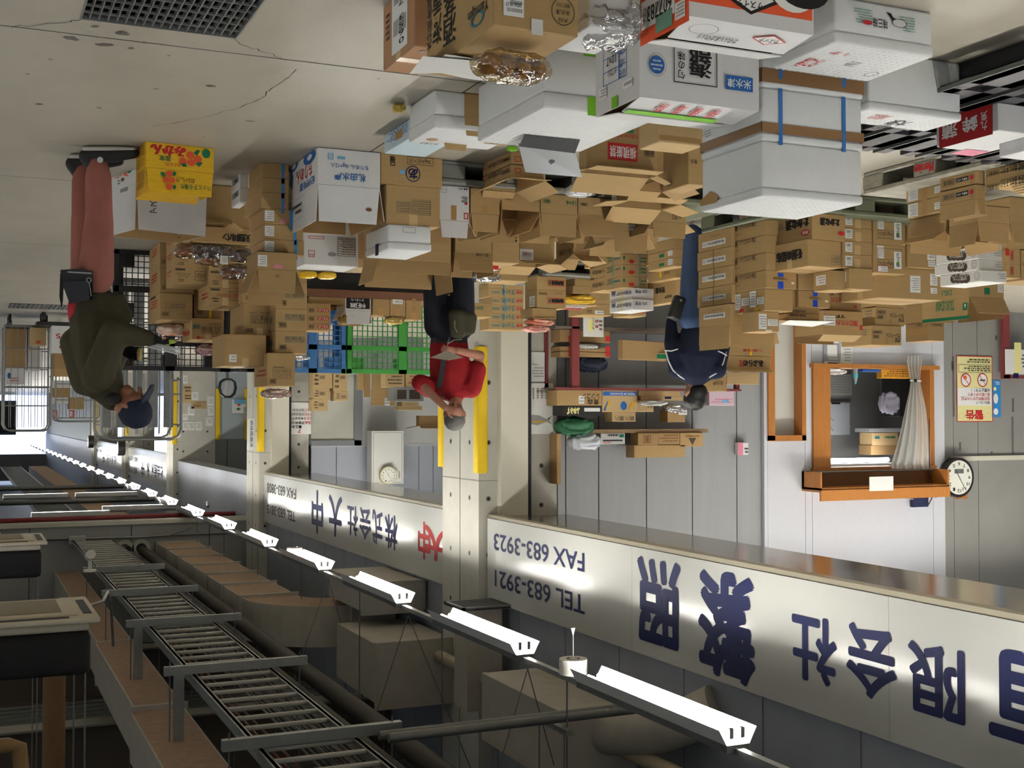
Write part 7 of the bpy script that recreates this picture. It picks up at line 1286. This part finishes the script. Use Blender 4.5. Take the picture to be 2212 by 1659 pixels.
for k, (x0, y0, x1, y1) in enumerate(((394, 811, 405, 829), (414, 847, 428, 865), (448, 857, 462, 877), (406, 878, 420, 898), (449, 879, 462, 898), (394, 894, 406, 908), (445, 902, 460, 920), (394, 911, 405, 930), (406, 911, 420, 930), (422, 911, 436, 930))):
    B('N_%d' % k, ('white notice by the far pillar, lowest on the papered wall', 'curled notice right of the cardboard sign', 'notice near the yellow strip, level with the cardboard sign', 'notice in the middle of the papered wall', 'notice with a loose corner near the yellow strip', 'half-hidden notice behind the cage rim', 'separate notice, highest near the yellow strip', 'first of three notices pinned in a row', 'second of three notices pinned in a row', 'third of three notices pinned in a row')[k], x0, y0, x1 and y1, x1, .004, Y=37.93, name='paper_notice', cat='notice', mat=PAP, tp=None, marks=[('n', 'F', x0 + 2, y0 + 3, x1 - 2, y1 - 5, 'gr', 3)], group='notices on the papered wall')
B('N_a', 'brown cardboard sign with handwriting, beside the pinned notices', 413, 866, 883, 446, .006, Y=37.93, name='cardboard_sign', cat='sign', mat=KR2, tp=None, marks=[('t', 'F', 418, 872, 434, 880, '船原 駅', 'k'), ('o', 'F', 436, 873, 444, 881, 'k'), ('n', 'F', 422, 868, 444, 871, 'd', 1)])
B('N_b', 'larger brown cardboard sign with black writing behind hanging cables', 393, 832, 870, 414, .006, Y=37.93, name='cardboard_sign', cat='sign', mat=KR2, tp=None, marks=[('n', 'F', 396, 834, 412, 848, 'k', 2), ('n', 'F', 396, 852, 412, 864, 'k', 2)])
B('N_c', 'tall narrow white banner with black characters on the far pillar', 537, 905, 972, 549, .14, Y=26.2, name='narrow_banner', cat='banner', mat=PAP, tp=None, marks=[('v', 'F', 540, 908, 547, 966, '市場組合会', 'k')])
B('N_d', 'grey meter box with a paper tag at the pale far doorway', 529, 879, 904, 538, .3, Y=37.7, name='meter_box', cat='box', mat=M('meter_grey', (140, 140, 132), .5), tp=None)
B('N_e', 'small poster with blue and green pictures on the pale far door', 501, 863, 893, 531, .006, Y=37.9, name='door_poster', cat='poster', mat=PAP, tp=None, marks=[('r', 'F', 506, 863, 530, 873, 'lb'), ('p', 'F', 509, 879, 521, 888, 'g', [(0, .5), (.4, .3), (.5, 0), (.6, .3), (1, .5), (.6, .7), (.5, 1), (.4, .7)]), ('e', 'F', 512, 872, 520, 877, 'o')])
g = empty('pallet_jack', PX(491, 845, Y=30) * 1, 0, 'grey pallet jack handle standing in front of the pale far door', 'pallet jack'); g.location.z = 0; mb = MB(); q = lambda x, y: PX(x, y, Y=30) - g.location
mb.tube([q(474, 838), q(476, 826), q(482, 821), (q(491, 819)), q(500, 821), q(507, 826), q(509, 838), q(506, 850), q(499, 857), q(484, 857), q(477, 850), q(474, 838)], .035, BLK, 8); mb.build('grip_loop', g); mb = MB(); mb.bar(q(491, 856), q(491, 822), .1, .05, M('jack_grey', (150, 150, 150), .5)); mb.build('control_panel', g); mb = MB(); a = q(491, 822); mb.tube([a, (a.x, .1, .3)], .04, STEELD, 8); mb.tube([(a.x - .3, .1, .1), (a.x + .3, .1, .1)], .1, BLK, 10); mb.build('shaft', g)
# cabinet, clock and small things in the second bay
B('Q1', 'white wall cabinet with a handle, partly behind the second sign', 803, 931, 1046, 872, .35, Y=26.1, name='wall_cabinet', cat='cabinet', mat=M('cabinet_white', (214, 214, 208), .4), tp=None, marks=[('f', 'F', 806, 934, 869, 1043, 'gr', .012), ('r', 'F', 861, 1018, 864, 1033, 'gr')])
def clock(x, y, r, Y, lb, rim, dig=False):
    c = PX(x, y, Y=Y); g = empty('wall_clock', c, 0, lb, 'clock')
    def ring(ra, m, y0, y1, nm): mb = MB(); mb.tube([(0, y1, 0), (0, y0, 0)], ra, m, 32); mb.build(nm, g)
    ring(r, rim, -.05, .05, 'rim'); ring(r * .86, M('clock_face', (228, 228, 216), .4), -.054, -.04, 'dial')
    for h in range(1, 13):
        th = h * math.pi / 6; mb = MB(); s = r * .17; cx, cz = math.sin(th) * r * .68, math.cos(th) * r * .68
        fig(mb, Vector((cx - s / 2 * (1.3 if h > 9 else .8), -.0545, cz - s / 2)), Vector((s * (1.3 if h > 9 else .8), 0, 0)), Vector((0, 0, s)), Vector((0, -1, 0)), 't', (str(h), 'k', .01)); mb.build('numeral', g)
    for ang, ln, w in ((4.93 / 12, .42, .045), (54.5 / 60, .68, .03)):
        th = ang * 2 * math.pi; d = Vector((math.sin(th), 0, math.cos(th))); mb = MB(); p = Vector((0, -.058, 0)); mb.bar(p - d * r * .12, p + d * r * ln, r * w, .003, BLK); mb.build('hand', g)
    if dig: mb = MB(); mb.box((-r * .3, -.057, -r * .42), (r * .3, -.0545, -r * .2), M('lcd_grey', (96, 100, 96), .3)); mb.build('display', g)
clock(838, 1027, .2, 26.05, 'round cream clock on the white wall cabinet', M('rim_cream', (200, 194, 160), .4))
clock(2066, 1031, .3, YB - .12, 'big black-rimmed clock with a digital window on the grey wall', M('rim_black', (36, 30, 30), .3), True)
B('Q2', 'small wooden block mounting the big black-rimmed clock', 2070, 1066, 1078, 2090, .06, Y=YB - .09, name='wood_block', cat='block', mat=WOOD, tp=None)
for k, (x0, y0, x1, y1, lb) in enumerate(((676, 803, 718, 838, 'tied tan carton in the bay behind the blue pallet, lower'), (676, 838, 712, 862, 'tan carton with a dark print bar, behind the blue pallet, middle'), (674, 862, 708, 888, 'tan carton with a dark logo, behind the blue pallet, upper'), (720, 803, 750, 845, 'tied pile carton by the bay window, lower'), (722, 845, 752, 866, 'small carton with open flap by the bay window, upper'))):
    B('Q3%d' % k, lb, x0, y0, y1, x1, .3, Y=25.7, tp=None, mat=KR2, marks=[('b', 'F', x0 + 14, y0 + 8, x0 + 26, y0 + 16, 'd'), ('n', 'F', x0 + 3, y0 + 4, x0 + 12, y1 - 4, 'd', 3)])
B('Q39', 'shelf block carrying the tan cartons behind the blue pallet', 672, 700, 800, 754, .35, Y=25.68, z0=0, under='Q30', name='storage_shelf', cat='shelf', mat=M('shelf_grey', (128, 130, 132), .5), tp=None)
for k, (x0, y0, x1, y1, lb, m) in enumerate(((772, 803, 786, 842, 'thin folded brown cardboard leaning behind the green pallet, first', KR), (787, 803, 800, 858, 'thin folded cardboard behind the green pallet, second', KR3), (804, 803, 858, 842, 'flat brown cardboard behind the green pallet', KR), (803, 842, 854, 876, 'tall flat brown cardboard with a white slip behind the green pallet', KR))):
    B('Q4%d' % k, lb, x0, y0, y1, x1, .05, Y=24.6 + .1 * k, z0=None, name='folded_cardboard', cat='cardboard', mat=m, tp=None, marks=[('l', 'F', 831, 860, 842, 876, 2)] if k == 3 else ())
B('Q49', 'grey trestle under the folded cardboard behind the green pallet', 770, 700, 800, 862, .5, Y=24.5, z0=0, under='Q40', name='trestle_table', cat='table', mat=M('shelf_grey', (128, 130, 132), .5), tp=None)
for k, (x0, y0, x1, y1, lb) in enumerate(((832, 806, 874, 836, 'tan carton with black script beside the red sleeve, first'), (876, 806, 912, 835, 'tan carton with red bars beside the red sleeve, second'), (868, 868, 905, 878, 'long tan tomato carton beside the raised forearm'), (862, 877, 912, 886, 'flat tan carton under the tomato carton beside the forearm'))):
    B('Q5%d' % k, lb, x0, y0, y1, x1, .3, Y=24.0, tp=None, mat=KR2, marks=[('n', 'F', x0 + 4, y0 + 4, x1 - 6, y1 - 4, ('d', 'sr', 'g', 'd')[k], 3)])
B('Q59', 'grey cupboard shelf holding tan cartons beside the red sleeve', 850, 836, 866, 915, .4, Y=24.0, name='small_cupboard', cat='cupboard', mat=M('shelf_grey', (128, 130, 132), .5), tp=None, marks=[('r', 'F', 858, 842, 878, 862, 'd'), ('r', 'F', 884, 842, 908, 862, 'd')])
B('Q58', 'grey table under the black-script carton beside the red sleeve', 830, 700, 804, 915, .5, Y=23.98, z0=0, under='Q50', name='work_table', cat='table', mat=M('shelf_grey', (128, 130, 132), .5), tp=None)
B('Q6', 'open brown flap carton above the raised forearm', 906, 898, 920, 946, .2, Y=24.2, mat=KR3, flaps={'F': (150, .1), 'R': (170, .25)})
# ---------------- office window and the grey wall ----------------
YO = YB
B('O1', 'whiteboard with two marker strokes inside the office window', 1762, 868, 940, 1838, .03, Y=YO + 2.12, name='whiteboard', cat='whiteboard', mat=M('board_white', (206, 212, 222), .25), tp=None, marks=[('f', 'F', 1762, 868, 1838, 942, 'gr', .02), ('p', 'F', 1786, 896, 1802, 910, 'gr', [(0, .9), (.1, 1), (1, .1), (.9, 0)]), ('p', 'F', 1788, 914, 1800, 932, 'gr', [(0, .9), (.1, 1), (1, .1), (.9, 0)]), ('r', 'F', 1796, 869, 1815, 873, 'k')])
B('O2', 'large grey sheet pinned low inside the office window', 1782, 808, 854, 1840, .006, Y=YO + 2.1, name='pinned_sheet', cat='paper', mat=M('sheet_grey', (176, 176, 172), .7), tp=None, marks=[('n', 'F', 1786, 812, 1836, 850, 'gr', 7)])
g = empty('water_bottle', PX(1848, 806, Y=YO + .0) , 0, 'clear water bottle with teal label on the office window ledge', 'bottle'); g.location.z = wz0 + .0; mb = MB(); mb.tube([(0, 0, .002), (0, 0, .13)], .034, M('bottle_clear', (190, 214, 220), .1, alpha=.5, spec=.9), 14); mb.tube([(0, 0, .13), (0, 0, .19), (0, 0, .2)], [.034, .014, .014], M('bottle_clear', (190, 214, 220), .1, alpha=.5, spec=.9), 14); mb.build('bottle_body', g); mb = MB(); mb.tube([(0, 0, .07), (0, 0, .13)], .0355, ink('cy'), 14); mb.build('label_wrap', g); mb = MB(); mb.tube([(0, 0, .2), (0, 0, .225)], .015, ink('cy'), 10); mb.build('cap', g)
B('O3', 'bundle of orange-yellow pamphlets on the office window ledge', 1905, 797, 817, 1966, .12, z0=wz0 + .002, Y=YO - .02, name='pamphlet_bundle', cat='pamphlets', mat=M('pamphlet_orange', (206, 150, 44), .5), tp=None, marks=[('n', 'F', 1908, 800, 1962, 815, 'br', 3)])
B('O4', 'blue folder lying beside the orange pamphlets on the ledge', 1864, 797, 803, 1904, .12, z0=wz0 + .002, Y=YO, name='blue_folder', cat='folder', mat=M('folder_blue', (46, 82, 150), .4), tp=None)
g = empty('tape_dispenser', Vector((PX(1760, 810, Y=YO).x, YO, wz0 + .002)), 0, 'blue tape dispenser with a cream roll on the ledge', 'tape dispenser'); mb = MB(); mb.rbox((-.13, -.03, 0), (.1, .03, .06), ink('bl'), .01); mb.build('base', g); mb = MB(); mb.tube([(.0, -.025, .08), (.0, .025, .08)], .07, M('tape_cream', (214, 204, 176), .5), 20); mb.tube([(.0, -.028, .08), (.0, .028, .08)], .04, BLK, 20); mb.build('tape_roll', g)
pillow('paper_pile', 'loose white papers and peg on the ledge beside the tape dispenser', 'paper', Vector((PX(1795, 800, Y=YO).x, YO - .02, wz0 + .002)), (.26, .06, .035), PAP, 0, 80, amp=.3)
g = empty('office_lamp', PX(1858, 994, Y=YO + .9), 0, 'glaring fluorescent tube inside the office window', 'ceiling light'); mb = MB(); mb.tube([(-.55, 0, 0), (.55, 0, 0)], .035, M('office_tube', (255, 252, 248), .3, emit=45), 10); mb.build('tube', g); mb = MB(); mb.box((-.6, -.05, .05), (.6, .05, .1), PAP); mb.build('fitting', g)
CURT = M('clear_curtain', (222, 222, 216), .15, alpha=.62, spec=.9, bump=.25, bs=18)
g = empty('vinyl_curtain', PX(1965, 1012, Y=YB - .2), 0, 'gathered clear vinyl curtain tied with a black band at the office window', 'curtain')
mb = MB(); prof = [(1013, 1925, 2008), (1000, 1926, 2006), (960, 1938, 2006), (920, 1948, 2004), (880, 1956, 2000), (845, 1964, 1992), (822, 1967, 1988), (800, 1962, 1989), (782, 1958, 1992), (768, 1960, 1992)]
def cf(u, v):
    i = min(int(v * (len(prof) - 1)), len(prof) - 2); t = v * (len(prof) - 1) - i; a, b = prof[i], prof[i + 1]; y = a[0] + (b[0] - a[0]) * t; x0 = a[1] + (b[1] - a[1]) * t; x1 = a[2] + (b[2] - a[2]) * t
    return PX(x0 + (x1 - x0) * u, y, Y=YB - .2 + .035 * math.sin(u * 28 + v * 3)) - g.location
mb.sheet(cf, 40, 36, CURT); mb.build('vinyl_sheet', g)
mb = MB(); mb.tube([PX(1966, 822, Y=YB - .26) - g.location, PX(1978, 822, Y=YB - .27) - g.location, PX(1989, 823, Y=YB - .26) - g.location], .012, M('band_clear', (210, 210, 206), .3), 8); p = PX(1977, 822, Y=YB - .29) - g.location; mb.tube([p, p + Vector((0, -.01, 0))], .028, BLK, 14); mb.build('tie_button', g)
g = empty('curtain_box', PX(1870, 1012, Y=YB - .1), 0, 'open wooden pelmet box over the office window', 'pelmet'); mb = MB()
x0, x1 = PX(1735, 1020, Y=YB - .1).x - g.location.x, PX(2010, 1040, Y=YB - .1).x - g.location.x
mb.box((x1, -.38, .24), (x0, .03, .27), WOOD); mb.box((x1, -.02, .02), (x0, .03, .24), M('pelmet_inner', (112, 74, 40), .6)); mb.box((x1, -.4, .27), (x0, -.36, .42), WOOD); mb.box((x0 - .03, -.38, .02), (x0, .03, .3), WOOD); mb.box((x1, -.38, .02), (x1 + .03, .03, .3), WOOD); mb.build('box_frame', g)
mb = MB(); mb.tube([(x1, -.1, .03), (x0, -.1, .03)], .012, STEEL, 8); mb.build('curtain_rail', g)
B('O5', 'white paper clipped onto the wooden pelmet', 1878, 1030, 1061, 1930, .004, Y=YB - .56, name='paper_notice', cat='notice', mat=PAP, tp=None)
B('O6', 'dark navy router box fixed over the pelmet with cables', 1972, 1060, 1096, 2006, .06, Y=YB - .14, name='router_box', cat='router', mat=M('router_navy', (28, 34, 66), .4), tp=None)
B('O7', 'black network box beside the navy router', 1943, 1054, 1070, 1972, .06, Y=YB - .14, name='network_box', cat='network box', mat=BLK, tp=None)
for k, (pts, m, lb) in enumerate(((((2006, 1090), (2016, 1070), (2012, 1050), (2022, 1075)), BLK, 'black cable loop beside the router'), (((2002, 1080), (2015, 1055), (2008, 1020), (2007, 960), (2008, 905)), M('cable_dark_red', (70, 40, 40), .6), 'dark cable running down the window frame'), (((1932, 1056), (1945, 1066), (1960, 1078), (1972, 1078)), M('cable_pale', (180, 180, 180), .5), 'pale cable from the router along the pelmet'))):
    mb = MB(); mb.tube([PX(x, y, Y=YB - .17) for x, y in pts], .008, m, 6); tag(mb.build('cable'), lb, 'cable')
B('O8', 'dark printer-like machine inside the office behind the curtain', 1943, 812, 900, 2004, .4, Y=YO + .5, name='office_machine', cat='machine', mat=BLK, tp=None)
B('O9', 'brown carton printed with green on a shelf inside the office', 1884, 935, 962, 1940, .3, Y=YO + 1.2, mat=KR2, tp=None, marks=[('r', 'F', 1890, 942, 1900, 948, 't'), ('n', 'F', 1904, 940, 1934, 950, 'g', 1)])
B('O10', 'plain brown carton above the green-printed one inside the office', 1882, 963, 983, 1940, .3, on='O9', mat=KR3, tp=None)
B('O11', 'low shelf inside the office carrying two brown cartons', 1878, 925, 934, 1950, .35, Y=YO + 1.18, z0=None, name='office_shelf', cat='shelf', mat=IR, tp=None)
pillow('plastic_bag', 'hanging translucent violet plastic bag inside the office', 'bag', PX(1920, 846, Y=YO + .4), (.18, .08, .14), M('violet_film', (190, 190, 214), .12, alpha=.5, spec=.9), 0, 82, amp=.25)
B('O12', 'grey clipboard sheet hung on the white office wall', 1779, 733, 790, 1814, .012, Y=YB - .08, name='clipboard', cat='clipboard', mat=M('clipboard_grey', (148, 150, 154), .5), tp=None, marks=[('r', 'F', 1781, 736, 1812, 741, 'w'), ('r', 'F', 1787, 745, 1808, 770, 'w'), ('n', 'F', 1785, 772, 1810, 778, 'w', 2), ('r', 'F', 1780, 781, 1812, 788, 'w'), ('r', 'F', 1788, 783, 1810, 789, 'k')])
B('O13', 'long white receipt sheet hung next to the grey clipboard', 1816, 742, 796, 1841, .004, Y=YB - .07, name='receipt_sheet', cat='paper', mat=PAP, tp=None, marks=[('n', 'F', 1820, 752, 1838, 782, 'gr', 5)])
B('O14', 'small poster with purple flowers inside the office window corner', 1992, 792, 826, 2008, .005, Y=YO + .25, name='flower_poster', cat='poster', mat=PAP, tp=None, marks=[('r', 'F', 1998, 793, 2008, 802, 'pk'), ('n', 'F', 1994, 808, 2006, 822, 'k', 2)])
B('O15', 'tiny pink and white tissue box fixed to the grey panel', 1594, 956, 983, 1617, .08, Y=YB - .1, name='tissue_box', cat='box', mat=M('tissue_white', (214, 208, 212), .5), tp=None, marks=[('r', 'F', 1594, 956, 1605, 983, 'pk'), ('n', 'F', 1606, 966, 1616, 980, 'k', 2)])
CRM = M('poster_cream', (228, 222, 160), .55)
B('O16', 'cream warning poster with red characters and two prohibition signs', 2067, 769, 911, 2144, .005, Y=YB - .03, name='warning_poster', cat='poster', mat=CRM, tp=None,
  marks=[('f', 'F', 2067, 769, 2144, 911, 'r', .012), ('t', 'F', 2105, 886, 2124, 906, '警', 'r', .03), ('t', 'F', 2086, 886, 2104, 906, '告', 'r', .03), ('o', 'F', 2126, 892, 2140, 904, 'r', .02), ('o', 'F', 2070, 892, 2084, 904, 'r', .02), ('r', 'F', 2069, 838, 2142, 876, 'w'), ('t', 'F', 2108, 866, 2138, 873, '場内において', 'k', .012), ('t', 'F', 2076, 857, 2138, 865, '指定場所以外での喫煙', 'r', .012), ('t', 'F', 2090, 848, 2138, 856, '吸い殻のポイ捨て', 'r', .012), ('t', 'F', 2098, 839, 2138, 847, 'は禁止です！！', 'k', .012), ('e', 'F', 2075, 806, 2097, 836, 'w'), ('o', 'F', 2075, 806, 2097, 836, 'r', .08), ('e', 'F', 2111, 806, 2133, 836, 'w'), ('o', 'F', 2111, 806, 2133, 836, 'r', .08), ('p', 'F', 2078, 810, 2094, 832, 'r', [(0, 1), (.1, 1), (1, 0), (.9, 0)]), ('p', 'F', 2114, 810, 2130, 832, 'r', [(0, 1), (.1, 1), (1, 0), (.9, 0)]), ('e', 'F', 2080, 811, 2088, 820, 'o'), ('r', 'F', 2116, 820, 2128, 823, 'd'), ('f', 'F', 2070, 788, 2140, 805, 'd', .005), ('n', 'F', 2072, 790, 2138, 803, 'd', 3), ('n', 'F', 2074, 775, 2138, 785, 'd', 2)])
B('O17', 'blue printed paper fan hung behind the warning poster', 2145, 821, 901, 2162, .004, Y=YB - .028, name='paper_fan', cat='fan', mat=M('fan_blue', (44, 130, 196), .4), tp=None, marks=[('e', 'F', 2146, 850, 2156, 872, 'w'), ('n', 'F', 2149, 824, 2159, 832, 'w', 3), ('e', 'F', 2146, 836, 2152, 844, 'cream'), ('e', 'F', 2146, 882, 2156, 896, 'w')])
g = empty('notice_frame', Vector((PX(2175, 700, Y=YB - .15).x, YB - .15, 0)), 0, 'tall maroon steel frame holding a white notice at the wall', 'frame'); q = lambda x, y: PX(x, y, Y=YB - .15) - g.location; mb = MB(); a, b = q(2168, 818), q(2180, 600); mb.box((b.x, 0, 0), (a.x, .06, a.z), RED); mb.build('post', g); a, b = q(2168, 810), q(2230, 818); mb = MB(); mb.box((b.x, 0, a.z), (a.x, .06, b.z), RED); mb.build('top_bar', g)
B('O18', 'white notice held with yellowish tape on the maroon frame', 2171, 754, 808, 2225, .006, Y=YB - .17, name='paper_notice', cat='notice', mat=PAP, tp=None, marks=[('r', 'F', 2191, 740, 2206, 806, 'cream'), ('r', 'F', 2189, 806, 2200, 817, 'n'), ('n', 'F', 2204, 764, 2222, 796, 'k', 4)])
# ---------------- roll cages ----------------
CG = M('cage_steel', (150, 150, 148), .4, .6)
def cage(lb, x, y, w, d, h, ns=4, slats=False):
    g = empty('roll_cage', (x, y, 0), 0, lb, 'roll cage')
    for yy in (0, d):
        mb = MB(); r = .016
        mb.tube([(-w / 2, yy, .18), (-w / 2, yy, h - .1), (-w / 2 + .03, yy, h - .03), (-w / 2 + .1, yy, h), (w / 2 - .1, yy, h), (w / 2 - .03, yy, h - .03), (w / 2, yy, h - .1), (w / 2, yy, .18)], r, CG, 8)
        for k in range(1, ns + 1): z = .25 + (h - .35) * k / (ns + 1); mb.tube([(-w / 2, yy, z), (w / 2, yy, z)], .01, CG, 6)
        for k in range(1, 7): xx = -w / 2 + w * k / 7; mb.tube([(xx, yy, .2), (xx, yy, h - .05)], .006, CG, 5)
        mb.build('end_frame', g)
    for s in (-1, 1):
        mb = MB(); xx = s * w / 2
        for k in range(0, ns + 1): z = .25 + (h - .4) * k / ns; mb.tube([(xx, 0, z), (xx, d, z)], .009, CG, 6)
        mb.build('side_rails', g)
    mb = MB(); mb.box((-w / 2, 0, .17), (w / 2, d, .21), STEELD); mb.build('base_tray', g)
    if slats:
        for k in range(5): xx = -w / 2 + .08 + (w - .16) * k / 4; mb = MB(); mb.box((xx - .05, d * .45, .25), (xx + .05, d * .5, h - .12), M('slat_grey', (128, 130, 130), .5, .3, nz=.2, ns=9)); mb.build('slat_panel', g)
    for sx in (-1, 1):
        for yy in (.08, d - .08): mb = MB(); mb.tube([(sx * (w / 2 - .08) - .02, yy, .07), (sx * (w / 2 - .08) + .02, yy, .07)], .07, BLK, 14); mb.box((sx * (w / 2 - .08) - .03, yy - .03, .1), (sx * (w / 2 - .08) + .03, yy + .03, .17), STEELD); mb.build('caster', g)
    return g
def at(x, Y): return PX(x, 895, Y=Y).x
cage('steel roll cage loaded with white cartons at the bare aisle edge', (at(8, 21) + at(110, 21)) / 2, 21, abs(at(8, 21) - at(110, 21)), .75, 1.86)
cage('steel roll cage with nested slatted panels behind the navy cap', (at(215, 13.6) + at(385, 13.6)) / 2, 13.4, abs(at(215, 13.6) - at(385, 13.6)), .75, 1.86, 3, True)
cage('farther steel roll cage showing over the bowed shoulders', (at(120, 22.5) + at(225, 22.5)) / 2, 22.5, abs(at(120, 22.5) - at(225, 22.5)), .8, 1.72)
B('U1', 'white foam case with red cross mark and 15 behind the olive jacket', 112, 716, 763, 150, .5, Y=20.4, z0=.21, kind='w', tp=None, marks=[('t', 'F', 121, 721, 140, 731, '15', 'r', .02), ('p', 'F', 128, 740, 148, 760, 'r', [(.35, 0), (.65, 0), (.65, .35), (1, .35), (1, .65), (.65, .65), (.65, 1), (.35, 1), (.35, .65), (0, .65), (0, .35), (.35, .35)])])
g = empty('hand_truck', (BX['U1']['ctr'].x, 20.4, 0), 0, 'low black caster dolly under the white case with red cross', 'dolly'); mb = MB(); mb.box((-.3, 0, .15), (.35, .5, .205), BLK); mb.build('deck', g)
for x in (-.2, .25):
    for y in (.08, .42): mb = MB(); mb.tube([(x - .03, y, .08), (x + .03, y, .08)], .08, BLK, 14); mb.build('caster', g)
B('U2', 'brown carton over the red-cross case behind the olive jacket', 118, 768, 795, 152, .45, on='U1', tp=None, mat=KR3)
B('U3', 'second brown carton over the red-cross case behind the olive jacket', 118, 796, 812, 156, .45, on='U2', tp=None, mat=KR)
B('U4', 'white carton with pictures in the loaded roll cage', 14, 795, 830, 52, .4, Y=21.15, kind='w', tp=None, marks=[('n', 'F', 20, 815, 40, 825, 'sr', 2), ('e', 'F', 16, 805, 24, 818, 'b')])
B('U5', 'tall white carton standing in the loaded roll cage', 60, 742, 800, 88, .4, Y=21.2, z0=.22, kind='w', tp=None, marks=[('f', 'F', 74, 790, 80, 797, 'br')])
B('U6', 'brown carton lying beneath the pictured white one in the cage', 10, 775, 794, 56, .4, Y=21.15, z0=.22, under='U4', tp=None)
B('U7', 'cream carton with orange marks on the cage base', 66, 728, 745, 100, .3, Y=20.8, z0=.22, mat=KR2, tp=None, marks=[('r', 'F', 78, 736, 88, 742, 'o')])
for k, (x0, y0, x1, y1, lb, kd) in enumerate(((113, 822, 152, 838, 'white foam box with scribble in the farther cage', 's'), (114, 838, 150, 858, 'brown carton in the farther cage, middle', 'k'), (150, 858, 182, 884, 'brown carton high in the farther cage', 'k'), (112, 858, 148, 872, 'white carton high in the farther cage', 'w'))):
    B('U8%d' % k, lb, x0, y0, y1, x1, .4, Y=22.7, kind=kd, tp=None, lid=.04 if kd == 's' else None)
for k, (x, t, lb) in enumerate(((118, '大', 'red flag strip with a white mark, first over the far cages'), (155, '福', 'red flag strip, second over the far cages'), (225, '市', 'red flag strip, third over the far cages'))):
    B('U9%d' % k, lb, x - 6, 886, 902, x + 6, .01, Y=24, name='red_flag', cat='flag', mat=M('flag_red', (196, 52, 46), .6), tp=None, marks=[('t', 'F', x - 4, 888, x + 4, 900, t, 'w', .02)])
tubeobj('flag_rail', 'thin rail from which small red flags hang over the far cages', 'rail', [(PX(105, 903, Y=24).x, 24, PX(150, 903, Y=24).z), (PX(240, 903, Y=24).x, 24, PX(150, 903, Y=24).z)], .012, CG, 6)
for k, (yy, lb) in enumerate(((53, 'round black speaker disc on the nearer of the two far pillars'), (65, 'round black speaker disc on the most distant pillar'))):
    g = thing('wall_speaker', lb, 'speaker', (-5.75, yy - 3.2, 2.9)); mb = MB(); mb.tube([(-.12, 0, 0), (.12, 0, 0)], .3, BLK, 20); mb.build('disc', g); mb = MB(); mb.tube([(.121, 0, 0), (.125, 0, 0)], .25, PAP, 20); mb.build('front_ring', g)
